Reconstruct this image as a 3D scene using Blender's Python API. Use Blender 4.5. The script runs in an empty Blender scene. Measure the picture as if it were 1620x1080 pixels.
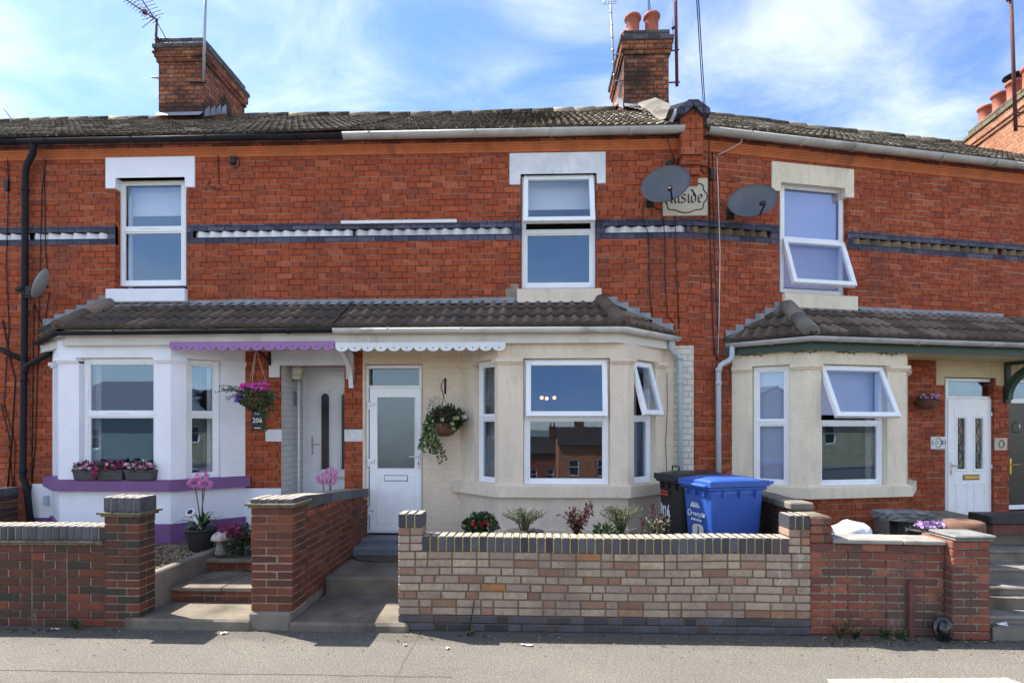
# lighting constants
SUN_STR = 4.3; SKY_STR = .13; EXPOSURE = 1.42
CLOUD_COL = (4.4, 4.6, 4.9, 1); SKY_TINT = (.50, .62, .80, 1); NORTH_TINT = (1.16, 1.04, .98, 1)
CLOUD_ROT = 25; CLOUD_SCALE = (1.0, 1.5, 1); CLOUD_LOC = (.3, .2, 0); CLOUD_LO = .43; CLOUD_HI = .70; CLOUD_MAX = .85
import bpy, bmesh, math, random
from mathutils import Vector, Matrix, Quaternion
RND = random.Random(7)
SC = bpy.context.scene
COL = SC.collection
# ------------------------------------------------------------------ camera model (metres; facade of the middle house is the plane y = 0)
F = 900.0; CX = 810.0; HY = 676.0; YAW = math.radians(2.0)
CAM = Vector((0, -7.69, 1.88))
cA, sA = math.cos(YAW), math.sin(YAW)
def ray(px, py):
    u = (px - CX) / F; v = (HY - py) / F
    return Vector((-sA + u * cA, cA + u * sA, v))
class Frame:
    """a vertical working plane: s runs along it, a runs into the house, z is up"""
    def __init__(f, o, d):
        f.o = Vector((o[0], o[1])); f.d = Vector((d[0], d[1])).normalized(); f.n = Vector((-f.d.y, f.d.x))
    def p(f, s, a, z):
        q = f.o + f.d * s + f.n * a
        return Vector((q.x, q.y, z))
    def hit(f, px, py, a=0.0):
        r = ray(px, py)
        k = (a - (Vector((CAM.x, CAM.y)) - f.o).dot(f.n)) / Vector((r.x, r.y)).dot(f.n)
        q = CAM + r * k
        return (Vector((q.x, q.y)) - f.o).dot(f.d), q.z
    def s(f, px, a=0.0): return f.hit(px, HY, a)[0]
    def z(f, px, py, a=0.0): return f.hit(px, py, a)[1]
MAIN = Frame((0, 0), (1, 0))
TH = math.radians(13.3)
WING = Frame((2.10, 0), (math.cos(TH), math.sin(TH)))
def ground_hit(px, py, z=0.0):
    r = ray(px, py); k = (z - CAM.z) / r.z
    return CAM + r * k
# ------------------------------------------------------------------ node helpers
class NT:
    def __init__(s, name):
        s.m = bpy.data.materials.new(name); s.m.use_nodes = True
        s.t = s.m.node_tree; s.b = s.t.nodes['Principled BSDF']; s.out = s.t.nodes['Material Output']
    def n(s, typ, **kw):
        nd = s.t.nodes.new(typ)
        for k, v in kw.items(): setattr(nd, k, v)
        return nd
    def put(s, sock, v):
        if isinstance(v, bpy.types.NodeSocket): s.t.links.new(v, sock)
        elif v is not None:
            if hasattr(sock.default_value, '__len__') and not hasattr(v, '__len__'): v = (v,) * len(sock.default_value)
            if hasattr(sock.default_value, '__len__') and len(sock.default_value) == 4 and len(v) == 3: v = (*v, 1)
            sock.default_value = v
    def math(s, op, a, b=None, c=None, clamp=False):
        nd = s.n('ShaderNodeMath', operation=op, use_clamp=clamp)
        for i, v in enumerate((a, b, c)): s.put(nd.inputs[i], v)
        return nd.outputs[0]
    def mix(s, f, a, b, mode='MIX'):
        nd = s.n('ShaderNodeMix', data_type='RGBA', blend_type=mode)
        s.put(nd.inputs[0], f); s.put(nd.inputs[6], a); s.put(nd.inputs[7], b)
        return nd.outputs[2]
    def ramp(s, f, stops, interp='LINEAR'):
        nd = s.n('ShaderNodeValToRGB'); cr = nd.color_ramp; cr.interpolation = interp
        while len(cr.elements) < len(stops): cr.elements.new(0.5)
        for e, (p, c) in zip(cr.elements, stops): e.position = p; e.color = (*c, 1) if len(c) == 3 else c
        s.put(nd.inputs[0], f); return nd.outputs[0]
    def mr(s, v, a, b, c=0.0, d=1.0, smooth=True):
        nd = s.n('ShaderNodeMapRange', interpolation_type='SMOOTHSTEP' if smooth else 'LINEAR')
        for i, x in enumerate((v, a, b, c, d)): s.put(nd.inputs[i], x)
        return nd.outputs[0]
    def noise(s, vec, scale, detail=4, rough=.55, out=0):
        nd = s.n('ShaderNodeTexNoise'); s.put(nd.inputs['Vector'], vec)
        nd.inputs['Scale'].default_value = scale; nd.inputs['Detail'].default_value = detail; nd.inputs['Roughness'].default_value = rough
        return nd.outputs[out]
    def obj(s): return s.n('ShaderNodeTexCoord').outputs['Object']
    def pos(s): return s.n('ShaderNodeNewGeometry').outputs['Position']
    def uv(s): return s.n('ShaderNodeUVMap', uv_map='UVMap').outputs[0]
    def vmul(s, vec, k):
        nd = s.n('ShaderNodeVectorMath', operation='MULTIPLY'); s.put(nd.inputs[0], vec); nd.inputs[1].default_value = k; return nd.outputs[0]
    def bump(s, h, strength=.5, dist=.01):
        nd = s.n('ShaderNodeBump'); s.put(nd.inputs['Height'], h); nd.inputs['Strength'].default_value = strength; nd.inputs['Distance'].default_value = dist
        s.t.links.new(nd.outputs[0], s.b.inputs['Normal']); return nd.outputs[0]
    def base(s, c, rough=.7, spec=.3):
        s.put(s.b.inputs['Base Color'], c); s.put(s.b.inputs['Roughness'], rough); s.b.inputs['Specular IOR Level'].default_value = spec
def sc(c, k): return tuple(min(1, x * k) for x in c)
def plain(name, col, rough=.5, var=.12, scale=6.0, bump=.15, spec=.4, metal=0.0, fine=60, dirt=None, dirt_lo=.58, dirt_hi=.72, dirt_scale=2.2, streak=False):
    """painted / cast surfaces: a colour with slow and fine variation, optional dirt in patches of its own shape"""
    t = NT(name); P = t.pos()
    n1 = t.noise(P, scale, 5); n2 = t.noise(P, fine, 3)
    c = t.mix(t.mr(n1, .3, .7), sc(col, 1 - var), sc(col, 1 + var * .6))
    c = t.mix(t.math('MULTIPLY', t.mr(n2, .35, .75), var * .8), c, sc(col, .6))
    if dirt:
        d = t.noise(t.vmul(P, (1, 1, .35)), dirt_scale, 8, .65)
        c = t.mix(t.mr(d, dirt_lo, dirt_hi, 0, .75), c, dirt)
        if streak:
            d2 = t.noise(t.vmul(P, (7, 7, .45)), 2.0, 5, .6); c = t.mix(t.math('MULTIPLY', t.mr(d2, .55, .78), t.mr(n1, .35, .65, .05, .5)), c, sc(dirt, .75))
            cr = t.noise(t.vmul(P, (1, 1, .6)), 1.7, 9, .75); ck = t.math('ABSOLUTE', t.math('SUBTRACT', cr, .5)); c = t.mix(t.mr(ck, .0012, .004, .45, 0), c, sc(dirt, .5))
    t.base(c, t.mr(n1, .2, .8, rough * .85, min(1, rough * 1.15)), spec); t.b.inputs['Metallic'].default_value = metal
    if bump: t.bump(t.math('ADD', n2, t.math('MULTIPLY', n1, .6)), bump, .004)
    return t.m
def brick_nodes(t, P, S, h, mw, off, warp=.006):
    """Flemish (or stretcher) bond in metres on the UV map -> face mask, random per brick, row"""
    uv = t.uv()
    w = t.noise(t.pos(), 9.0, 2)
    sp = t.n('ShaderNodeSeparateXYZ'); t.put(sp.inputs[0], uv)
    wv = t.math('MULTIPLY', t.math('SUBTRACT', w, .5), warp * 2)
    u = t.math('ADD', sp.outputs[0], wv); v = t.math('ADD', sp.outputs[1], wv)
    vr = t.math('DIVIDE', v, h); row = t.math('FLOOR', vr)
    odd = t.math('FLOORED_MODULO', row, 2.0)
    jit = t.n('ShaderNodeTexWhiteNoise', noise_dimensions='1D'); t.put(jit.inputs['W'], row)
    uo = t.math('ADD', t.math('ADD', u, t.math('MULTIPLY', odd, off)), t.math('MULTIPLY', jit.outputs['Value'], .03))
    cu = t.math('DIVIDE', uo, P); cell = t.math('FLOOR', cu)
    loc = t.math('MULTIPLY', t.math('SUBTRACT', cu, cell), P)
    hd = t.math('GREATER_THAN', loc, S)
    loc2 = t.math('SUBTRACT', loc, t.math('MULTIPLY', hd, S))
    wid = t.math('ADD', t.math('MULTIPLY', hd, P - 2 * S), S)
    eu = t.math('MINIMUM', loc2, t.math('SUBTRACT', wid, loc2))
    lv = t.math('MULTIPLY', t.math('SUBTRACT', vr, row), h)
    ev = t.math('MINIMUM', lv, t.math('SUBTRACT', h, lv))
    d = t.math('MINIMUM', eu, ev)
    face = t.mr(d, mw * .3, mw * .75)
    cb = t.n('ShaderNodeCombineXYZ'); t.put(cb.inputs[0], t.math('ADD', t.math('MULTIPLY', cell, 2.0), hd)); t.put(cb.inputs[1], row)
    wn = t.n('ShaderNodeTexWhiteNoise', noise_dimensions='3D'); t.put(wn.inputs['Vector'], cb.outputs[0])
    bed = t.math('LESS_THAN', ev, eu)
    return face, wn.outputs['Value'], bed
def brick_mat(name, ramp, mortar, P=.349, S=.232, h=.0815, mw=.011, off=None, stain=(.10, .05, .04), stain_amt=.55, lo=.52, hi=.75, white=0.0, bump=.6, rough=.85, streak=(1, 1, .5), bedlight=None):
    t = NT(name)
    face, rv, rc = brick_nodes(t, P, S, h, mw, P / 2 if off is None else off)
    c = t.ramp(rv, ramp)
    fine = t.noise(t.pos(), 70, 4, .7); mid = t.noise(t.pos(), 17, 4, .6)
    c = t.mix(t.mr(mid, .42, .72, 0, .45), c, sc(ramp[0][1], .75))
    c = t.mix(t.mr(fine, .5, .8, 0, .35), c, sc(ramp[-1][1], 1.15))
    soot = t.noise(t.vmul(t.pos(), (1, 1, 1.4)), 5.5, 6, .7)
    c = t.mix(t.mr(soot, .56, .74, 0, .55), c, sc(stain, 1.1))
    st2 = t.noise(t.vmul(t.pos(), (1, 1, .22)), 34, 3, .6)
    c = t.mix(t.mr(st2, .5, .75, 0, .5), c, sc(ramp[0][1], .8)); c = t.mix(t.mr(st2, .5, .28, 0, .35), c, sc(ramp[-1][1], 1.05))
    mo = t.mix(t.mr(mid, .4, .65), mortar, sc(mortar, .45))
    if bedlight: mo = t.mix(t.math('MULTIPLY', rc, t.mr(t.noise(t.vmul(t.pos(), (.6, .6, 2)), 4, 4), .44, .60, 0, 1)), mo, bedlight)
    c = t.mix(face, mo, c)
    big = t.noise(t.vmul(t.pos(), streak), 1.3, 7, .62)
    c = t.mix(t.mr(big, lo, hi, 0, stain_amt), c, stain)
    if white:
        wn = t.noise(t.vmul(t.pos(), (1, 1, .45)), 3.1, 6, .7)
        c = t.mix(t.mr(wn, .60, .72, 0, white), c, (.55, .52, .50))
    t.base(c, rough, .12)
    t.bump(t.math('ADD', t.math('MULTIPLY', face, 1.0), t.math('ADD', t.math('MULTIPLY', fine, .35), t.math('MULTIPLY', rv, .3))), bump, .008)
    return t.m
def rnd_mat(name, ramp, stain=(.06, .05, .045), stain_amt=.6, lo=.5, hi=.72, white=0.0, wlo=.60, rough=.85, bump=.5, interp='LINEAR', sscale=1.6, lichen=None, spec=.25, attr='rnd', sunlit_top=None):
    """for meshes whose bricks / tiles are real geometry: colour from the per-piece attribute"""
    t = NT(name)
    at = t.n('ShaderNodeAttribute', attribute_name=attr)
    c = t.ramp(at.outputs['Fac'], ramp, interp)
    fine = t.noise(t.pos(), 80, 4, .7); mid = t.noise(t.pos(), 20, 4, .6)
    c = t.mix(t.mr(mid, .4, .75, 0, .4), c, sc(ramp[0][1], .7))
    c = t.mix(t.mr(fine, .5, .8, 0, .3), c, sc(ramp[-1][1], 1.2))
    big = t.noise(t.vmul(t.pos(), (1, 1, .7)), sscale, 7, .65)
    c = t.mix(t.mr(big, lo, hi, 0, stain_amt), c, stain)
    if white:
        wn = t.noise(t.vmul(t.pos(), (1, 1, .4)), 2.7, 7, .72)
        c = t.mix(t.mr(wn, wlo, wlo + .1, 0, white), c, (.52, .49, .47))
    if sunlit_top:
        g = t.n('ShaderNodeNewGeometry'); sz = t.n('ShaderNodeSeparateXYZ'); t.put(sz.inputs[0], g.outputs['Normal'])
        c = t.mix(t.math('MULTIPLY', t.mr(sz.outputs[2], .75, .95), t.mr(mid, .3, .6, .55, .95)), c, sunlit_top)  # weathered up-facing faces painted paler still, as if sunlit
    if lichen:
        ln = t.noise(t.pos(), 26, 5, .7)
        c = t.mix(t.mr(ln, .56, .66, 0, .7), c, lichen)
    t.base(c, rough, spec)
    t.bump(t.math('ADD', fine, mid), bump, .005)
    return t.m
def paint_brick(name, col, h=.0815, P=.349, S=.232, dirt=None, joint=.55, bump=.7):
    t = NT(name)
    face, rv, rc = brick_nodes(t, P, S, h, .012, P / 2)
    P_ = t.pos(); n1 = t.noise(P_, 3, 6); n2 = t.noise(P_, 55, 3)
    c = t.mix(t.mr(n1, .3, .7), sc(col, .93), sc(col, 1.05))
    c = t.mix(t.math('MULTIPLY', t.math('SUBTRACT', 1.0, face), joint), c, sc(col, .55))
    if dirt: c = t.mix(t.mr(n1, .55, .75, 0, .5), c, dirt)
    t.base(c, .7, .25); t.bump(t.math('ADD', face, t.math('MULTIPLY', n2, .3)), bump, .005)
    return t.m
def glass_mat(name, tint=(.86, .9, .92), boost=2.0, rough=0.0, ior=1.5, refl_tint=(1, 1, 1), wave=.0):
    t = NT(name)
    ge = t.n('ShaderNodeNewGeometry'); dt = t.n('ShaderNodeVectorMath', operation='DOT_PRODUCT'); t.put(dt.inputs[0], ge.outputs['Incoming']); t.put(dt.inputs[1], ge.outputs['True Normal'])
    ct = t.math('SUBTRACT', 1.0, t.math('ABSOLUTE', dt.outputs['Value']), clamp=True)
    rf = t.math('ADD', .042 * boost, t.math('MULTIPLY', t.math('POWER', ct, 5.0), .9), clamp=True)
    g = t.n('ShaderNodeBsdfGlossy'); g.inputs['Roughness'].default_value = rough; t.put(g.inputs['Color'], refl_tint)  # glossy tint puts extra sky blue into the reflections
    tr = t.n('ShaderNodeBsdfTransparent'); t.put(tr.inputs['Color'], tint)
    mx = t.n('ShaderNodeMixShader'); t.put(mx.inputs[0], rf)
    t.t.links.new(tr.outputs[0], mx.inputs[1]); t.t.links.new(g.outputs[0], mx.inputs[2]); t.t.links.new(mx.outputs[0], t.out.inputs[0])
    if wave:
        nd = t.n('ShaderNodeBump'); nd.inputs['Strength'].default_value = wave; nd.inputs['Distance'].default_value = .02
        t.put(nd.inputs['Height'], t.noise(t.pos(), 1.6, 2)); t.t.links.new(nd.outputs[0], g.inputs['Normal'])
    return t.m
# ------------------------------------------------------------------ geometry helpers
class B:
    def __init__(s): s.bm = bmesh.new(); s.rl = s.bm.faces.layers.float.new('rnd'); s.mi = 0
    def v(s, p): return s.bm.verts.new(p)
    def f(s, pts, r=None, smooth=False):
        try: fc = s.bm.faces.new([p if isinstance(p, bmesh.types.BMVert) else s.v(p) for p in pts])
        except ValueError: return None
        if r is not None: fc[s.rl] = r
        fc.material_index = s.mi; fc.smooth = smooth
        return fc
    def hexa(s, c, r=None):
        vs = [s.v(p) for p in c]
        for q in ((0, 3, 2, 1), (4, 5, 6, 7), (0, 1, 5, 4), (1, 2, 6, 5), (2, 3, 7, 6), (3, 0, 4, 7)): s.f([vs[i] for i in q], r)
        return vs
    def box(s, fr, s0, s1, a0, a1, z0, z1, bev=0.0, r=None, seg=1):
        c = [fr.p(x, y, z) for z in (z0, z1) for x, y in ((s0, a0), (s1, a0), (s1, a1), (s0, a1))]
        vs = s.hexa(c, r)
        if bev: s.bevel(vs, bev, seg)
        return vs
    def bevel(s, vs, off, seg=1):
        es = {e for v in vs for e in v.link_edges}
        bmesh.ops.bevel(s.bm, geom=list(es), offset=off, segments=seg, affect='EDGES', profile=.5)
    def cube(s, c, size, rot=None, bev=0.0, r=None, seg=1):
        m = Matrix.Translation(c) @ (rot.to_matrix().to_4x4() if rot is not None else Matrix())
        x, y, z = size[0] / 2, size[1] / 2, size[2] / 2
        vs = s.hexa([m @ Vector(p) for p in ((-x, -y, -z), (x, -y, -z), (x, y, -z), (-x, y, -z), (-x, -y, z), (x, -y, z), (x, y, z), (-x, y, z))], r)
        if bev: s.bevel(vs, bev, seg)
    def prism(s, fr, pts, a0, a1, r=None):
        """polygon in the (s, z) plane extruded from a0 to a1"""
        n = len(pts); A = [s.v(fr.p(x, a0, z)) for x, z in pts]; C = [s.v(fr.p(x, a1, z)) for x, z in pts]
        s.f(A, r); s.f(C[::-1], r)
        for i in range(n): s.f([A[i], C[i], C[(i + 1) % n], A[(i + 1) % n]], r)
    def slab(s, fr, plan, z0, z1, r=None):
        """plan polygon (s, a) extruded in z"""
        n = len(plan); A = [s.v(fr.p(x, y, z0)) for x, y in plan]; C = [s.v(fr.p(x, y, z1)) for x, y in plan]
        s.f(A[::-1], r); s.f(C, r)
        for i in range(n): s.f([A[i], A[(i + 1) % n], C[(i + 1) % n], C[i]], r)
    def strip(s, fr, pts, z0, z1, out, inn):
        """solid band along a plan polyline (s, a); out = how far it stands out of the line, inn = thickness inward; mitred"""
        O = offset_line(pts, -out); I = offset_line(pts, inn)
        s.slab(fr, O + I[::-1], z0, z1)
    def tube(s, pts, rad, n=8, caps=True, smooth=True, r=None):
        pts = [Vector(p) for p in pts]; rs = rad if hasattr(rad, '__len__') else [rad] * len(pts)
        rings = []; up = None
        for i, p in enumerate(pts):
            t = (pts[min(i + 1, len(pts) - 1)] - pts[max(i - 1, 0)])
            t = t.normalized() if t.length > 1e-9 else Vector((0, 0, 1))
            if up is None:
                up = Vector((0, 0, 1)) if abs(t.z) < .9 else Vector((1, 0, 0))
            x = t.cross(up); x = x.normalized() if x.length > 1e-6 else t.orthogonal().normalized()
            up = x.cross(t).normalized()
            rings.append([s.v(p + (x * math.cos(k * 2 * math.pi / n) + up * math.sin(k * 2 * math.pi / n)) * rs[i]) for k in range(n)])
        for A, C in zip(rings, rings[1:]):
            for k in range(n): s.f([A[k], A[(k + 1) % n], C[(k + 1) % n], C[k]], r, smooth)
        if caps: s.f(rings[0][::-1], r); s.f(rings[-1], r)
    def lathe(s, c, prof, n=20, mat=None, smooth=True, r=None, cap=True):
        """profile of (radius, height) round a vertical axis at c (or through matrix mat)"""
        m = mat if mat is not None else Matrix.Translation(c)
        rings = [[s.v(m @ Vector((q * math.cos(k * 2 * math.pi / n), q * math.sin(k * 2 * math.pi / n), h))) for k in range(n)] for q, h in prof]
        for A, C in zip(rings, rings[1:]):
            for k in range(n): s.f([A[k], A[(k + 1) % n], C[(k + 1) % n], C[k]], r, smooth)
        if cap: s.f(rings[0][::-1], r); s.f(rings[-1], r)
    def ball(s, c, rad, sub=2, r=None, squash=(1, 1, 1), jit=0.0):
        m = Matrix.Translation(c) @ Matrix.Diagonal((*squash, 1))
        g = bmesh.ops.create_icosphere(s.bm, subdivisions=sub, radius=rad, matrix=m)
        for v in g['verts']:
            if jit: v.co += Vector((RND.uniform(-1, 1), RND.uniform(-1, 1), RND.uniform(-1, 1))) * jit
            for fc in v.link_faces:
                fc.smooth = True; fc.material_index = s.mi
                if r is not None: fc[s.rl] = r
    def leaf(s, p, d, up, L, W, r=None, fold=.25):
        """one small folded leaf from p along d"""
        d = d.normalized(); x = d.cross(up); x = x.normalized() if x.length > 1e-5 else d.orthogonal().normalized(); n = x.cross(d)
        a = s.v(p); m1 = p + d * L * .45; t = s.v(p + d * L)
        l = s.v(m1 - x * W / 2 + n * W * fold); q = s.v(m1 + x * W / 2 + n * W * fold)
        s.f([a, q, t], r); s.f([a, t, l], r)
    def wall(s, fr, s0, s1, z0, z1, a0, a1, holes=()):
        """slab with rectangular holes (s0, s1, z0, z1), reveals included"""
        hs = [h for h in holes]
        xs = sorted({s0, s1} | {min(max(h[i], s0), s1) for h in hs for i in (0, 1)})
        zs = sorted({z0, z1} | {min(max(h[i], z0), z1) for h in hs for i in (2, 3)})
        for x0, x1 in zip(xs, xs[1:]):
            for y0, y1 in zip(zs, zs[1:]):
                cx, cy = (x0 + x1) / 2, (y0 + y1) / 2
                if any(h[0] < cx < h[1] and h[2] < cy < h[3] for h in hs): continue
                s.f([fr.p(x0, a0, y0), fr.p(x1, a0, y0), fr.p(x1, a0, y1), fr.p(x0, a0, y1)])
                s.f([fr.p(x0, a1, y0), fr.p(x0, a1, y1), fr.p(x1, a1, y1), fr.p(x1, a1, y0)])
        for h in hs:
            x0, x1, y0, y1 = max(h[0], s0), min(h[1], s1), max(h[2], z0), min(h[3], z1)
            if h[0] >= s0: s.f([fr.p(x0, a0, y0), fr.p(x0, a0, y1), fr.p(x0, a1, y1), fr.p(x0, a1, y0)])
            if h[1] <= s1: s.f([fr.p(x1, a0, y0), fr.p(x1, a1, y0), fr.p(x1, a1, y1), fr.p(x1, a0, y1)])
            if h[3] <= z1: s.f([fr.p(x0, a0, y1), fr.p(x1, a0, y1), fr.p(x1, a1, y1), fr.p(x0, a1, y1)])
            if h[2] >= z0: s.f([fr.p(x0, a0, y0), fr.p(x0, a1, y0), fr.p(x1, a1, y0), fr.p(x1, a0, y0)])
        s.f([fr.p(s0, a0, z1), fr.p(s1, a0, z1), fr.p(s1, a1, z1), fr.p(s0, a1, z1)])
        s.f([fr.p(s0, a0, z0), fr.p(s0, a0, z1), fr.p(s0, a1, z1), fr.p(s0, a1, z0)])
        s.f([fr.p(s1, a0, z0), fr.p(s1, a1, z0), fr.p(s1, a1, z1), fr.p(s1, a0, z1)])
    def add_mesh(s, me, mat):
        n0 = len(s.bm.verts); nf = len(s.bm.faces)
        s.bm.from_mesh(me); s.bm.verts.ensure_lookup_table(); s.bm.faces.ensure_lookup_table()
        for v in s.bm.verts[n0:]: v.co = mat @ v.co
        for fc in s.bm.faces[nf:]: fc.material_index = s.mi
def offset_line(pts, off):
    """offset a polyline to its left-hand normal side (n = inward for s-increasing lines)"""
    P = [Vector(p) for p in pts]; out = []
    for i in range(len(P)):
        ds = []
        if i > 0: ds.append((P[i] - P[i - 1]).normalized())
        if i < len(P) - 1: ds.append((P[i + 1] - P[i]).normalized())
        ns = [Vector((-d.y, d.x)) for d in ds]
        n = sum(ns, Vector((0, 0))).normalized()
        k = off / max(.2, n.dot(ns[0]))
        out.append(tuple(P[i] + n * k))
    return out
def along(pts, t0, t1):
    """the part of a polyline between arc lengths t0 and t1"""
    P = [Vector(p) for p in pts]; out = []; t = 0
    for p, q in zip(P, P[1:]):
        L = (q - p).length
        for tt in (t0, t1):
            pass
        if t <= t0 <= t + L: out.append(tuple(p.lerp(q, (t0 - t) / L)))
        if t0 < t + L < t1: out.append(tuple(q))
        if t <= t1 <= t + L: out.append(tuple(p.lerp(q, (t1 - t) / L)))
        t += L
    res = [out[0]]
    for o in out[1:]:
        if (Vector(o) - Vector(res[-1])).length > 1e-5: res.append(o)
    return res
def wloc(o):
    p = Vector(o.location)
    while o.parent: o = o.parent; p += o.location
    return p
def obj(name, b, mats, parent=None, loc=None, label=None):
    """links a builder's mesh (built in world metres) as ONE object; its origin is moved to its parent's origin"""
    bm = b.bm if isinstance(b, B) else b
    bmesh.ops.recalc_face_normals(bm, faces=bm.faces[:])
    uvl = bm.loops.layers.uv.new('UVMap')
    for fc in bm.faces:
        n = fc.normal
        if abs(n.z) > .75: g = lambda p: (p.x, p.y)
        else:
            t = Vector((-n.y, n.x)); t = t.normalized() if t.length > 1e-6 else Vector((1, 0))
            g = lambda p, t=t: (p.x * t.x + p.y * t.y, p.z)
        for lp in fc.loops: lp[uvl].uv = g(lp.vert.co)
    base = Vector((0, 0, 0))
    if parent is not None: base = wloc(parent)
    elif loc is not None: base = Vector(loc)
    for v in bm.verts: v.co -= base
    me = bpy.data.meshes.new(name); bm.to_mesh(me); bm.free()
    for m in (mats if isinstance(mats, (list, tuple)) else [mats]): me.materials.append(m)
    o = bpy.data.objects.new(name, me); COL.objects.link(o)
    if parent is not None: o.parent = parent
    elif loc is not None: o.location = loc
    if label: o['label'] = label
    return o
def thing(name, label, cat, loc=(0, 0, 0), group=None):
    o = bpy.data.objects.new(name, None); COL.objects.link(o); o.location = loc; o.empty_display_size = .1
    o['label'] = label; o['category'] = cat
    if group: o['group'] = group
    return o
def tag(o, label, cat, group=None):
    o['label'] = label; o['category'] = cat
    if group: o['group'] = group
    return o
def dup(root, loc, label, group=None, rotz=0.0):
    r = root.copy(); COL.objects.link(r); r.location = loc; r.rotation_euler.z = rotz; r['label'] = label
    if group: r['group'] = group
    for ch in list(root.children):
        c = ch.copy(); COL.objects.link(c); c.parent = r
        for g in ch.children:
            d = g.copy(); COL.objects.link(d); d.parent = c
    return r
def struct(name, b, mats, kind='structure'):
    o = obj(name, b, mats); o['kind'] = kind; return o
def text_mesh(body, size, extrude=.002, bold=0.0, shear=0.0, space=1.0):
    cu = bpy.data.curves.new('lettering', 'FONT'); cu.body = body; cu.size = size; cu.extrude = extrude; cu.offset = bold; cu.shear = shear; cu.space_character = space
    cu.align_x = 'CENTER'; cu.align_y = 'CENTER'; cu.resolution_u = 3
    o = bpy.data.objects.new('lettering', cu); COL.objects.link(o)
    bpy.context.view_layer.update()
    me = bpy.data.meshes.new_from_object(o.evaluated_get(bpy.context.evaluated_depsgraph_get()))
    bpy.data.objects.remove(o); bpy.data.curves.remove(cu); return me
def face_mat(fr, s, a, z, roll=0.0):
    """matrix that stands lettering (drawn in x, y) upright on a frame's plane, facing out"""
    x = Vector((fr.d.x, fr.d.y, 0)); nrm = -Vector((fr.n.x, fr.n.y, 0)); y = Vector((0, 0, 1))
    m = Matrix((x, y, nrm)).transposed().to_4x4(); m.translation = fr.p(s, a, z)
    return m @ Matrix.Rotation(roll, 4, 'Z')
def rv(k=1.0): return Vector((RND.uniform(-1, 1), RND.uniform(-1, 1), RND.uniform(-1, 1))) * k
def srgb(r, g, b):
    return tuple(((c / 255) / 12.92 if c / 255 <= .04045 else ((c / 255 + .055) / 1.055) ** 2.4) for c in (r, g, b))
# ================================================================== materials
BR_RAMP = [(0, (.26, .062, .034)), (.2, (.325, .070, .030)), (.55, (.365, .078, .031)), (.88, (.41, .092, .036)), (1, (.47, .125, .06))]
M = {}
M['brick'] = brick_mat('facade_brick', BR_RAMP, (.12, .05, .038), mw=.011, stain=(.10, .05, .042), stain_amt=.6, lo=.48, hi=.78, bedlight=(.30, .20, .15))
M['brick_wing'] = brick_mat('wing_brick', [(0, (.24, .060, .035)), (.2, (.31, .068, .031)), (.55, (.355, .077, .033)), (.88, (.40, .091, .038)), (1, (.47, .13, .065))], (.13, .055, .042), mw=.011, stain=(.1, .05, .045), stain_amt=.5, bedlight=(.34, .25, .19))
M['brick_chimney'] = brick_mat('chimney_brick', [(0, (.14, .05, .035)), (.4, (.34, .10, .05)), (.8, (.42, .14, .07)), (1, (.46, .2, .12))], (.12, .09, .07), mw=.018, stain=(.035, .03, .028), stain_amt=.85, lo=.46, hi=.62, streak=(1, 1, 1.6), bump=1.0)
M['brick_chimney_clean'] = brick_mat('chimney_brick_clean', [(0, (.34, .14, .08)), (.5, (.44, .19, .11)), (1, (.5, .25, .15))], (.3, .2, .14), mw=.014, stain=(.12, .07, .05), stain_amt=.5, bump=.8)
M['blue'] = brick_mat('blue_brick', [(0, (.045, .045, .07)), (.5, (.085, .085, .125)), (1, (.13, .13, .18))], (.05, .045, .045), P=.235, S=.235, mw=.009, stain=(.03, .03, .03), stain_amt=.3)
M['terracotta'] = plain('terracotta_moulding', (.52, .15, .05), .75, .2, 4, .3, dirt=(.16, .06, .04), dirt_lo=.54, dirt_hi=.72)
M['cornice'] = brick_mat('cornice_brick', [(0, (.14, .045, .035)), (.5, (.31, .075, .04)), (1, (.42, .13, .07))], (.06, .04, .035), P=.235, S=.235, h=.16, mw=.012, stain=(.05, .03, .028), stain_amt=.75, lo=.45, hi=.68)
M['white'] = plain('white_masonry_paint', (.86, .86, .92), .6, .04, 3, .25, dirt=(.66, .65, .68), dirt_lo=.58, dirt_hi=.85)
M['white_dirty'] = plain('old_white_paint', (.74, .74, .78), .65, .12, 3, .3, dirt=(.42, .38, .35), dirt_lo=.55, dirt_hi=.75, streak=True)
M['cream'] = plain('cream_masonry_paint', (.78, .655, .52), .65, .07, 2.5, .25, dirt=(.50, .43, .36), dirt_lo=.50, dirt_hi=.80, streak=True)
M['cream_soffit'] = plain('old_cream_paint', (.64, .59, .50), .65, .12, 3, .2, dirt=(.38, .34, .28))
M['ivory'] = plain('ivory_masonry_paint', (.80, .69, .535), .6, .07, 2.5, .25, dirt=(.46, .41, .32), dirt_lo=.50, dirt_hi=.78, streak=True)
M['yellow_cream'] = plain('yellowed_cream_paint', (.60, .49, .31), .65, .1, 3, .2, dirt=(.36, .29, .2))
M['purple'] = plain('purple_masonry_paint', (.215, .095, .25), .6, .12, 3, .2, dirt=(.13, .06, .14))
M['lilac'] = plain('lilac_board_paint', (.34, .165, .40), .5, .08, 3, .1)
M['board_white'] = plain('white_board_paint', (.78, .79, .82), .45, .06, 3, .1, dirt=(.55, .53, .5), dirt_lo=.62, dirt_hi=.8)
M['fascia'] = plain('weathered_white_fascia', (.70, .67, .61), .55, .08, 3, .12, dirt=(.40, .36, .3), dirt_lo=.52, dirt_hi=.75)
M['upvc'] = plain('white_plastic_frame', (.88, .885, .91), .28, .03, 2, 0, spec=.5, dirt=(.6, .58, .54), dirt_lo=.66, dirt_hi=.85)
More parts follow.
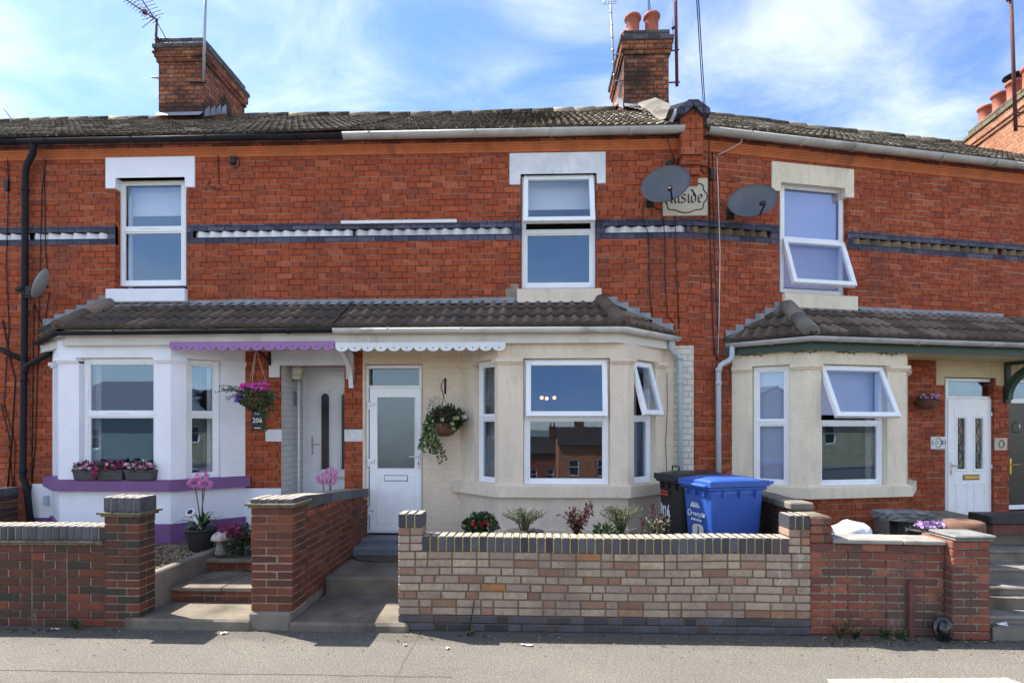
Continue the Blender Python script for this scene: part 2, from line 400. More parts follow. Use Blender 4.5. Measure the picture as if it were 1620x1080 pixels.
M['green'] = plain('dark_green_paint', (.045, .075, .06), .5, .2, 4, .15, dirt=(.10, .10, .085))
M['lead'] = plain('lead_flashing', (.26, .28, .31), .6, .25, 5, .3, dirt=(.42, .42, .42))
M['grey_gutter'] = plain('grey_plastic_gutter', (.47, .45, .425), .45, .14, 3, .1, dirt=(.22, .21, .19), dirt_lo=.5, dirt_hi=.7)
M['ivory_gutter'] = plain('ivory_plastic_gutter', (.70, .665, .60), .45, .12, 3, .1, dirt=(.30, .27, .22), dirt_lo=.52, dirt_hi=.72)
M['pipe'] = plain('pale_grey_pipe', (.46, .51, .56), .35, .06, 2, .05, dirt=(.3, .3, .3))
M['black'] = plain('black_painted_iron', (.018, .018, .024), .65, .3, 6, .15, spec=.2, dirt=(.05, .045, .04))
M['dark'] = plain('black_cable', (.012, .012, .013), .5, .1, 4, 0)
M['white_cable'] = plain('white_cable', (.6, .58, .55), .5, .1, 4, 0)
M['concrete'] = plain('old_concrete', (.23, .205, .175), .9, .25, 3, .5, spec=.15, dirt=(.09, .08, .065), dirt_lo=.5, dirt_hi=.68)
M['pale_concrete'] = plain('pale_concrete', (.34, .32, .285), .9, .2, 3, .5, spec=.15, dirt=(.15, .135, .11), dirt_lo=.52, dirt_hi=.7)
M['step_grey'] = plain('painted_step', (.16, .17, .2), .8, .2, 3, .3, dirt=(.09, .09, .09))
M['plaster'] = plain('room_plaster', (.42, .40, .37), .8, .05, 2, 0)
M['floorboards'] = plain('room_floor', (.12, .09, .06), .7, .2, 3, 0)
M['white_brick'] = paint_brick('white_painted_brick', (.70, .70, .70), dirt=(.5, .48, .45))
M['cream_brick'] = paint_brick('cream_painted_brick', (.74, .61, .47), dirt=(.50, .43, .35), joint=.12, bump=.45)
M['ivory_brick'] = paint_brick('ivory_painted_brick', (.66, .61, .53), dirt=(.42, .37, .31), joint=.8)
M['mortar'] = plain('sandy_mortar', (.175, .13, .08), .95, .2, 8, .6, spec=.1, dirt=(.15, .12, .09))
M['mortar_grey'] = plain('grey_mortar', (.30, .25, .20), .95, .25, 8, .6, spec=.1, dirt=(.13, .11, .09), dirt_lo=.52, dirt_hi=.7)
M['mortar_old'] = plain('old_mortar', (.24, .215, .165), .95, .3, 8, .6, spec=.1, dirt=(.07, .06, .05), dirt_lo=.45, dirt_hi=.62)
M['mortar_yellow'] = plain('yellow_mortar', (.42, .34, .17), .95, .2, 8, .6, spec=.1)
M['b_buff'] = rnd_mat('buff_brick', [(0, (.22, .125, .09)), (.12, (.33, .195, .14)), (.3, (.31, .25, .205)), (.5, (.42, .335, .245)), (.7, (.34, .27, .21)), (.86, (.48, .39, .275)), (.96, (.29, .21, .17)), (1, (.40, .17, .06))], stain=(.15, .12, .105), stain_amt=.65, lo=.45, white=.8, wlo=.60)
M['b_dark'] = rnd_mat('dark_red_brick', [(0, (.048, .044, .036)), (.25, (.08, .044, .032)), (.6, (.125, .047, .031)), (.9, (.165, .052, .032)), (1, (.225, .06, .036))], stain=(.05, .042, .037), stain_amt=.75, lo=.45, hi=.66, white=.5, wlo=.63)
M['b_pier'] = rnd_mat('pier_red_brick', [(0, (.09, .038, .029)), (.5, (.15, .049, .031)), (1, (.235, .075, .04))], stain=(.055, .038, .033), stain_amt=.7, lo=.46, hi=.68)
M['b_red'] = rnd_mat('weathered_red_brick', [(0, (.12, .055, .045)), (.4, (.22, .066, .045)), (.8, (.29, .09, .055)), (1, (.33, .14, .09))], stain=(.085, .068, .058), stain_amt=.8, lo=.46, hi=.64, white=.35)
M['b_blue'] = rnd_mat('blue_engineering_brick', [(0, (.034, .031, .036)), (.4, (.066, .064, .076)), (.85, (.10, .10, .118)), (1, (.085, .06, .055))], stain=(.06, .055, .05), stain_amt=.35, rough=.5, spec=.4, bump=.25, white=.4, wlo=.66, sunlit_top=(.44, .38, .30))
M['path_c'] = plain('path_concrete', (.20, .172, .138), .95, .28, 3, .6, spec=.1, dirt=(.085, .072, .058), dirt_lo=.46, dirt_hi=.66)
M['creasing'] = rnd_mat('mossy_creasing_tile', [(0, (.10, .085, .06)), (1, (.20, .17, .11))], stain=(.05, .05, .025), stain_amt=.8, lichen=(.30, .27, .17))
M['tile_low'] = rnd_mat('dark_concrete_tile', [(0, (.075, .056, .046)), (.5, (.16, .118, .094)), (1, (.26, .185, .145))], stain=(.05, .047, .04), stain_amt=.6, lichen=(.17, .14, .105), rough=.9)
M['tile_main'] = rnd_mat('lichened_concrete_tile', [(0, (.035, .027, .02)), (.3, (.09, .07, .05)), (.65, (.22, .175, .125)), (1, (.50, .42, .31))], stain=(.07, .06, .05), stain_amt=.4, lichen=(.50, .43, .33), rough=.95)
M['pot'] = plain('terracotta_chimney_pot', (.40, .115, .065), .75, .15, 4, .2, dirt=(.14, .06, .045))
M['glass'] = glass_mat('window_glass', (.95, .96, .97), 2.9, wave=.02, refl_tint=(.52, .73, 1.0))
M['frosted'] = glass_mat('frosted_glass', (.80, .85, .90), 2.6, .22, wave=.3, refl_tint=(.72, .86, 1.0))
M['net'] = plain('white_curtain', (.66, .66, .66), .9, .05, 3, 0, spec=.1)
M['curtain'] = plain('grey_curtain', (.35, .34, .34), .9, .08, 3, 0, spec=.1)
M['blind_pale'] = plain('pale_blind', (.78, .79, .82), .9, .04, 3, 0, spec=.1)
M['blind_lilac'] = plain('lilac_blind', (.46, .43, .62), .9, .05, 3, 0, spec=.1)
M['blind_grey'] = plain('grey_blind', (.52, .53, .66), .9, .05, 3, 0, spec=.1)
M['brass'] = plain('brass', (.62, .42, .10), .3, .08, 3, 0, metal=.8)
M['chrome'] = plain('brushed_steel', (.6, .6, .62), .25, .05, 3, 0, metal=.9)
M['door_dark'] = plain('black_door_paint', (.02, .018, .018), .3, .1, 3, 0, spec=.5)
M['plate_white'] = plain('white_stone_plate', (.72, .72, .74), .6, .08, 4, .2, dirt=(.5, .47, .44))
M['plate_cream'] = plain('cream_stone_plate', (.56, .49, .38), .7, .1, 4, .2)
# ================================================================== reusable pieces
class Tilt:
    """a frame's plane swung about a horizontal line (a, z) on it; positive angle pushes the foot outward"""
    def __init__(f, fr, a, z, ang): f.fr, f.a, f.z, f.c, f.sn = fr, a, z, math.cos(ang), math.sin(ang)
    def p(f, s, a, z):
        da, dz = a - f.a, z - f.z
        return f.fr.p(s, f.a + da * f.c + dz * f.sn, f.z + dz * f.c - da * f.sn)
def frame_bars(b, fr, s0, s1, z0, z1, a0, a1, w, bev=.006):
    b.box(fr, s0, s0 + w, a0, a1, z0, z1, bev); b.box(fr, s1 - w, s1, a0, a1, z0, z1, bev)
    b.box(fr, s0 + w, s1 - w, a0 + .0015, a1, z1 - w, z1, bev); b.box(fr, s0 + w, s1 - w, a0 + .0015, a1, z0, z0 + w, bev)
def pane(win, fr, s0, s1, z0, z1, a, m='glass'):
    b = B(); b.box(fr, s0, s1, a, a + .006, z0, z1); obj('pane', b, M[m], win)
def sheet(win, name, fr, s0, s1, z0, z1, a, m, wave=0.0, pitch=.09):
    b = B(); n = max(1, int((s1 - s0) / .015)) if wave else 1; vs = []
    for i in range(n + 1):
        s = s0 + (s1 - s0) * i / n; o = wave * math.sin(s * 2 * math.pi / pitch) + wave * .5 * math.sin(s * 37)
        vs.append((b.v(fr.p(s, a + o, z0)), b.v(fr.p(s, a + o, z1)), b.v(fr.p(s, a + o + .004, z0)), b.v(fr.p(s, a + o + .004, z1))))
    for A, C in zip(vs, vs[1:]): b.f([A[0], C[0], C[1], A[1]], None, True); b.f([A[2], A[3], C[3], C[2]], None, True)
    obj(name, b, M[m], win)
def window(house, fr, s0, s1, z0, z1, a, split, top=None, low=None, w=.062, handle=True, label=None, glass='glass', bead=True):
    """two lights one above the other; top / low = None for a fixed light, else the angle of a top-hung sash in degrees"""
    b = B(); frame_bars(b, fr, s0, s1, z0, z1, a, a + .075, w)
    b.box(fr, s0 + w, s1 - w, a + .0025, a + .07, split - w * .5, split + w * .5, .006)
    if low is None and top is None and handle: b.box(fr, (s0 + s1) / 2 - .2, (s0 + s1) / 2 + .1, a - .008, a + .01, split + .012, split + .026, .003)
    win = obj('window', b, M['upvc'], house, label=label)
    for (q0, q1, ang) in ((split + w * .5, z1 - w, top), (z0 + w, split - w * .5, low)):
        if ang is None:
            if bead:
                b = B(); frame_bars(b, fr, s0 + w - .002, s1 - w + .002, q0 - .002, q1 + .002, a + .012, a + .04, .022, .004); obj('bead', b, M['upvc'], win)
            pane(win, fr, s0 + w + .015, s1 - w - .015, q0 + .015, q1 - .015, a + .028, glass)
        else:
            t = Tilt(fr, a, q1 + w * .6, math.radians(ang)); x0, x1, y0, y1 = s0 + w * .45, s1 - w * .45, q0 - w * .45, q1 + w * .6
            b = B(); frame_bars(b, t, x0, x1, y0, y1, a - .03, a + .03, w * 1.05); b.box(t, x0, x1, a + .03, a + .036, y0, y0 + .012)
            obj('sash', b, M['upvc'], win)
            pane(win, t, x0 + w, x1 - w, y0 + w, y1 - w, a - .004, glass)
            b = B()
            for sx in (x0 + .015, x1 - .03): b.box(t, sx, sx + .015, a + .031, a + .04, y0 + .08, y0 + .32)
            obj('stay', b, M['chrome'], win)
    return win
def tiles(house, name, fr, a_e, z_e, a_r, z_r, lo, hi, mat, gauge=.3, pitch=.15, amp=.032, lift=.026, rough=.006):
    """interlocking roll tiles as real geometry; lo(v), hi(v) bound s at slope length v"""
    L = math.hypot(a_r - a_e, z_r - z_e); da, dz = (a_r - a_e) / L, (z_r - z_e) / L
    na, nz = -dz, da
    b = B(); n = max(1, round(L / gauge)); g = L / n
    prof = [(0, 0), (.22, .02), (.36, .55), (.48, .95), (.6, 1), (.72, .7), (.86, .12)]
    smin = min(lo(0), lo(L)); smax = max(hi(0), hi(L)); k0 = math.floor(smin / pitch) - 1; k1 = math.ceil(smax / pitch) + 1
    def P(s, v, h): return fr.p(s, a_e + da * v + na * h, z_e + dz * v + nz * h)
    for i in range(n):
        va, vb = i * g, (i + 1) * g + .01
        tile_r = {}
        prev = None
        for k in range(k0, k1):
            key = k // 4 if pitch < .1 else k // 2
            if key not in tile_r: tile_r[key] = (RND.random(), RND.uniform(-rough, rough), RND.uniform(-rough, rough) * 2, RND.uniform(-rough, rough) * .8)
            rr, jl, jv, tw = tile_r[key]
            for t, h in prof:
                s = (k + t) * pitch; l, q = lo(va), hi(va); l2, q2 = lo(min(vb, L)), hi(min(vb, L))
                if s < min(l, l2) - pitch or s > max(q, q2) + pitch: prev = None; continue
                sa = min(max(s, l), q); sb = min(max(s, l2), q2)
                hh = amp * h
                gr = rr * (.25 + .75 * h); cur = (b.v(P(sa, va + jv, -.004)), b.v(P(sa, va + jv, lift + hh + jl + tw * (t - .5))), b.v(P(sb, vb, hh * .95 + .002)))  # groove dirt and relief shade painted as darker troughs and front rims
                if prev is not None:
                    b.f([prev[0], cur[0], cur[1], prev[1]], gr * .4); b.f([prev[1], cur[1], cur[2], prev[2]], gr, True)
                prev = cur
    return obj(name, b, M[mat], house)
def ridge_run(b, p0, p1, r=.11, n=7, seg=.42, half=True):
    p0, p1 = Vector(p0), Vector(p1); d = (p1 - p0); L = d.length; d.normalize(); side = d.cross(Vector((0, 0, 1))).normalized(); up = side.cross(d)
    m = max(1, round(L / seg))
    for i in range(m):
        A, C = p0 + d * (L * i / m), p0 + d * (L * (i + 1) / m - .006); rr = RND.random(); q = r * RND.uniform(.96, 1.05)
        ring = [[b.v(X + side * math.cos(t) * q + up * (math.sin(t) * q * .85)) for t in [math.pi * (-.12 + 1.24 * j / n) for j in range(n + 1)]] for X in (A, C)]
        for j in range(n): b.f([ring[0][j], ring[0][j + 1], ring[1][j + 1], ring[1][j]], rr, True)
        b.f(ring[0], rr); b.f(ring[1][::-1], rr)
def half_gutter(b, pts, r=.058, brackets=0.9, bm_=None):
    P = [Vector(p) for p in pts]; rings = []; n = 10
    for i, p in enumerate(P):
        t0 = (P[i] - P[i - 1]).normalized() if i else (P[1] - P[0]).normalized(); t1 = (P[i + 1] - P[i]).normalized() if i < len(P) - 1 else t0
        t = (t0 + t1).normalized(); x = t.cross(Vector((0, 0, 1))).normalized(); k = 1 / max(.5, t.dot(t0))
        rings.append([b.v(p + x * math.cos(a) * q * k + Vector((0, 0, math.sin(a) * q * 1.05 + r * .35))) for q, aa in ((r, 1), (r * .9, -1)) for a in [math.pi * (1 + (j if aa > 0 else n - j) / n) for j in range(n + 1)]])
    for A, C in zip(rings, rings[1:]):
        m = len(A)
        for j in range(m): b.f([A[j], A[(j + 1) % m], C[(j + 1) % m], C[j]], None, j % (n + 1) != n)
    b.f(rings[0][::-1]); b.f(rings[-1])
    for p, q in zip(pts, pts[1:]):
        p, q = Vector(p), Vector(q); L = (q - p).length; d = (q - p).normalized(); k = max(1, int(L / brackets))
        for i in range(k):
            c = p.lerp(q, (i + .5) / k + RND.uniform(-.06, .06)); x = d.cross(Vector((0, 0, 1))).normalized(); ar = [[b.v(c + d * sg + x * math.cos(a) * r * 1.1 + Vector((0, 0, math.sin(a) * r * 1.15 + r * .35))) for a in [math.pi * (1 + j / 8) for j in range(9)]] for sg in (-.014, .014)]
            for j in range(8): b.f([ar[0][j], ar[0][j + 1], ar[1][j + 1], ar[1][j]], None, True)
    for p in pts[1:-1]:
        pass
def core_box(b, fr, s0, s1, a0, a1, z0, z1):
    ks = max(1, round((s1 - s0) / .16)); kz = max(1, round((z1 - z0) / .08))
    for i in range(ks):
        for j in range(kz): b.box(fr, s0 + (s1 - s0) * i / ks, s0 + (s1 - s0) * (i + 1) / ks, a0, a1, z0 + (z1 - z0) * j / kz, z0 + (z1 - z0) * (j + 1) / kz)
def bricks_run(b, fr, s0, s1, a0, a1, z0, n, h=.075, L=.215, H=.1025, j=.013, bond='flemish', rowoff=0, rlo=0.0, rhi=1.0, jit=.003, core=True, mcore=1, inset=.007):
    """courses of separate bevelled bricks filling s0..s1 (material 0) round a mortar core (material 1)"""
    bxs = []
    for r in range(n):
        z = z0 + r * h; s = s0; pat = []
        if bond == 'flemish': pat = [L, H] if (r + rowoff) % 2 else [H, L]
        elif bond == 'garden': pat = [L, L, H] if (r + rowoff) % 2 else [L, H, L]
        elif bond == 'stretcher': pat = [L]
        elif bond == 'header': pat = [H]
        k = RND.randrange(3) if bond == 'garden' else 0
        first = True; f0 = RND.choice((.05, .10, .15, .19, .215)) if bond == 'garden' else 0
        while s < s1 - .02:
            w = pat[k % len(pat)]; k += 1
            if first and bond == 'stretcher' and (r + rowoff) % 2: w = H
            if first and f0: w = f0
            first = False
            e = min(s + w, s1)
            if s1 - e < .06: e = s1
            o = RND.uniform(-jit, jit)
            bxs.append((s, e, a0 + o, z + j / 2 + RND.uniform(-.001, .001), z + h - j / 2))
            s = e + j
    b.mi = 0
    for (s, e, a, q0, q1) in bxs: b.box(fr, s, e, a, a1 - .003, q0, q1, 0, RND.uniform(rlo, rhi))
    if core:
        b.mi = mcore; core_box(b, fr, s0 + inset, s1 - inset, a0 + inset, a1 - inset, z0, z0 + n * h); b.mi = 0
def soldier_cap(b, fr, s0, s1, a0, a1, z0, z1, w=.065, j=.011, bull=.02):
    n = max(1, round((s1 - s0 + j) / (w + j))); W = (s1 - s0 + j) / n - j
    for i in range(n):
        s = s0 + i * (W + j); dz = RND.uniform(-.002, .002); da = RND.uniform(-.003, .003)
        vs = b.box(fr, s, s + W, a0 + da, a1 + da, z0, z1 + dz, 0, RND.random())
        b.bevel(vs, .007, 1)
    b.mi = 1; core_box(b, fr, s0 + .004, s1 - .004, a0 + .009, a1 - .009, z0, z1 - .009); b.mi = 0
# ================================================================== heights shared by the terrace
Z_TOP = MAIN.z(840, 215)                     # wall head under the gutter
A_RIDGE = 3.75; EAVE_A = -.10
EAVE_Z = Z_TOP + .07; RIDGE_Z = 8.19
S_208 = MAIN.s(47); S_MID = MAIN.s(559); S_WING_END = WING.s(1585)
BAND = [MAIN.z(560, y) for y in (352, 362.5, 373, 382)]
DEPTH = 7.5
def shell(house, fr, s0, s1, floors, ends=(True, True)):
    """party walls, back wall and floors that keep the rooms dark"""
    b = B()
    b.box(fr, s0, s1, DEPTH - .25, DEPTH, -.2, Z_TOP)
    if ends[0]: b.box(fr, s0 + .003, s0 + .1, .303, DEPTH - .253, -.2, Z_TOP - .003)
    if ends[1]: b.box(fr, s1 - .1, s1 - .003, .303, DEPTH - .253, -.2, Z_TOP - .003)
    b.box(fr, s0 + .103, s1 - .103, 4.0, 4.1, .1, Z_TOP - .05)
    for z in floors: b.box(fr, s0 + .105, s1 - .105, .305, DEPTH - .255, z - .12, z)
    obj('room', b, M['plaster'], house)
def upstairs_band(house, fr, spans, zs, tooth_m, tile_m='blue', pitch=.172):
    """two flush courses of blue brick with a dog-tooth course recessed between them"""
    z0, z1, z2, z3 = zs          # top of upper, top of teeth, bottom of teeth, bottom of lower
    for s0, s1, c0, c1 in spans:
        b = B(); t = B(); k = B()
        b.box(fr, s0, s1, -.004, .05, z1, z0); b.box(fr, s0, s1, -.0045, .05, z3, z2)
        if c0 > s0: b.box(fr, s0, c0, -.0035, .05, z2, z1)
        if c1 < s1: b.box(fr, c1, s1, -.0035, .05, z2, z1)
        k.box(fr, c0, c1, .075, .10, z2 - .01, z1 + .01)
        n = round((c1 - c0) / pitch); w = (c1 - c0) / n
        for i in range(n):
            x = c0 + i * w; o = RND.uniform(-.004, .004)
            pl = [(x, .074), (x, .066), (x + w * .5 + o, .0), (x + w, .064), (x + w, .074)]
            t.slab(fr, pl, z2 + RND.uniform(0, .003), z1 - .002)
        obj('band_course', b, M[tile_m], house); obj('dog_tooth_course', t, M[tooth_m], house); obj('band_recess', k, M['mortar_old'], house)
def eared_lintel(house, fr, o0, o1, l0, r0, zt, zb, zleg, m, a0=-.02, label=None):
    b = B(); b.prism(fr, [(o0, zleg), (l0, zleg), (l0, zb), (r0, zb), (r0, zleg), (o1, zleg), (o1, zt), (o0, zt)], a0, .16)
    bmesh.ops.bevel(b.bm, geom=b.bm.edges[:], offset=.006, segments=1, affect='EDGES')
    return obj('lintel', b, M[m], house, label=label)
def sill(house, fr, s0, s1, z0, z1, m, out=.07):
    b = B(); vs = b.box(fr, s0, s1, -out, .16, z0, z1, .01); return obj('window_sill', b, M[m], house)
def cornice(house, fr, s0, s1, zt, zm, zb, m):
    b = B(); b.box(fr, s0, s1, -.055, .02, zm, zt); obj('cornice', b, M[m], house)
    b = B(); h = zm - zb
    for i in range(5):
        t = i / 4; b.box(fr, s0, s1, -.012 - .04 * t ** 1.6, .02 - i * .001, zb + h * i / 5, zb + h * (i + 1) / 5)
    obj('moulding', b, M['terracotta'], house)
class Bay: pass
def make_bay(house, fr, sL, sR, fL, fR, d, zg, zs0, zs1, zc, zl, m, cols, plinth=None, sill_m=None, sill_out=.07, base_m=None, seen=(1, 1, 1)):
    """canted bay: base wall, sill, corner piers with capitals, lintel. cols = (wall left, corner left cant, corner left front, corner right front, corner right cant, wall right)"""
    pts = [(sL, 0), (fL, -d), (fR, -d), (sR, 0)]
    V = [Vector(p) for p in pts]; c1 = (V[1] - V[0]).length; Lf = (V[2] - V[1]).length; c2 = (V[3] - V[2]).length
    b = B(); b.strip(fr, pts, zg, zs0, 0, .2); obj('bay_wall', b, M[base_m or m], house)
    if plinth:
        b = B(); b.strip(fr, pts, zg - .05, plinth[0], .03, .02); obj('plinth', b, M[plinth[1]], house)
    b = B(); b.strip(fr, [(pts[0][0] - .05, 0), *pts[1:3], (pts[3][0] + .05, 0)], zs0, zs1, sill_out, .2); b.strip(fr, pts, zs1, zs1 + .015, sill_out - .03, .2)
    obj('bay_sill', b, M[sill_m or m], house)
    spans = [(0, cols[0]), (c1 - cols[1], c1 + cols[2]), (c1 + Lf - cols[3], c1 + Lf + cols[4]), (c1 + Lf + c2 - cols[5], c1 + Lf + c2 - 1e-6)]
    for t0, t1 in spans:
        pl = along(pts, max(t0, 1e-6), t1)
        b = B(); b.strip(fr, pl, zs1 + .013, zc, 0, .17); o = obj('bay_pier', b, M[m], house)
        b = B(); b.strip(fr, pl, zc, zc + .045, .05, .16); b.strip(fr, pl, zc - .025, zc, .026, .15); obj('capital', b, M[m], o)
    b = B(); b.strip(fr, pts, zc + .045, zl, .004, .2); obj('bay_lintel', b, M[m], house)
    y = Bay(); y.pts = pts; y.c = (c1, Lf, c2); y.V = V
    y.fr = []
    for i in range(3):
        o = fr.p(*pts[i], 0); e = fr.p(*pts[i + 1], 0); y.fr.append(Frame((o.x, o.y), (e.x - o.x, e.y - o.y)))
    y.span = [(cols[0], c1 - cols[1]), (cols[2], Lf - cols[3]), (cols[4], c2 - cols[5])]
    return y
def scallops(house, fr, s0, s1, a, zt, zb, m, n):
    b = B(); w = (s1 - s0) / n; pts = [(s0, zt)]
    h = (zt - zb); r0 = zt - h * .52
    for i in range(n):
        for k in range(9):
            t = math.pi * k / 8; pts.append((s0 + w * (i + .5) - w * .485 * math.cos(t), r0 - (r0 - zb) * math.sin(t)))
    pts.append((s1, zt))
    # build as vertical slices so the outline stays sound
    for (x0, y0), (x1, y1) in zip(pts[1:-1], pts[2:-1]):
        if x1 - x0 < 1e-5: continue
        b.f([fr.p(x0, a, y0), fr.p(x1, a, y1), fr.p(x1, a, zt), fr.p(x0, a, zt)]); b.f([fr.p(x0, a + .018, y0), fr.p(x0, a + .018, zt), fr.p(x1, a + .018, zt), fr.p(x1, a + .018, y1)])
        b.f([fr.p(x0, a, y0), fr.p(x0, a + .018, y0), fr.p(x1, a + .018, y1), fr.p(x1, a, y1)])
    b.mi = 1
    for i in range(n):
        c = (s0 + w * (i + .5), r0 - (r0 - zb) * .22)
        b.f([fr.p(c[0] + .009 * math.cos(q * math.pi / 4), a - .001, c[1] + .009 * math.sin(q * math.pi / 4)) for q in range(8)])
    return obj('scalloped_board', b, [M[m], M['dark']], house)
def flue_pot(parent, c, r=.12, h=.42, n=20):
    b = B(); b.lathe(c, [(r * 1.06, 0), (r * 1.04, .05), (r * .9, .07), (r * .93, h * .8), (r * 1.02, h * .83), (r * 1.16, h * .87), (r * 1.18, h * .95), (r * 1.1, h), (r * .85, h), (r * .8, h * .4)], n)
    return obj('chimney_pot', b, M['pot'], parent)
def chimney(house, fr, s0, s1, a0, a1, zb, zt, m, cap_m='b_blue', pots=(), label=None):
    b = B(); b.box(fr, s0, s1, a0, a1, zb, zt - .3)
    for i, (o, q0, q1) in enumerate(((.03, zt - .46, zt - .38), (.055, zt - .38, zt - .30), (.055, zt - .302, zt - .22))):
        b.box(fr, s0 - o, s1 + o, a0 - o, a1 + o, q0, q1)
    ch = obj('chimney', b, M[m], house, label=label)
    b = B()
    def ring(o, z, h):
        for (x0, x1, y0, y1) in ((s0 - o, s1 + o, a0 - o, a1 + o),):
            n = max(2, round((x1 - x0) / .225)); w = (x1 - x0) / n
            for i in range(n):
                b.box(fr, x0 + i * w + .004, x0 + (i + 1) * w - .004, y0 + RND.uniform(-.004, .004), y0 + .11, z + .004, z + h - .004, .006, RND.random())
            n = max(2, round((y1 - y0) / .225)); w = (y1 - y0) / n
            for i in range(n):
                for x in ((x0, x0 + .11), (x1 - .11, x1)):
                    e = RND.uniform(-.004, .004); b.box(fr, x[0] + e, x[1] + e, y0 + i * w + (.114 if i == 0 else .004), y0 + (i + 1) * w - .004, z + .004, z + h - .004, .006, RND.random())
        b.mi = 1; b.box(fr, s0 - o + .01, s1 + o - .01, a0 - o + .01, a1 + o - .01, z, z + h - .006); b.mi = 0
    ring(.085, zt - .22, .085); ring(.02, zt - .135, .07); ring(.02, zt - .065, .065)
    obj('chimney_cap', b, [M[cap_m], M['mortar_old']], ch)
    for (s, a, r, h) in pots: flue_pot(ch, fr.p(s, a, zt - .03), r, h)
    return ch
M['stone'] = plain('weathered_stone', (.21, .21, .2), .9, .3, 9, .6, dirt=(.10, .10, .09), dirt_lo=.5, dirt_hi=.65)
# ================================================================== ground
b = B()
def sheet_grid(b, x0, x1, y0, y1, z, nx=1, ny=1):
    for i in range(nx):
        for j in range(ny):
            xa, xb = x0 + (x1 - x0) * i / nx, x0 + (x1 - x0) * (i + 1) / nx; ya, yb = y0 + (y1 - y0) * j / ny, y0 + (y1 - y0) * (j + 1) / ny
            b.f([Vector((xa, ya, z)), Vector((xb, ya, z)), Vector((xb, yb, z)), Vector((xa, yb, z))])
t = NT('worn_asphalt_pavement')
P = t.pos(); n_big = t.noise(P, .55, 6, .6); n_mid = t.noise(P, 4, 5, .6); n_fine = t.noise(P, 75, 4, .75)
vo = t.n('ShaderNodeTexVoronoi'); vo.inputs['Scale'].default_value = 62; t.put(vo.inputs['Vector'], P)
c = t.mix(t.mr(n_big, .35, .65), (.192, .171, .142), (.252, .225, .184))
c = t.mix(t.mr(n_mid, .45, .7, 0, .5), c, (.16, .147, .13))
c = t.mix(t.mr(n_fine, .4, .66), sc((.2, .185, .16), .62), c)
c = t.mix(t.mr(vo.outputs['Distance'], .0, .38, .7, 0), c, (.36, .34, .31))
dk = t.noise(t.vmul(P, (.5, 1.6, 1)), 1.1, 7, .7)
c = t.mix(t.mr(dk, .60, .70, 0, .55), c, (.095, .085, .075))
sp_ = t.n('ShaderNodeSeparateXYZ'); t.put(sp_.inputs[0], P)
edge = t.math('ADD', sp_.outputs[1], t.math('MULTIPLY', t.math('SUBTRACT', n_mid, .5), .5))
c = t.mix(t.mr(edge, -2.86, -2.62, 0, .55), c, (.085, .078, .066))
seam = t.math('ABSOLUTE', t.math('ADD', t.math('SUBTRACT', sp_.outputs[1], -3.42), t.math('MULTIPLY', t.math('SUBTRACT', n_mid, .5), .05)))
seam2 = t.math('ABSOLUTE', t.math('ADD', t.math('ADD', sp_.outputs[0], 1.02), t.math('MULTIPLY', t.math('SUBTRACT', n_mid, .5), .08)))
c = t.mix(t.mr(seam2, .003, .014, .45, 0), c, (.07, .062, .055))
c = t.mix(t.math('MULTIPLY', t.mr(seam, .004, .012, .8, 0), t.math('LESS_THAN', sp_.outputs[0], -.6)), c, (.05, .045, .04))
t.base(c, .95, .12); t.bump(t.math('ADD', n_fine, t.math('MULTIPLY', vo.outputs['Distance'], -1.2)), .6, .006)
M['asphalt'] = t.m
t = NT('road_asphalt'); P = t.pos(); nf = t.noise(P, 110, 3, .7); nb = t.noise(P, .4, 5)
t.base(t.mix(t.mr(nf, .3, .7), t.mix(nb, (.05, .05, .05), (.075, .073, .07)), (.11, .11, .105)), .9, .15); t.bump(nf, .5, .006); M['road'] = t.m
KERB = -4.75
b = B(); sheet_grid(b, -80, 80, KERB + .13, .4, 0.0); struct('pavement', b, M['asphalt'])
b = B()
x = -60
while x < 60: b.cube(Vector((x + .455, KERB + .06, -.06)), (.9, .128, .13), None, .012); x += .915
struct('kerb', b, M['pale_concrete'])
b = B(); sheet_grid(b, -300, 300, -13.2, KERB - .005, -.115); struct('road', b, M['road'])
b = B(); sheet_grid(b, -300, 300, -14.6, -13.2, -.02); b.f([Vector((-300, -13.2, -.02)), Vector((300, -13.2, -.02)), Vector((300, -13.2, -.12)), Vector((-300, -13.2, -.12))]); struct('far_pavement', b, M['asphalt'])
t = NT('distant_ground'); t.base(t.mix(t.noise(t.pos(), .05, 5), (.10, .12, .08), (.19, .19, .15)), .95, .1); M['terrain'] = t.m
b = B()
prev = None
for y, z in ((-14.6, -.02), (-17, -.7), (-22, -1.9), (-36, -5.2), (-60, -7.5), (-300, -12), (-3000, -12)):
    cur = (b.v((-3000, y, z)), b.v((3000, y, z)))
    if prev: b.f([prev[0], prev[1], cur[1], cur[0]])
    prev = cur
cur = None
b.f([Vector((-3000, .4, -.03)), Vector((3000, .4, -.03)), Vector((3000, 3000, -.03)), Vector((-3000, 3000, -.03))])
for sx in (-1, 1):
    b.f([Vector((sx * 80, .4, -.04)), Vector((sx * 3000, .4, -.04)), Vector((sx * 3000, KERB, -.04)), Vector((sx * 80, KERB, -.04))])
struct('terrain', b, M['terrain'])
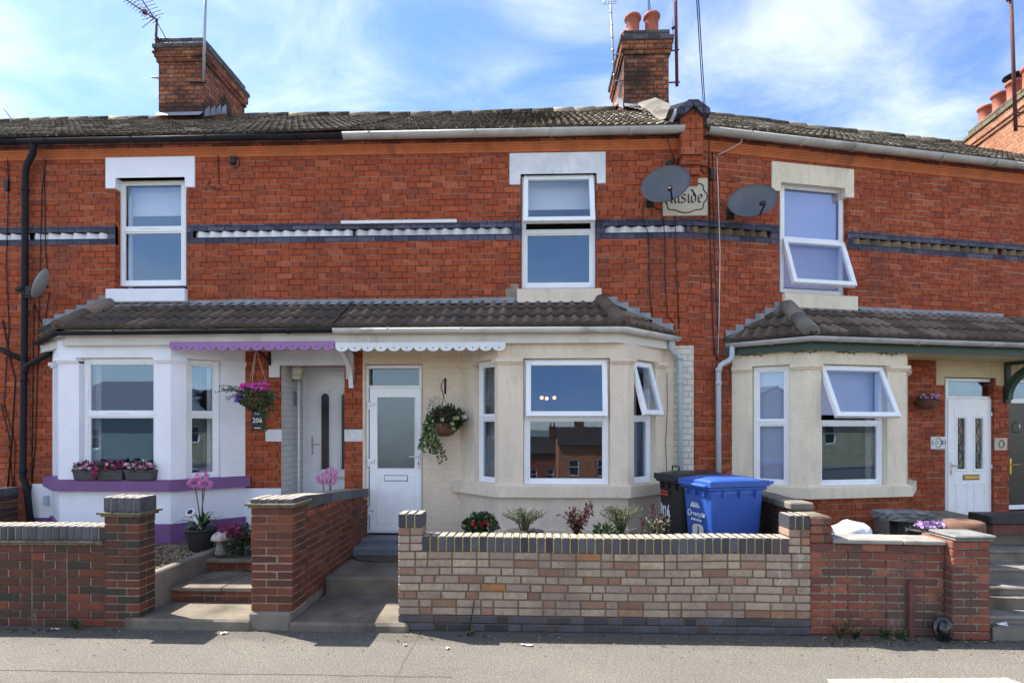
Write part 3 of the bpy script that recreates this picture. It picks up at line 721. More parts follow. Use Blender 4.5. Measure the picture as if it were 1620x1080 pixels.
# painted bay marking on the pavement edge
t = NT('worn_white_road_paint'); P = t.pos(); n = t.noise(P, 35, 5, .7); n2 = t.noise(P, 4, 4)
t.base(t.mix(t.mr(t.math('ADD', n, t.math('MULTIPLY', n2, .5)), .60, .90), (.52, .48, .42), (.26, .24, .21)), .8, .2); M['line_paint'] = t.m
g0, g1 = ground_hit(1308, 1074), ground_hit(1592, 1072)
b = B(); b.f([Vector((g0.x, g0.y, .004)), Vector((g1.x, g1.y, .004)), Vector((g1.x + .05, g1.y - .12, .004)), Vector((g0.x - .03, g0.y - .12, .004))])
o = struct('road_marking', b, M['line_paint'])
# garden levels behind the low walls
Y_F = -2.46                                   # front face of the low walls
Z_LAND = .08; Z_UP = .27; Z_GRAV = .42
t = NT('garden_gravel'); P = t.pos()
vo = t.n('ShaderNodeTexVoronoi'); vo.inputs['Scale'].default_value = 42; t.put(vo.inputs['Vector'], P)
cc = t.ramp(t.n('ShaderNodeSeparateColor').outputs[0], [(0, (.12, .085, .05)), (1, (.4, .3, .2))])
sepc = [n for n in t.t.nodes if n.bl_idname == 'ShaderNodeSeparateColor'][0]; t.put(sepc.inputs[0], vo.outputs['Color'])
c = t.mix(t.mr(vo.outputs['Distance'], .25, .6), cc, (.05, .04, .03)); t.base(c, .9, .2); t.bump(t.math('SUBTRACT', 1.0, vo.outputs['Distance']), .9, .012); M['gravel'] = t.m
X_EDGE = -3.70                                # concrete edge between gravel and the path to the left-hand door
X_DIV0, X_DIV1 = MAIN.s(397, Y_F), -2.23      # dividing pier / wall between the two paths
X_P2 = MAIN.s(630, Y_F); X_P2b = MAIN.s(668, Y_F)
b = B(); sheet_grid(b, -7.6, X_EDGE - .1, Y_F + .1, .28, Z_GRAV); struct('gravel_bed', b, M['gravel'], 'stuff')
pb = B(); RS = random.Random(3)
for i in range(1500):
    x, y = RS.uniform(-4.55, X_EDGE - .1), RS.uniform(-2.3, -.75); r = RS.uniform(.006, .014)
    q = Quaternion((RS.random(), RS.random(), RS.random()), RS.random() * 6)
    pb.cube(Vector((x, y, Z_GRAV + r * .3)), (r * 2, r * 1.6, r * 1.3), q, 0, RS.random())
M['pebble'] = rnd_mat('loose_pebble', [(0, (.10, .07, .045)), (.5, (.24, .18, .12)), (1, (.45, .36, .26))], stain_amt=.1)
o = struct('pebbles', pb, M['pebble'], 'stuff')
# ================================================================== house 206 (left)
def S(px, a=0.0): return MAIN.s(px, a)
def Z(px, py, a=0.0): return MAIN.z(px, py, a)
H206 = thing('terraced_house', 'red brick terraced house with white bay, purple sill and purple scalloped porch board', 'house', (S(300), 0, 0), 'houses of the brick terrace')
H204 = thing('terraced_house', 'red brick terraced house with beige bay, white scalloped porch board and half-glazed white door', 'house', (S(820), 0, 0), 'houses of the brick terrace')
w0 = WING.p(2.6, 0, 0)
H202 = thing('terraced_house', 'angled brick terraced house with ivory bay, green fascia and white door with two leaded strips', 'house', w0, 'houses of the brick terrace')
w1 = WING.p(S_WING_END + 1.5, 0, 0)
H200 = thing('terraced_house', 'terraced house cut off by the picture edge with black front door in white frame', 'house', w1, 'houses of the brick terrace')
H208 = thing('terraced_house', 'brick terraced house beyond the black downpipe, mostly out of view', 'house', (S_208 - 2, 0, 0), 'houses of the brick terrace')
FLOORS = (.55, 3.3, Z_TOP - .05)
D_BAY = .63
u6 = (S(182.5), S(296), Z(240, 460), Z(240, 281))
porch = (S(445), S(545), .5, Z(490, 577))
bay6 = dict(sL=S(83), sR=S(388), fL=S(94, -D_BAY), fR=S(270, -D_BAY))
zc6, zl6 = Z(180, 571, -D_BAY), Z(180, 538, -D_BAY); zs60, zs61 = Z(180, 777, -.7), Z(180, 761, -.7)
band6 = [(S_208, S(178) - .0, S_208, S(170)), (S(297), S_MID, S(306), S_MID)]
slot = lambda c0, c1: (c0, c1, BAND[2], BAND[1])
bayhole = lambda q: (q['sL'] + .2, q['sR'] - .2, .56, zc6 + .02)
b = B(); b.wall(MAIN, S_208, S_MID, -.1, Z_TOP, 0, .3, [u6, porch, bayhole(bay6), slot(S_208, S(170)), slot(S(306), S_MID)])
obj('wall', b, M['brick'], H206); shell(H206, MAIN, S_208, S_MID, FLOORS)
upstairs_band(H206, MAIN, [(S_208, u6[0], S_208, S(170)), (u6[1], S_MID, S(306), S_MID)], BAND, 'white')
eared_lintel(H206, MAIN, S(168), S(309), S(184), S(294), Z(240, 249), Z(240, 281), Z(240, 298), 'white')
sill(H206, MAIN, S(172), S(297), Z(240, 477, -.07), Z(240, 458), 'white')
def sect(z): return z
zco = [Z(600, 213), Z(600, 231), Z(600, 245)]
cornice(H206, MAIN, S_208, S_MID, zco[0] + .02, zco[1], zco[2], 'cornice')
w = window(H206, MAIN, S(188, .10), S(294.5, .10), Z(240, 452, .10), Z(240, 283, .10), .10, Z(240, 363, .10))
sheet(w, 'curtain', MAIN, S(190, .26), S(209, .26), Z(240, 452), Z(240, 283), .26, 'net', .018)
sheet(w, 'curtain', MAIN, S(285), S(292), Z(240, 452), Z(240, 283), .26, 'net', .018)
sheet(w, 'blind', MAIN, S(188, .3), S(295, .3), Z(240, 329), Z(240, 283), .30, 'blind_pale')
# bay
yf = Frame((bay6['fR'], -D_BAY), (bay6['sR'] - bay6['fR'], D_BAY))
cant_L = math.hypot(bay6['sR'] - bay6['fR'], D_BAY)
B6 = make_bay(H206, MAIN, **bay6, d=D_BAY, zg=.3, zs0=zs60, zs1=zs61, zc=zc6, zl=zl6, m='white',
              cols=(.17, .2, S(125, -D_BAY) - S(94, -D_BAY), S(270, -D_BAY) - S(246, -D_BAY), yf.s(295), cant_L - yf.s(350)),
              plinth=(Z(290, 829, -.66), 'purple'), sill_m='purple')
def bay_windows(house, Y, zs1, zc, z_split, ops=(None, None, None), ang=None, low=None, cur='net', frosted=()):
    out = []
    for i in range(3):
        s0, s1 = Y.span[i]; fr = Y.fr[i]
        w = window(house, fr, s0 + .004, s1 - .004, zs1 + .004, zc + .043, .07, z_split, ops[i], None, w=.06)
        out.append((w, fr, s0, s1))
    return out
W6 = bay_windows(H206, B6, zs61, zc6, Z(190, 655, -.58))
w, fr, s0, s1 = W6[0]; sheet(w, 'curtain', fr, s0, s1, zs61, zc6, .2, 'net', .012)
w, fr, s0, s1 = W6[1]
sheet(w, 'curtain', fr, s0 + .02, s0 + .12, zs61, zc6, .2, 'curtain', .012)
w, fr, s0, s1 = W6[2]; sheet(w, 'curtain', fr, s1 - .12, s1 - .01, zs61, zc6, .2, 'net', .012)
# whitewashed plinth beside the bay, purple foot
b = B(); b.box(MAIN, S_208 + .03, bay6['sL'] + .01, -.012, .02, .2, Z(65, 765)); obj('painted_plinth', b, M['white'], H206); b = B(); b.box(MAIN, bay6['sR'] - .01, S(445), -.012, .02, .2, Z(420, 772))
obj('painted_plinth', b, M['white'], H206)
b = B(); b.box(MAIN, S_208 + .03, bay6['sL'] - .02, -.03, -.0125, .2, Z(65, 818)); obj('plinth', b, M['purple'], H206); b = B(); b.box(MAIN, bay6['sR'] + .02, S(445), -.03, -.0125, .2, Z(420, 850)); obj('plinth', b, M['purple'], H206)
# porch recess
zf6 = .55
b = B()
b.box(MAIN, porch[1] + .001, porch[1] + .09, .302, 1.0, .4, porch[3] + .1); obj('porch_side_wall', b, M['white_brick'], H206); b = B(); b.box(MAIN, porch[0] - .09, porch[0] - .001, .302, 1.0, .4, porch[3] + .1)
b.box(MAIN, porch[0] - .004, porch[0] + .004, .004, .302, .5, porch[3]); obj('porch_side_wall', b, M['white_brick'], H206)
b = B(); b.box(MAIN, porch[0], porch[1], .0, 1.0, .3, zf6 - .02); obj('doorstep', b, M['concrete'], H206)
b = B(); b.box(MAIN, porch[0], porch[1], .302, 1.0, porch[3] + .002, porch[3] + .08); obj('porch_ceiling', b, M['white_dirty'], H206)
b = B(); b.prism(MAIN, [(S(426), Z(430, 597)), (S(443), Z(430, 597)), (S(443), Z(500, 577)), (S(548), Z(500, 577)), (S(548), Z(500, 600)), (S(560), Z(500, 600)), (S(560), Z(500, 541)), (S(426), Z(500, 541))], -.02, .1)
bmesh.ops.bevel(b.bm, geom=b.bm.edges[:], offset=.005, segments=1, affect='EDGES'); obj('lintel', b, M['white_dirty'], H206)
for p0, p1 in ((420, 446), (545, 574)):
    b = B(); b.box(MAIN, S(p0), S(p1), -.008, .02, Z(440, 698), Z(440, 679), .004)
    o = obj('name_stone', b, M['plate_white'], H206 if p0 < 500 else H204)
    b = B(); c = MAIN.p(S((p0 + p1) / 2), -.009, Z(440, 688.5)); b.tube([c + Vector((.055 * math.cos(k * math.pi / 10), 0, .055 * math.sin(k * math.pi / 10))) for k in range(21)], .004, 5, caps=False)
    obj('carved_ring', b, M['plate_white'], o)
# front door of 206, set back in the porch
A_D = .72
d0, d1 = S(486, A_D), S(561, A_D); dz0, dz1 = zf6, Z(510, 588, A_D)
b = B(); frame_bars(b, MAIN, d0, d1, dz0, dz1, A_D, A_D + .08, .06); b.box(MAIN, porch[0], d0, A_D + .02, A_D + .1, zf6, porch[3] + .1); b.box(MAIN, d1, porch[1] + .09, A_D + .02, A_D + .1, zf6, porch[3] + .1)
b.box(MAIN, d0, d1, A_D + .01, A_D + .06, dz1 - .02, dz1 + .03); obj('door_frame', b, M['upvc'], H206)
b = B(); b.box(MAIN, d0, d1, A_D + .03, A_D + .05, dz1 + .032, porch[3] + .06); obj('fanlight', b, M['door_dark'], H206)
def panel_line(b, fr, s0, s1, z0, z1, a, w=.014, dep=.008):
    frame_bars(b, fr, s0, s1, z0, z1, a - dep, a + .004, w, .004)
def arch_panel(b, fr, sc_, hw, z0, z1, a, w=.02, dep=.01, n=10):
    pts = [(sc_ - hw, z0)] + [(sc_ - hw * math.cos(math.pi * k / n), z1 - hw + hw * math.sin(math.pi * k / n)) for k in range(n + 1)] + [(sc_ + hw, z0)]
    for (x0, y0), (x1, y1) in zip(pts, pts[1:]): b.tube([fr.p(x0, a, y0), fr.p(x1, a, y1)], w / 2, 6)
b = B(); b.box(MAIN, d0 + .055, d1 - .055, A_D - .012, A_D + .04, dz0 + .03, dz1 - .055, .006)
dc = (d0 + d1) / 2; gz0, gz1 = Z(515, 742, A_D), Z(515, 622, A_D)
g1c = S(515, A_D); g2c = S(547, A_D)
for gc in (g1c, g2c): arch_panel(b, MAIN, gc, .075, gz0 - .03, gz1 + .03, A_D - .013, .016); arch_panel(b, MAIN, gc, .11, gz0 - .05, gz1 + .06, A_D - .012, .010)
panel_line(b, MAIN, d0 + .14, d1 - .14, dz0 + .1, gz0 - .1, A_D - .012)
door = obj('door', b, M['upvc'], H206)
b = B()
for gc in (g1c, g2c):
    n = 10; pts = [(gc - .058, gz0)] + [(gc - .058 * math.cos(math.pi * k / n), gz1 - .058 + .058 * math.sin(math.pi * k / n)) for k in range(n + 1)] + [(gc + .058, gz0)]
    b.prism(MAIN, pts, A_D - .016, A_D - .010)
obj('pane', b, M['door_dark'], door)
b = B(); b.box(MAIN, d0 + .075, d0 + .10, A_D - .025, A_D - .01, Z(495, 718, A_D), Z(495, 690, A_D), .004); b.box(MAIN, d0 + .08, d0 + .2, A_D - .05, A_D - .035, Z(495, 704, A_D), Z(495, 701, A_D), .004); obj('handle', b, M['chrome'], door)
b = B(); b.box(MAIN, S(531, A_D), S(546, A_D) + .12, A_D - .03, A_D - .01, Z(535, 757, A_D), Z(535, 753, A_D), .004); obj('letter_plate', b, M['chrome'], door)
b = B(); b.box(MAIN, S(482, .60), S(489, .60), .69, .72, Z(485, 661, .69), Z(485, 652, .69), .004); obj('doorbell', b, M['upvc'], H206)
b = B(); b.tube([MAIN.p(porch[0] + .1, .35, .5), MAIN.p(porch[0] + .1, .35, Z(463, 585, .35))], .016, 8); obj('pipe', b, M['upvc'], H206)
# ================================================================== house 204 (middle)
S_END = WING.o.x
u4 = (S(824), S(943), Z(880, 458), Z(880, 275))
door4 = (S(577), S(669), .40, Z(620, 576))
bay4 = dict(sL=S(728), sR=S(1052), fL=S(788, -D_BAY), fR=S(993, -D_BAY))
zc4, zl4 = Z(900, 572, -D_BAY), Z(900, 541, -D_BAY); zs40, zs41 = Z(900, 787, -.7), Z(900, 769, -.7)
b = B(); b.wall(MAIN, S_MID, S_END, -.1, Z_TOP, 0, .3, [u4, door4, bayhole(bay4), slot(S_MID, S(810)), slot(S(957), S(1086))])
obj('wall', b, M['brick'], H204); shell(H204, MAIN, S_MID, S_END, FLOORS)
upstairs_band(H204, MAIN, [(S_MID, u4[0], S_MID, S(810)), (u4[1], S_END, S(957), S(1086))], BAND, 'white_dirty')
eared_lintel(H204, MAIN, S(806), S(958), S(823), S(944), Z(880, 242), Z(880, 275), Z(880, 292), 'white_dirty')
sill(H204, MAIN, S(818), S(951), Z(880, 479, -.07), Z(880, 458), 'cream')
cornice(H204, MAIN, S_MID, S_END - .005, zco[0] + .02, zco[1], zco[2], 'cornice')
w = window(H204, MAIN, S(825, .06), S(942, .06), Z(880, 456, .06), Z(880, 276.5, .06), .06, Z(880, 366, .06), 19, None, label='upstairs window with its top light tipped open')
sheet(w, 'blind', MAIN, S(828), S(940), Z(880, 321), Z(880, 276), .24, 'blind_pale')
b = B(); b.box(MAIN, S(540), S(723), -.03, -.003, Z(630, 354), Z(630, 349), .004); obj('conduit', b, M['board_white'], H204)
yf = Frame((bay4['fR'], -D_BAY), (bay4['sR'] - bay4['fR'], D_BAY)); yl = Frame((bay4['sL'], 0), (bay4['fL'] - bay4['sL'], -D_BAY))
cR = math.hypot(bay4['sR'] - bay4['fR'], D_BAY); cL = math.hypot(bay4['fL'] - bay4['sL'], D_BAY)
B4 = make_bay(H204, MAIN, **bay4, d=D_BAY, zg=.2, zs0=zs40, zs1=zs41, zc=zc4, zl=zl4, m='cream',
              cols=(yl.s(750), .07, S(828, -D_BAY) - S(788, -D_BAY), S(993, -D_BAY) - S(965, -D_BAY), yf.s(1003), cR - yf.s(1037)), plinth=(Z(900, 838, -.66), 'cream'))
W4 = []
zsp4 = Z(890, 660, -.6)
for i, (ang) in enumerate((None, 8, 16)):
    s0, s1 = B4.span[i]; fr = B4.fr[i]
    w = window(H204, fr, s0 + .004, s1 - .004, zs41 + .004, zc4 + .043, .07, zsp4, ang, None, w=.06,
               label=(None, 'wide bay window with its top light tipped slightly open', 'narrow bay window with its top light swung wide open')[i])
    W4.append((w, fr, s0, s1))
w, fr, s0, s1 = W4[0]; sheet(w, 'curtain', fr, s0, s1 - .05, zs41, zc4, .22, 'curtain', .015)
w, fr, s0, s1 = W4[2]; sheet(w, 'curtain', fr, s0 + .05, s1, zs41, zc4, .3, 'curtain', .015)
# painted ground-floor brick
b = B(); b.wall(MAIN, S(574), bay4['sL'] + .02, .1, zl4 + .0, -.004, .0, [(door4[0], door4[1], .0, door4[3])])
b.box(MAIN, S(574) - .0, S(578), -.006, .29, .1, door4[3]); obj('painted_wall', b, M['cream_brick'], H204)
b = B(); b.box(MAIN, bay4['sR'] - .02, S(1066), -.004, 0, .1, zl4); obj('painted_wall', b, M['cream_brick'], H204)
b = B(); b.box(MAIN, S(1066), S(1097), -.012, .0, .1, Z(1080, 547)); obj('painted_quoin', b, M['ivory_brick'], H204)
# door 204
A4 = .045; zd0 = Z(625, 843, A4); f0, f1 = S(577.5, A4), S(668.5, A4); zt = Z(620, 577, A4); ztr = Z(620, 613, A4)
b = B(); frame_bars(b, MAIN, f0, f1, zd0, zt, A4, A4 + .08, .05); b.box(MAIN, f0 + .05, f1 - .05, A4 + .001, A4 + .07, ztr, ztr + .03, .004); df = obj('door_frame', b, M['upvc'], H204)
b = B(); b.box(MAIN, S(587), S(664.5), A4 + .03, A4 + .036, ztr + .032, Z(620, 583)); obj('fanlight', b, M['frosted'], df)
l0, l1, q0, q1 = S(584), S(665), zd0 + .03, ztr - .004
gl = (S(596), S(655.5), Z(625, 741), Z(625, 628)); pn = (S(596.5), S(655.5), Z(625, 828), Z(625, 753))
b = B(); b.wall(MAIN, l0, l1, q0, q1, A4 - .014, A4 + .045, [gl]); frame_bars(b, MAIN, gl[0] - .015, gl[1] + .015, gl[2] - .015, gl[3] + .015, A4 - .022, A4 + .02, .018, .005)
panel_line(b, MAIN, pn[0], pn[1], pn[2], pn[3], A4 - .014, .012, .007); door = obj('door', b, M['upvc'], H204)
b = B(); b.box(MAIN, gl[0], gl[1], A4 + .005, A4 + .012, gl[2], gl[3]); obj('pane', b, M['frosted'], door)
b = B(); b.box(MAIN, S(608), S(643.5), A4 - .03, A4 - .013, Z(625, 760), Z(625, 752.5), .004); b.mi = 1; b.box(MAIN, S(607), S(644.5), A4 - .017, A4 - .012, Z(625, 761), Z(625, 751.5)); obj('letter_plate', b, [M['upvc'], M['dark']], door)
b = B(); b.box(MAIN, S(659), S(664), A4 - .028, A4 - .013, Z(625, 742), Z(625, 716), .004); b.tube([MAIN.p(S(661.5), A4 - .02, Z(625, 722)), MAIN.p(S(661.5), A4 - .06, Z(625, 722)), MAIN.p(S(648), A4 - .06, Z(625, 722))], .009, 8); b.mi = 1; b.box(MAIN, S(661), S(662.5), A4 - .0295, A4 - .027, Z(625, 735), Z(625, 731)); obj('handle', b, [M['board_white'], M['dark']], door)
for py in (639, 729, 806):
    b = B(); b.box(MAIN, S(580), S(592), A4 - .034, A4 - .013, Z(625, py + 3), Z(625, py - 3), .006); b.box(MAIN, S(580), S(584), A4 - .03, A4 - .012, Z(625, py + 9), Z(625, py + 3), .003); obj('hinge', b, M['board_white'], door)
b = B(); b.box(MAIN, S(566), S(690), -.30, .045, Z_UP - .1, Z(620, 853, -.3), .01); b.box(MAIN, S(560), S(700), -.62, -.301, Z_UP - .1, Z(620, 866, -.6), .01); obj('doorstep', b, M['step_grey'], H204)
b = B(); b.box(MAIN, S(800), S(819), -.005, .01, Z(810, 478), Z(810, 456)); b.box(MAIN, S(808), S(820), -.006, .01, Z(810, 457), Z(810, 449)); obj('mortar_patch', b, M['mortar_grey'], H204)
# ================================================================== porch roof shared by the two bays
A_E = -.80; Z_E = Z(700, 516, A_E); Z_R = Z(600, 480); S_SPL = S(528, A_E)
rl, rr_ = S(178), S(950); el, er = S(92, A_E), S(986, A_E); wl, wr = S(64), S(1068)
SL = math.hypot(A_E, Z_R - Z_E)
tiles(H206, 'porch_roof', MAIN, A_E, Z_E, 0, Z_R, lambda v: el + (rl - el) * v / SL, lambda v: S_SPL, 'tile_low')
tiles(H204, 'porch_roof', MAIN, A_E, Z_E, 0, Z_R, lambda v: S_SPL, lambda v: er + (rr_ - er) * v / SL, 'tile_low')
def hip_end(house, fr, c, wpt, rp, right):
    """triangular end of a lean-to roof: c = eave corner (s, a), wpt = where the end eave meets the wall, rp = ridge end"""
    A, C = (c, wpt) if right else (wpt, c)
    o = fr.p(*A, 0); e = fr.p(*C, 0); hf = Frame((o.x, o.y), (e.x - o.x, e.y - o.y)); L = (Vector((e.x, e.y)) - hf.o).length
    q = fr.p(*rp, 0); q = Vector((q.x, q.y)) - hf.o; ss, aa = q.dot(hf.d), q.dot(hf.n); V = math.hypot(aa, Z_R_ - Z_E_)
    return tiles(house, 'porch_roof_end', hf, 0, Z_E_, aa, Z_R_, lambda v: ss * v / V, lambda v: L + (ss - L) * v / V, 'tile_low')
Z_R_, Z_E_ = Z_R, Z_E
hip_end(H206, MAIN, (el, A_E), (wl, 0), (rl, 0), False); hip_end(H204, MAIN, (er, A_E), (wr, 0), (rr_, 0), True)
b = B(); ridge_run(b, MAIN.p(el, A_E, Z_E + .03), MAIN.p(rl, -.02, Z_R + .02), .10); obj('hip_tiles', b, M['tile_low'], H206)
b = B(); ridge_run(b, MAIN.p(er, A_E, Z_E + .03), MAIN.p(rr_, -.02, Z_R + .02), .10); obj('hip_tiles', b, M['tile_low'], H204)
def lead_strip(house, fr, s0, s1, z, h=.075):
    b = B(); n = max(2, int((s1 - s0) / .55)); w = (s1 - s0) / n
    for i in range(n):
        e = RND.uniform(-.006, .006)
        x0, x1 = s0 + i * w, s0 + (i + 1) * w + .02
        b.f([fr.p(x0, -.012 - .001 * (i % 2), z + h + e), fr.p(x1, -.012 - .001 * (i % 2), z + h + e), fr.p(x1, -.014, z), fr.p(x0, -.014, z)]); b.f([fr.p(x0, -.014, z), fr.p(x1, -.014, z), fr.p(x1, -.14, z - .05), fr.p(x0, -.14, z - .05)])
    return obj('lead_flashing', b, M['lead'], house)
lead_strip(H206, MAIN, rl, S_MID, Z_R + .012, .05); lead_strip(H204, MAIN, S_MID, rr_, Z_R + .012, .05)
def stepped_lead(house, fr, s0, z0, s1, z1, n, side=-.014, name='stepped_flashing'):
    """lead soakers stepping down the wall from (s0, z0) to (s1, z1)"""
    b = B(); dx, dz = (s1 - s0) / n, (z1 - z0) / n
    for i in range(n):
        x, z = s0 + dx * i, z0 + dz * i
        b.f([fr.p(x - dx * .1, side - .001 * (i % 2), z + .11), fr.p(x + dx * 1.05, side, z + .11), fr.p(x + dx * 1.05, side, z + dz - .05), fr.p(x - dx * .1, side, z - .05)])
    b.f([fr.p(s0, side - .003, z0 - .03), fr.p(s1, side - .003, z1 - .03), fr.p(s1, side - .15, z1 - .01), fr.p(s0, side - .15, z0 - .01)])
    return obj(name, b, M['lead'], house)
stepped_lead(H204, MAIN, S(958), Z(958, 483), S(1064), Z(1064, 533), 6)
stepped_lead(H206, MAIN, S(175), Z(175, 480), S(70), Z(70, 524), 6)
# fascia, soffit, gutters
za, zb_ = Z(700, 524, -.72), Z(700, 543, -.72)
fp = [(wl, 0), (el + .03, -.72), (er - .03, -.72), (wr, 0)]
def fascia(house, fr, pts, z0, z1, m, a_soff):
    b = B(); b.strip(fr, pts, z0, z1, 0, .03); o = obj('fascia', b, M[m], house)
fascia(H206, MAIN, [fp[0], fp[1], (S_SPL, -.72)], zb_, za + .05, 'fascia', 0); fascia(H204, MAIN, [(S_SPL, -.72), fp[2], fp[3]], zb_, za + .05, 'fascia', 0)
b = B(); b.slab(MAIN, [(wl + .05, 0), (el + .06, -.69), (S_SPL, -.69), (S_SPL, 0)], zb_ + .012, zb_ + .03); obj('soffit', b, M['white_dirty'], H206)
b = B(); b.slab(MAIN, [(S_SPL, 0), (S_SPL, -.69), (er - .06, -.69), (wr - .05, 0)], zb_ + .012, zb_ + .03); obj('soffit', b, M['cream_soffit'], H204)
gz = Z(700, 521, -.82)
b = B(); half_gutter(b, [MAIN.p(wl + .02, -.06, gz - .02), MAIN.p(el - .0, -.82, gz - .01), MAIN.p(S_SPL, -.82, gz)], .045); obj('gutter', b, M['black'], H206)
b = B(); half_gutter(b, [MAIN.p(S_SPL + .005, -.82, gz), MAIN.p(er + .01, -.82, gz), MAIN.p(wr + .02, -.06, gz - .015)], .056); obj('gutter', b, M['ivory_gutter'], H204)
scallops(H206, MAIN, S(268, -.75), S(529, -.75), -.752, Z(400, 540, -.75), Z(400, 554, -.75), 'lilac', 14)
scallops(H204, MAIN, S(530.5, -.75), S(800, -.75), -.752, Z(700, 541, -.75), Z(700, 555, -.75), 'board_white', 13)
def bracket(house, fr, s, a_out, zt, zb, m, w=.06, th=.055):
    """curved timber bracket from the wall foot (zb) out to the soffit (zt)"""
    b = B(); pts = []
    n = 9
    for k in range(n + 1):
        u = k / n; a = -.03 - (abs(a_out) - .03) * (u ** 2.1); z = zb + (zt - zb) * (1 - (1 - u) ** 1.35); pts.append((a, z))
    for (a0, z0), (a1, z1) in zip(pts, pts[1:]):
        d = Vector((a1 - a0, z1 - z0)).normalized(); nn = Vector((-d.y, d.x)) * th / 2
        c = []
        for sx in (s - w / 2, s + w / 2): c.append([fr.p(sx, a0 + nn.x, z0 + nn.y), fr.p(sx, a1 + nn.x, z1 + nn.y), fr.p(sx, a1 - nn.x, z1 - nn.y), fr.p(sx, a0 - nn.x, z0 - nn.y)])
        b.hexa([c[0][0], c[0][1], c[0][2], c[0][3], c[1][0], c[1][1], c[1][2], c[1][3]])
    b.box(fr, s - w / 2, s + w / 2, -.05, .0, zb - .05, zt); b.box(fr, s - w / 2, s + w / 2, a_out, 0, zt - .05, zt)
    return obj('porch_bracket', b, M[m], house)
bracket(H204, MAIN, S(557), -.68, zb_ + .01, Z(557, 608), 'board_white')
b = B(); b.tube([MAIN.p(S(428), -.02, Z(428, 578)), MAIN.p(S(428), -.02, zb_)], .02, 6); b.tube([MAIN.p(S(428), -.02, Z(428, 572)), MAIN.p(S(428), -.4, zb_)], .014, 6); obj('porch_bracket', b, M['black'], H206)
# ================================================================== house 202 (angled) and its neighbour
def SW(px, a=0.0): return WING.s(px, a)
def ZW(px, py, a=0.0): return WING.z(px, py, a)
bandw = [ZW(1450, y) for y in (375, 386, 398, 408)]
bandw = BAND
u2 = (SW(1232), SW(1341), ZW(1285, 466), ZW(1285, 284))
bay2 = dict(sL=SW(1158), sR=None, fL=SW(1279, -D_BAY), fR=SW(1434, -D_BAY)); bay2['sR'] = bay2['fR'] + (bay2['fL'] - bay2['sL'])
door2 = (SW(1494), SW(1573), .5, ZW(1530, 597))
zc2, zl2 = ZW(1350, 582, -D_BAY), ZW(1350, 548, -D_BAY); zs20, zs21 = ZW(1370, 787, -.7), ZW(1370, 770, -.7)
door0 = (SW(1596), SW(1596) + 1.02, .5, ZW(1610, 597))
b = B(); b.wall(WING, 0, S_WING_END, -.1, Z_TOP, 0, .3, [u2, door2, (bay2['sL'] + .2, bay2['sR'] - .2, .56, zc2), slot(.02, SW(1219)), slot(SW(1350), S_WING_END)])
obj('wall', b, M['brick_wing'], H202); shell(H202, WING, 0, S_WING_END, FLOORS, (False, True))
M['tooth_old'] = plain('weathered_tooth_brick', (.26, .19, .11), .9, .3, 8, .4, dirt=(.09, .075, .06), dirt_lo=.45, dirt_hi=.6)
upstairs_band(H202, WING, [(0, u2[0], .02, SW(1219)), (u2[1], S_WING_END, SW(1350), S_WING_END)], BAND, 'tooth_old')
eared_lintel(H202, WING, SW(1220), SW(1350), SW(1234), SW(1336), ZW(1285, 262), ZW(1285, 293), ZW(1285, 308), 'ivory')
sill(H202, WING, SW(1237), SW(1352), ZW(1290, 488, -.07), ZW(1290, 467), 'ivory')
cornice(H202, WING, .005, S_WING_END, zco[0] + .02, zco[1], zco[2], 'cornice')
w = window(H202, WING, SW(1234, .08), SW(1337, .08), ZW(1285, 465, .08), ZW(1285, 292, .08), .08, ZW(1285, 382, .08), None, 19, label='upstairs window with its lower light pushed open')
sheet(w, 'blind', WING, SW(1233, .165), SW(1341, .165), ZW(1285, 452), ZW(1285, 280), .165, 'blind_lilac')
ylw = Frame(tuple(WING.p(bay2['sL'], 0, 0))[:2], tuple(WING.p(bay2['fL'], -D_BAY, 0) - WING.p(bay2['sL'], 0, 0))[:2])
cL2 = math.hypot(bay2['fL'] - bay2['sL'], D_BAY)
print('wing cant', cL2, bay2, 's1190', ylw.s(1190), ylw.s(1250))
B2 = make_bay(H202, WING, **bay2, d=D_BAY, zg=.3, zs0=zs20, zs1=zs21, zc=zc2, zl=zl2, m='ivory', base_m='brick_wing',
              cols=(ylw.s(1190), cL2 - ylw.s(1250), SW(1299, -D_BAY) - SW(1279, -D_BAY), SW(1434, -D_BAY) - SW(1404, -D_BAY), .2, .2))
zsp2 = ZW(1350, 668, -.6)
for i, ang in enumerate((None, 24, None)):
    s0, s1 = B2.span[i]; fr = B2.fr[i]
    w = window(H202, fr, s0 + .004, s1 - .004, zs21 + .004, zc2 + .043, .07, zsp2, ang, None, w=.06, label=(None, 'wide bay window with its top light swung open', None)[i])
    if i == 0: sheet(w, 'blind', fr, s0 + .03, s1 - .03, zs21, zc2, .16, 'blind_grey')
    if i == 1: sheet(w, 'blind', fr, s0 + .03, s1 - .03, zsp2 + .1, zc2, .2, 'blind_grey'); sheet(w, 'curtain', fr, s1 - .12, s1, zs21, zc2, .24, 'curtain', .012)
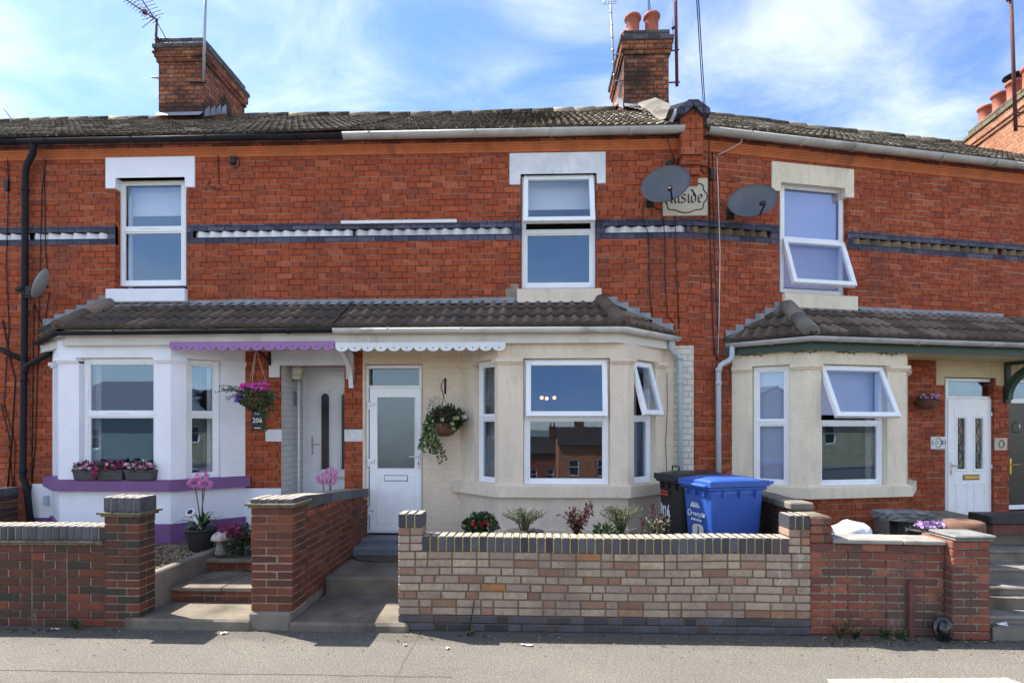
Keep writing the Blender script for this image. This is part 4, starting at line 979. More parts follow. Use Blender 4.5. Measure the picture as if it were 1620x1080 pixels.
# porch roof of the angled house
Z_E2 = ZW(1400, 533, A_E); Z_R2 = ZW(1450, 497); rl2 = SW(1243); el2 = SW(1284, A_E); wl2 = SW(1146); SL2 = math.hypot(A_E, Z_R2 - Z_E2)
tiles(H202, 'porch_roof', WING, A_E, Z_E2, 0, Z_R2, lambda v: el2 + (rl2 - el2) * v / SL2, lambda v: S_WING_END, 'tile_low')
tiles(H200, 'porch_roof', WING, A_E, Z_E2, 0, Z_R2, lambda v: S_WING_END, lambda v: S_WING_END + 3.5, 'tile_low')
Z_R_, Z_E_ = Z_R2, Z_E2
hip_end(H202, WING, (el2, A_E), (wl2, 0), (rl2, 0), False)
b = B(); ridge_run(b, WING.p(el2, A_E, Z_E2 + .03), WING.p(rl2, -.02, Z_R2 + .03), .105); obj('hip_tiles', b, M['concrete'], H202)
lead_strip(H202, WING, rl2, S_WING_END, Z_R2 + .01, .06)
stepped_lead(H202, WING, SW(1240), ZW(1240, 491), SW(1148), ZW(1148, 545), 6)
zg2a, zg2b = ZW(1400, 541, -.72), ZW(1400, 557, -.72)
fascia(H202, WING, [(wl2, 0), (el2 + .03, -.72), (S_WING_END, -.72)], zg2b, zg2a + .05, 'green', 0); fascia(H200, WING, [(S_WING_END, -.72), (S_WING_END + 3.5, -.72)], zg2b, zg2a + .05, 'green', 0)
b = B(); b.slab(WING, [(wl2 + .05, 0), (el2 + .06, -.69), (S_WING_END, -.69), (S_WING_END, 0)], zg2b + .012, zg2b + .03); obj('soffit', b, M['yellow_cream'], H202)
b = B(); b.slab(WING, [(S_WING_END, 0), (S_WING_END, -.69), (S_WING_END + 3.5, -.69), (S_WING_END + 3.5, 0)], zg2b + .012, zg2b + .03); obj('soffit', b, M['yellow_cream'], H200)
gz2 = ZW(1400, 538, -.82)
b = B(); half_gutter(b, [WING.p(wl2 - .02, -.08, gz2 - .02), WING.p(el2, -.82, gz2), WING.p(S_WING_END, -.82, gz2)], .056, .8); obj('gutter', b, M['grey_gutter'], H202)
b = B(); half_gutter(b, [WING.p(S_WING_END + .004, -.82, gz2), WING.p(S_WING_END + 3.5, -.82, gz2)], .05, .8); obj('gutter', b, M['grey_gutter'], H200)
b = B(); b.prism(WING, [(SW(1480), ZW(1485, 609)), (SW(1493), ZW(1485, 609)), (SW(1493), ZW(1530, 597)), (SW(1575), ZW(1530, 597)), (SW(1575), ZW(1530, 609)), (SW(1591), ZW(1530, 609)), (SW(1591), ZW(1530, 598)), (SW(1591) + 1.2, ZW(1530, 598)), (SW(1591) + 1.2, ZW(1530, 566)), (SW(1480), ZW(1530, 566))], -.015, .1)
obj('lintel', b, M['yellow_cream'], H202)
bracket(H202, WING, SW(1596, -.05), -.70, zg2b + .01, ZW(1590, 632), 'green', .09, .09)
# door 202
A2 = .06; f0, f1 = SW(1496, A2), SW(1572, A2); zd = ZW(1530, 837, A2); zt = ZW(1530, 598, A2); ztr = ZW(1530, 630, A2)
b = B(); frame_bars(b, WING, f0, f1, zd, zt, A2, A2 + .08, .05); b.box(WING, f0 + .05, f1 - .05, A2 + .002, A2 + .07, ztr, ztr + .035, .004); df = obj('door_frame', b, M['upvc'], H202)
b = B(); b.box(WING, f0 + .05, f1 - .05, A2 + .03, A2 + .036, ztr + .036, zt - .05); obj('fanlight', b, M['glass'], df)
l0, l1, q0, q1 = f0 + .03, f1 - .03, zd + .03, ztr - .004; wd = l1 - l0
gl = [(l0 + wd * .21, l0 + wd * .38, ZW(1530, 742), ZW(1530, 661)), (l0 + wd * .60, l0 + wd * .77, ZW(1530, 742), ZW(1530, 661))]
b = B(); b.wall(WING, l0, l1, q0, q1, A2 - .014, A2 + .045, gl)
for g in gl: frame_bars(b, WING, g[0] - .035, g[1] + .035, g[2] - .035, g[3] + .035, A2 - .022, A2, .02, .005); panel_line(b, WING, g[0] - .03, g[1] + .03, zd + .16, ZW(1530, 765), A2 - .014, .012, .008)
panel_line(b, WING, l0 + wd * .13, l1 - wd * .15, zd + .12, q1 - .12, A2 - .014, .006, .004)
door = obj('door', b, M['upvc'], H202)
M['leaded'] = plain('leaded_glass', (.10, .10, .085), .15, .5, 22, .2, spec=.6, dirt=(.30, .28, .2), dirt_lo=.5, dirt_hi=.6, dirt_scale=14)
b = B()
for g in gl: b.box(WING, g[0], g[1], A2 + .005, A2 + .012, g[2], g[3])
obj('pane', b, M['leaded'], door)
b = B()
for g in gl:
    m_ = (g[0] + g[1]) / 2; zz = [g[2] + (g[3] - g[2]) * k / 6 for k in range(7)]
    for k in range(6): b.tube([WING.p(m_, A2 + .003, zz[k]), WING.p(m_ + (.03 if k % 2 else -.03), A2 + .003, (zz[k] + zz[k + 1]) / 2), WING.p(m_, A2 + .003, zz[k + 1])], .004, 5)
    for sg in (.25, .75): b.tube([WING.p(g[0] + (g[1] - g[0]) * sg, A2 + .003, g[2]), WING.p(g[0] + (g[1] - g[0]) * sg, A2 + .003, g[3])], .003, 5)
obj('leading', b, M['door_dark'], door)
b = B(); b.box(WING, l0 + wd * .34, l0 + wd * .68, A2 - .03, A2 - .016, ZW(1530, 758), ZW(1530, 752), .004); b.mi = 1; b.box(WING, l0 + wd * .32, l0 + wd * .69, A2 - .02, A2 - .012, ZW(1530, 759.5), ZW(1530, 751), .003); obj('letter_plate', b, [M['brass'], M['dark']], door)
b = B(); b.box(WING, l0 + .03, l0 + .06, A2 - .028, A2 - .013, ZW(1500, 752), ZW(1500, 731), .004); b.tube([WING.p(l0 + .045, A2 - .02, ZW(1500, 736)), WING.p(l0 + .045, A2 - .055, ZW(1500, 736)), WING.p(l0 + .17, A2 - .055, ZW(1500, 737))], .009, 8); b.mi = 1; b.box(WING, l0 + .042, l0 + .048, A2 - .03, A2 - .027, ZW(1500, 748), ZW(1500, 745)); obj('handle', b, [M['chrome'], M['dark']], door)
for py in (655, 738, 822):
    b = B(); b.box(WING, l1 - .05, l1 + .03, A2 - .034, A2 - .013, ZW(1568, py + 3), ZW(1568, py - 3), .006); b.box(WING, l1 + .0, l1 + .03, A2 - .03, A2 - .012, ZW(1568, py + 8), ZW(1568, py + 3), .003); obj('hinge', b, M['board_white'], door)
b = B(); b.box(WING, f0 - .1, f1 + .1, -.3, .05, .3, zd + .004, .01); obj('doorstep', b, M['concrete'], H202)
b = B(); b.box(WING, SW(1472), SW(1495), -.012, .02, ZW(1484, 710), ZW(1484, 690.5), .004); o = obj('name_stone', b, M['plate_white'], H202)
b = B()
for ch, px, sz in (('L', 1475.2, .085), ('O', 1481, .075), ('B', 1489.5, .085), ('I', 1494, .085)): b.add_mesh(text_mesh(ch, sz, .002, .001), face_mat(WING, SW(px), -.0135, ZW(px, 700)))
c = WING.p(SW(1483), -.013, ZW(1483, 700)); dx = Vector((WING.d.x, WING.d.y, 0)); b.tube([c + dx * .055 * math.cos(k * math.pi / 10) + Vector((0, 0, .07 * math.sin(k * math.pi / 10))) for k in range(-8, 9)], .006, 5)
obj('carved_letters', b, M['mortar_old'], o)
b = B(); b.box(WING, SW(1573), SW(1592.5), -.012, .02, ZW(1582, 712), ZW(1582, 692.5), .004); o = obj('name_stone', b, M['plate_cream'], H202)
c = WING.p(SW(1583), -.013, ZW(1583, 702))
b = B(); b.tube([c + dx * .045 * math.cos(k * math.pi / 10) + Vector((0, 0, .055 * math.sin(k * math.pi / 10))) for k in range(21)], .01, 6, caps=False); obj('carved_ring', b, M['mortar_old'], o)
# the next house: only its door edge is in the picture
b = B(); b.wall(WING, S_WING_END, S_WING_END + 4.5, -.1, Z_TOP, 0, .3, [door0, slot(S_WING_END, S_WING_END + 4.5)]); obj('wall', b, M['brick_wing'], H200); shell(H200, WING, S_WING_END, S_WING_END + 4.5, FLOORS)
upstairs_band(H200, WING, [(S_WING_END, S_WING_END + 4.5, S_WING_END, S_WING_END + 4.5)], BAND, 'tooth_old')
cornice(H200, WING, S_WING_END, S_WING_END + 4.5, zco[0] + .02, zco[1], zco[2], 'cornice')
b = B(); frame_bars(b, WING, door0[0] + .005, door0[1] - .005, .62, door0[3], .06, .14, .07); b.box(WING, door0[0] + .07, door0[1] - .07, .062, .13, ZW(1610, 637), ZW(1610, 630)); obj('door_frame', b, M['upvc'], H200)
b = B(); b.box(WING, door0[0] + .07, door0[1] - .07, .08, .13, .65, ZW(1610, 637)); dd = obj('door', b, M['door_dark'], H200)
b = B(); s_ = door0[0] + .10; b.box(WING, s_, s_ + .035, .06, .08, ZW(1603, 750), ZW(1603, 725), .004); b.tube([WING.p(s_ + .02, .07, ZW(1603, 735)), WING.p(s_ + .02, .03, ZW(1603, 735)), WING.p(s_ + .18, .03, ZW(1603, 735))], .009, 8); obj('handle', b, M['brass'], dd)
b = B(); b.tube([WING.p(s_ + .14, .075, ZW(1610, 668)), WING.p(s_ + .14, .03, ZW(1610, 668)), WING.p(s_ + .14, .03, ZW(1610, 683)), WING.p(s_ + .14, .075, ZW(1610, 683))], .008, 6); obj('knocker', b, M['chrome'], dd)
b = B(); b.box(WING, door0[0] + .07, door0[1] - .07, .09, .096, ZW(1610, 630), door0[3] - .07); obj('fanlight', b, M['glass'], H200)
# neighbour at the left edge
b = B(); b.wall(MAIN, S_208 - 5, S_208, -.1, Z_TOP, 0, .3, [slot(S_208 - 5, S_208)]); obj('wall', b, M['brick'], H208); shell(H208, MAIN, S_208 - 5, S_208, FLOORS)
upstairs_band(H208, MAIN, [(S_208 - 5, S_208, S_208 - 5, S_208)], BAND, 'white')
cornice(H208, MAIN, S_208 - 5, S_208, zco[0] + .02, zco[1], zco[2], 'cornice')
# ================================================================== main roofs, ridges, gutters
TB = math.tan(TH / 2)
RL = math.hypot(A_RIDGE - EAVE_A, RIDGE_Z - EAVE_Z); da_ = (A_RIDGE - EAVE_A) / RL
for house, fr, lo, hi in ((H208, MAIN, lambda v: S_208 - 5, lambda v: S_208), (H206, MAIN, lambda v: S_208, lambda v: S_MID), (H204, MAIN, lambda v: S_MID, lambda v: S_END - max(0, EVA(v)) * TB),
                          (H202, WING, lambda v: max(0, EVA(v)) * TB, lambda v: S_WING_END), (H200, WING, lambda v: S_WING_END, lambda v: S_WING_END + 4.5)):
    RIDGE_Z = 8.19 if fr is MAIN else 8.30; RL = math.hypot(A_RIDGE - EAVE_A, RIDGE_Z - EAVE_Z); da_ = (A_RIDGE - EAVE_A) / RL
    EVA = lambda v: EAVE_A + da_ * v
    tiles(house, 'roof', fr, EAVE_A, EAVE_Z, A_RIDGE, RIDGE_Z, lo, hi, 'tile_main', .30, .11, .024, .018, .004)
    x0, x1 = lo(RL), hi(RL)
    b = B(); ridge_run(b, fr.p(x0, A_RIDGE, RIDGE_Z), fr.p(x1, A_RIDGE, RIDGE_Z), .11); obj('ridge_tiles', b, M['tile_main'], house)
    b = B(); b.f([fr.p(x0, A_RIDGE, RIDGE_Z - .01), fr.p(x1, A_RIDGE, RIDGE_Z - .01), fr.p(x1, DEPTH + .1, Z_TOP), fr.p(x0, DEPTH + .1, Z_TOP)]); b.f([fr.p(lo(0), EAVE_A + .05, EAVE_Z - .06), fr.p(hi(0), EAVE_A + .05, EAVE_Z - .06), fr.p(x1, A_RIDGE, RIDGE_Z - .09), fr.p(x0, A_RIDGE, RIDGE_Z - .09)]); obj('roof_deck', b, M['tile_low'], house)
zgu = Z(800, 210, -.16)
b = B(); half_gutter(b, [MAIN.p(S_208 - 5, -.16, zgu), MAIN.p(S_208, -.16, zgu)], .055); obj('gutter', b, M['black'], H208)
b = B(); half_gutter(b, [MAIN.p(S_208 + .004, -.16, zgu), MAIN.p(S(549), -.16, zgu)], .055, 1.1); obj('gutter', b, M['black'], H206)
b = B(); half_gutter(b, [MAIN.p(S(549) + .004, -.16, zgu), MAIN.p(S(1077), -.16, zgu)], .068, .95); obj('gutter', b, M['grey_gutter'], H204)
b = B(); half_gutter(b, [WING.p(SW(1110), -.16, zgu), WING.p(S_WING_END, -.16, zgu)], .068, .85); obj('gutter', b, M['grey_gutter'], H202)
b = B(); half_gutter(b, [WING.p(S_WING_END + .004, -.16, zgu), WING.p(S_WING_END + 4.5, -.16, zgu)], .058, .85); obj('gutter', b, M['grey_gutter'], H200)
# downpipes
def pipe(house, name, pts, r, m, collars=()):
    b = B(); b.tube(pts, r, 12)
    for p in collars: b.tube([p - Vector((0, 0, .025)), p + Vector((0, 0, .025))], r * 1.2, 12)
    return obj(name, b, M[m], house)
P_ = lambda px, py, a: MAIN.p(S(px, a), a, Z(px, py, a))
PW_ = lambda px, py, a: WING.p(SW(px, a), a, ZW(px, py, a))
pipe(H208, 'downpipe', [P_(53, 228, -.16), P_(52, 243, -.14), P_(42, 262, -.09), P_(40, 280, -.08), P_(39, 500, -.08), P_(36, 755, -.08), P_(42, 770, -.1), P_(50, 840, -.14)], .040, 'black', [P_(40, 300, -.08), P_(39.5, 455, -.08), P_(38, 600, -.08), P_(36.5, 745, -.08)])
pipe(H206, 'downpipe', [P_(80, 535, -.12), P_(78, 555, -.10), P_(72, 563, -.10), P_(42, 578, -.09), P_(39, 590, -.085)], .036, 'black', [P_(76, 560, -.1)])
pipe(H208, 'waste_pipe', [P_(-10, 548, -.08), P_(8, 556, -.08), P_(38, 570, -.08)], .034, 'black')
pipe(H204, 'downpipe', [P_(1060, 536, -.12), P_(1061, 550, -.12), P_(1066, 558, -.1), P_(1074, 564, -.09), P_(1075.5, 575, -.08), P_(1077, 860, -.08)], .036, 'pipe', [P_(1075.7, 605, -.08), P_(1074.5, 566, -.09)])
pipe(H202, 'downpipe', [PW_(1158, 547, -.14), PW_(1158, 563, -.13), PW_(1154, 570, -.12), PW_(1140, 577, -.09), PW_(1136.5, 588, -.08), PW_(1137, 860, -.08)], .036, 'pipe', [PW_(1136.6, 606, -.08), PW_(1148, 573, -.1), PW_(1136.6, 585, -.08)])
# parapet pier and coping on the party line of the middle and angled houses
b = B(); p0, p1 = S(1077, -.16), S(1112, -.16)
zz = [Z(1095, y, -.16) for y in (287, 272, 258, 244, 181)]
for i, (q0, q1) in enumerate(zip(zz, zz[1:])):
    k = (.045, .09, .13, .17)[i]; e = (.10, .05, .02, 0)[i]
    b.box(MAIN, p0 + e, p1 - e * .3, -k, .25, q0, q1 - .001)
pp = obj('parapet_pier', b, M['brick'], H204)
b = B(); c_ = (p0 + p1) / 2; h_ = (p1 - p0) / 2 + .075; zt = Z(1095, 160, -.2); zk = Z(1095, 183, -.2)
b.prism(MAIN, [(c_ - h_, zk), (c_ - h_ * .98, zk + .07), (c_ - .06, zt), (c_ + .06, zt), (c_ + h_ * .98, zk + .07), (c_ + h_, zk), (c_ + h_ * .55, zk), (c_ + .01, zk + .12), (c_ - h_ * .55, zk)], -.24, .3); obj('pier_cap', b, M['blue'], pp)
b = B(); b.prism(MAIN, [(c_ - h_ * .6, zk - .01), (c_ + h_ * .6, zk - .01), (c_, zk + .15)], -.165, .25); obj('pier_gable', b, M['brick'], pp)
prof = [(.1, 6.20), (.3, 6.18), (.6, 6.31), (1.0, 6.58), (1.42, 6.90), (2.0, 7.29), (2.4, 7.56)]
b = B(); x0, x1 = 1.93, 2.12
for (a0, z0), (a1, z1) in zip(prof, prof[1:]):
    b.hexa([MAIN.p(x0, a0, 5.6), MAIN.p(x1, a0, 5.6), MAIN.p(x1, a1, 5.6), MAIN.p(x0, a1, 5.6), MAIN.p(x0, a0, z0), MAIN.p(x1, a0, z0), MAIN.p(x1, a1, z1), MAIN.p(x0, a1, z1)])
par = obj('parapet', b, M['white_dirty'], H204)
b = B()
for (a0, z0), (a1, z1) in zip(prof, prof[1:]):
    n = 2
    for i in range(n):
        u0, u1 = i / n, (i + .97) / n; A0, A1 = a0 + (a1 - a0) * u0, a0 + (a1 - a0) * u1; Y0, Y1 = z0 + (z1 - z0) * u0, z0 + (z1 - z0) * u1
        b.hexa([MAIN.p(x0 - .07, A0, Y0 + .002), MAIN.p(x1 + .07, A0, Y0 + .002), MAIN.p(x1 + .07, A1, Y1 + .002), MAIN.p(x0 - .07, A1, Y1 + .002), MAIN.p(x0 - .05, A0, Y0 + .04), MAIN.p(x1 + .05, A0, Y0 + .12), MAIN.p(x1 + .05, A1, Y1 + .12), MAIN.p(x0 - .05, A1, Y1 + .04)])
obj('coping', b, M['concrete'], par)
# chimneys
A_C0, A_C1 = 2.95, 4.45
zct = Z(300, 60, A_C0)
cl0, cl1 = S(251, A_C0), S(322, A_C0)
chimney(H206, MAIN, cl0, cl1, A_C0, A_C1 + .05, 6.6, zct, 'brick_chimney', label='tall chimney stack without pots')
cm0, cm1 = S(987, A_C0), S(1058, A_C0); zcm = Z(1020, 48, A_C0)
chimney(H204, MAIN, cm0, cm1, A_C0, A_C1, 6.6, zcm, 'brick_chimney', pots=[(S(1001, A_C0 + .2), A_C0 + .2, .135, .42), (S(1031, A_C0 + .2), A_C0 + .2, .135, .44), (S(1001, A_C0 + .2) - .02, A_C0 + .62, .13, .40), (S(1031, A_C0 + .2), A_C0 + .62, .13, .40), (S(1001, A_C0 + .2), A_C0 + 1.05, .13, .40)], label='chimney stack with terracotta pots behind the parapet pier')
b = B()
# right-hand stack on the angled terrace: its sunlit left flank runs back over the roof
r_c = ray(1533, 400); k_c = (5.4 - CAM.y) / r_c.y; pc = CAM + r_c * k_c; dist_c = k_c
FC = Frame((pc.x, pc.y), (math.cos(math.radians(-6)), math.sin(math.radians(-6)))); zcr = CAM.z + (HY - 207) / F * k_c
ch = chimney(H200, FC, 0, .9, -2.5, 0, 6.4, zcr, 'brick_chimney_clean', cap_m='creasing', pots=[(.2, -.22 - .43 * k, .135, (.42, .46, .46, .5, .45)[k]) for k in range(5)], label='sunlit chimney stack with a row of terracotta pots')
b = B(); q = FC.p(.2, -.22 - .86, zcr + .50); b.lathe(q, [(.02, -.06), (.02, 0), (.20, .02), (.19, .05), (.03, .09)], 18); obj('cowl', b, M['black'], ch)
# lead aprons at chimney feet
def apron(house, fr, s0, s1, a0, a1, m='lead'):
    b = B(); z = lambda a: EAVE_Z + (RIDGE_Z - EAVE_Z) * (a - EAVE_A) / (A_RIDGE - EAVE_A) + .06
    b.hexa([fr.p(s0, a0 - .12, z(a0 - .12) - .01), fr.p(s1, a0 - .12, z(a0 - .12) - .01), fr.p(s1, a0 - .012, z(a0) + .03), fr.p(s0, a0 - .012, z(a0) + .03)] + [fr.p(s0, a0 - .12, z(a0 - .12)), fr.p(s1, a0 - .12, z(a0 - .12)), fr.p(s1, a0 - .01, z(a0) + .04), fr.p(s0, a0 - .01, z(a0) + .04)])
    for sd in (s0 - .012, s1 + .012):
        n = 4
        for i in range(n):
            x0, x1 = a0 + (3.75 - a0) * i / n, a0 + (3.75 - a0) * (i + 1) / n
            b.f([fr.p(sd, x0, z(x0) - .05), fr.p(sd, x1, z(x1) - .05), fr.p(sd, x1 - .02, z(x1) + .13), fr.p(sd, x0 + .03, z(x0) + .10)])
    return obj('chimney_flashing', b, M[m], house)
apron(H206, MAIN, cl0, cl1, A_C0, A_C1); apron(H204, MAIN, cm0, cm1, A_C0, A_C1)
# ================================================================== low front walls, piers, paths and steps
FW = Frame((0, Y_F), (1, 0))
XF = lambda px, a=0.0: FW.s(px, a)
ZF = lambda px, py, a=0.0: FW.z(px, py, a)
def side_frame(x, y0): return Frame((x, y0), (0, 1))          # a plane running away from the street; its face looks to +x
def cap_pier(house, s0, s1, a0, a1, n, m, zcap, creasing=True, cap_m='b_blue', mor='mortar_grey', base=0.0, mcap='mortar_grey'):
    b = B(); h = .0745
    for r in range(n):                                        # courses go right round the pier
        z = base + r * h; q0, q1 = z + .005, z + h - .005; L = s1 - s0; D = a1 - a0
        cut = s0 + L * (.36 if r % 2 else .62)
        for x0, x1 in ((s0, cut - .005), (cut + .005, s1)):
            o = RND.uniform(-.003, .003); vs = b.box(FW, x0, x1, a0 + o, a0 + .1, q0, q1, 0, RND.random())
        k = max(1, round((D - .1) / .115)); w = (D - .11) / k
        for x0, x1 in ((s0, s0 + .1), (s1 - .1, s1)):
            e = RND.uniform(-.003, .003)
            for i in range(k): b.box(FW, x0 + e, x1 + e, a0 + .11 + i * w, a0 + .11 + (i + 1) * w - .01, q0, q1, 0, RND.random())
    bmesh.ops.bevel(b.bm, geom=b.bm.edges[:], offset=.005, segments=1, affect='EDGES')
    b.mi = 1; b.box(FW, s0 + .008, s1 - .008, a0 + .008, a1 - .012, base - .02, base + n * h)
    p = obj('pier', b, [M[m], M[mor]], house); zt = base + n * h
    if creasing:
        b = B()
        for k, (o, dz) in enumerate(((.022, 0), (.045, .022))):
            x = s0 - o
            while x < s1 + o - .02:
                e = min(x + .16, s1 + o); b.box(FW, x, e - .004, a0 - o, a1 + o, zt + dz, zt + dz + .02, .003, RND.random()); x = e
        obj('creasing_course', b, M['creasing'], p); zt += .043
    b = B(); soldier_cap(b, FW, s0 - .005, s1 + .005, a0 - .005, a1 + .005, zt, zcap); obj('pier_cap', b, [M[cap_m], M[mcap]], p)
    return p
# ---- 206: low dark red wall at the left with its pier
G206 = thing('garden_wall', 'dark red brick front wall with blue coping, mossy tile course and capped pier at its path end', 'garden wall', (XF(120), Y_F, 0), 'brick front garden walls')
x0, x1, x2 = XF(-60), XF(167), XF(223)
b = B(); bricks_run(b, FW, x0, x1, 0, .22, .0, 10, h=.077); bmesh.ops.bevel(b.bm, geom=[e for e in b.bm.edges], offset=.004, segments=1, affect='EDGES'); obj('wall', b, [M['b_dark'], M['mortar_grey']], G206)
b = B()
for o, dz in ((.02, 0), (.04, .022)):
    x = x0
    while x < x1 - .02:
        e = min(x + .165, x1); b.box(FW, x, e - .004, -o, .22 + o, .77 + dz, .79 + dz, .003, RND.random()); x = e
obj('creasing_course', b, M['creasing'], G206)
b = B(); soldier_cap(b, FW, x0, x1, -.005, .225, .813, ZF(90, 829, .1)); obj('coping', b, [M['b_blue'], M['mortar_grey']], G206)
cap_pier(G206, x1, x2, -.02, .215, 14, 'b_dark', ZF(205, 784, .1))
# ---- dividing wall between the two paths
GDIV = thing('garden_wall', 'red brick wall between the two front paths, stained blue capping and pier at the pavement end', 'garden wall', (X_DIV0 + .2, Y_F, 0), 'brick front garden walls')
b = B(); b.box(FW, X_DIV0 - .015, X_DIV1 - .01, -.03, .4, -.05, .165, .02); obj('pier_foot', b, M['concrete'], GDIV)
cap_pier(GDIV, X_DIV0, X_DIV1, 0, .33, 13, 'b_pier', ZF(432, 786, .1), base=.165)
SFR = side_frame(X_DIV1 - .01, Y_F + .33)
LW = -(Y_F + .33)
# stepped courses so the top falls gently towards the house
b = B()
bricks_run(b, SFR, 0, LW, 0, .22, .165, 10, rlo=.15); bricks_run(b, SFR, 0, LW * .62, 0, .22, .165 + .75, 1)
bmesh.ops.bevel(b.bm, geom=b.bm.edges[:], offset=.004, segments=1, affect='EDGES')
b.mi = 1; b.box(SFR, 0, LW - .002, .01, .21, -.05, .165)
obj('wall', b, [M['b_pier'], M['mortar_old']], GDIV)
b = B(); zA, zB = 1.215, 1.05
n = 9
for i in range(n):
    u0, u1 = LW * i / n, LW * (i + 1) / n - .008; q0, q1 = zA + (zB - zA) * i / n, zA + (zB - zA) * (i + 1) / n
    b.hexa([SFR.p(u0, -.01, .91), SFR.p(u1, -.01, .91), SFR.p(u1, .23, .91), SFR.p(u0, .23, .91), SFR.p(u0, -.005, q0), SFR.p(u1, -.005, q1), SFR.p(u1, .225, q1), SFR.p(u0, .225, q0)], RND.random())
for v in b.bm.verts: pass
b2 = B()
for i in range(n):
    u0, u1 = LW * i / n, LW * (i + 1) / n - .006; q0, q1 = zA + (zB - zA) * i / n, zA + (zB - zA) * (i + 1) / n
    b2.hexa([SFR.p(u0, -.014, q0 - .11), SFR.p(u1, -.014, q1 - .11), SFR.p(u1, .234, q1 - .11), SFR.p(u0, .234, q0 - .11), SFR.p(u0, -.012, q0), SFR.p(u1, -.012, q1), SFR.p(u1, .232, q1), SFR.p(u0, .232, q0)], RND.random())
b.bm.free()
b = B(); zz_ = [(0, zA - .111), (LW, zB - .111), (LW, .90), (0, .90)]
b.prism(SFR, zz_, .004, .216); obj('upper_course', b, M['brick_chimney'], GDIV)
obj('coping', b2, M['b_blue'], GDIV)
# ---- 204: pale brick wall with blue soldier coping and two end piers
G204 = thing('garden_wall', 'pale buff brick front wall with blue soldier coping, blue base courses and white salt stains', 'garden wall', (XF(950), Y_F, 0), 'brick front garden walls')
xa, xb, xc, xd = XF(630), XF(668), XF(1248), XF(1282)
b = B(); bricks_run(b, FW, xa, xd, 0, .215, 0, 2, h=.0735); bmesh.ops.bevel(b.bm, geom=b.bm.edges[:], offset=.004, segments=1, affect='EDGES'); obj('base_course', b, [M['b_blue'], M['mortar']], G204)
b = B(); bricks_run(b, FW, xa, xd, 0, .215, .147, 8, h=.0735, bond='garden'); bmesh.ops.bevel(b.bm, geom=b.bm.edges[:], offset=.004, segments=1, affect='EDGES'); obj('wall', b, [M['b_buff'], M['mortar']], G204)
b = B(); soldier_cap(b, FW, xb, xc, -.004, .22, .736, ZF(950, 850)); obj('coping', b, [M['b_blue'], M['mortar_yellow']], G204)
for q0, q1 in ((xa, xb), (xc, xd)):
    b = B(); bricks_run(b, FW, q0, q1, .001, .214, .736, 3, h=.0735, bond='stretcher', L=.102); bmesh.ops.bevel(b.bm, geom=b.bm.edges[:], offset=.004, segments=1, affect='EDGES'); p = obj('pier', b, [M['b_buff'], M['mortar']], G204)
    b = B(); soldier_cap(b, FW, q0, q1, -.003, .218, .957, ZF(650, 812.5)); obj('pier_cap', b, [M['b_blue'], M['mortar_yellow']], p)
# ---- 202: weathered red wall with thin concrete coping and slab-topped pier
G202 = thing('garden_wall', 'weathered red brick front wall with thin concrete coping, stone-slab pier beside the grey steps', 'garden wall', (XF(1420), Y_F, 0), 'brick front garden walls')
xe, xf, xg, xh = xd + .006, XF(1318), XF(1497), XF(1566, -.06)
b = B(); bricks_run(b, FW, xe, xg, .02, .235, 0, 11, h=.0755, bond='stretcher'); bmesh.ops.bevel(b.bm, geom=b.bm.edges[:], offset=.006, segments=1, affect='EDGES'); obj('wall', b, [M['b_red'], M['mortar_old']], G202)
b = B(); bricks_run(b, FW, xe, xf, .012, .34, .83, 3, h=.08, bond='stretcher', L=.11); bmesh.ops.bevel(b.bm, geom=b.bm.edges[:], offset=.008, segments=1, affect='EDGES'); obj('pier', b, [M['b_red'], M['mortar_old']], G202)
b = B(); x = xf + .002
while x < xg - .05:
    e = min(x + .62, xg); b.box(FW, x, e - .006, -.012, .27, .832, .87 + RND.uniform(-.002, .002), .008); x = e
obj('coping', b, M['pale_concrete'], G202)
b = B(); bricks_run(b, FW, xg, xh, -.07, .34, 0, 12, h=.0735, bond='flemish'); bmesh.ops.bevel(b.bm, geom=b.bm.edges[:], offset=.006, segments=1, affect='EDGES'); p = obj('pier', b, [M['b_red'], M['mortar_old']], G202)
b = B()
for k, (o, q0, q1) in enumerate(((.05, .884, .908), (.07, .909, .935))):
    b.box(FW, xg + .02 - o * .3, xh + o * .4, -.07 - o * .6, .24, q0, q1, .01)
obj('slab', b, M['stone'], p)
b = B()
c0 = FW.p(XF(1527, .6), .62, ZF(1527, 835, .6))
b.lathe(c0, [(.165, -.1), (.175, .01), (.17, .065), (.14, .075)], 16, cap=True); obj('round_cap', b, plain('old_brown_brick', (.17, .09, .06), .9, .3, 9, .5, dirt=(.09, .07, .055)), p)
# ---- side walls of the gardens
GS1 = thing('garden_wall', 'dark brick side wall with blue coping at the far left below the black downpipe', 'garden wall', (S_208 - .1, -1, 0), 'brick front garden walls')
s1 = side_frame(S_208 - .02, -1.9)
b = B(); bricks_run(b, s1, 0, 1.75, 0, .2, .2, 10, h=.077); obj('wall', b, [M['b_dark'], M['mortar_old']], GS1)
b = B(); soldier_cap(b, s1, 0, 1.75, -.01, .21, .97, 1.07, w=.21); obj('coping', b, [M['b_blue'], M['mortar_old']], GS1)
GS2 = thing('garden_wall', 'sooty dark brick side wall with grey stone capping behind the blue bin', 'garden wall', (2.7, -1.2, 0), 'brick front garden walls')
s2 = Frame((2.62, -.35), (0, -1)); 
b = B(); bricks_run(b, s2, 0, 1.5, 0, .2, .2, 11, h=.077, rhi=.6); obj('wall', b, [M['b_dark'], M['mortar_old']], GS2)
b = B(); x = 0
for L_ in (.52, .5, .5): b.box(s2, x, x + L_ - .008, -.02, .22, 1.048, 1.12, .012); x += L_
obj('coping', b, M['concrete'], GS2)
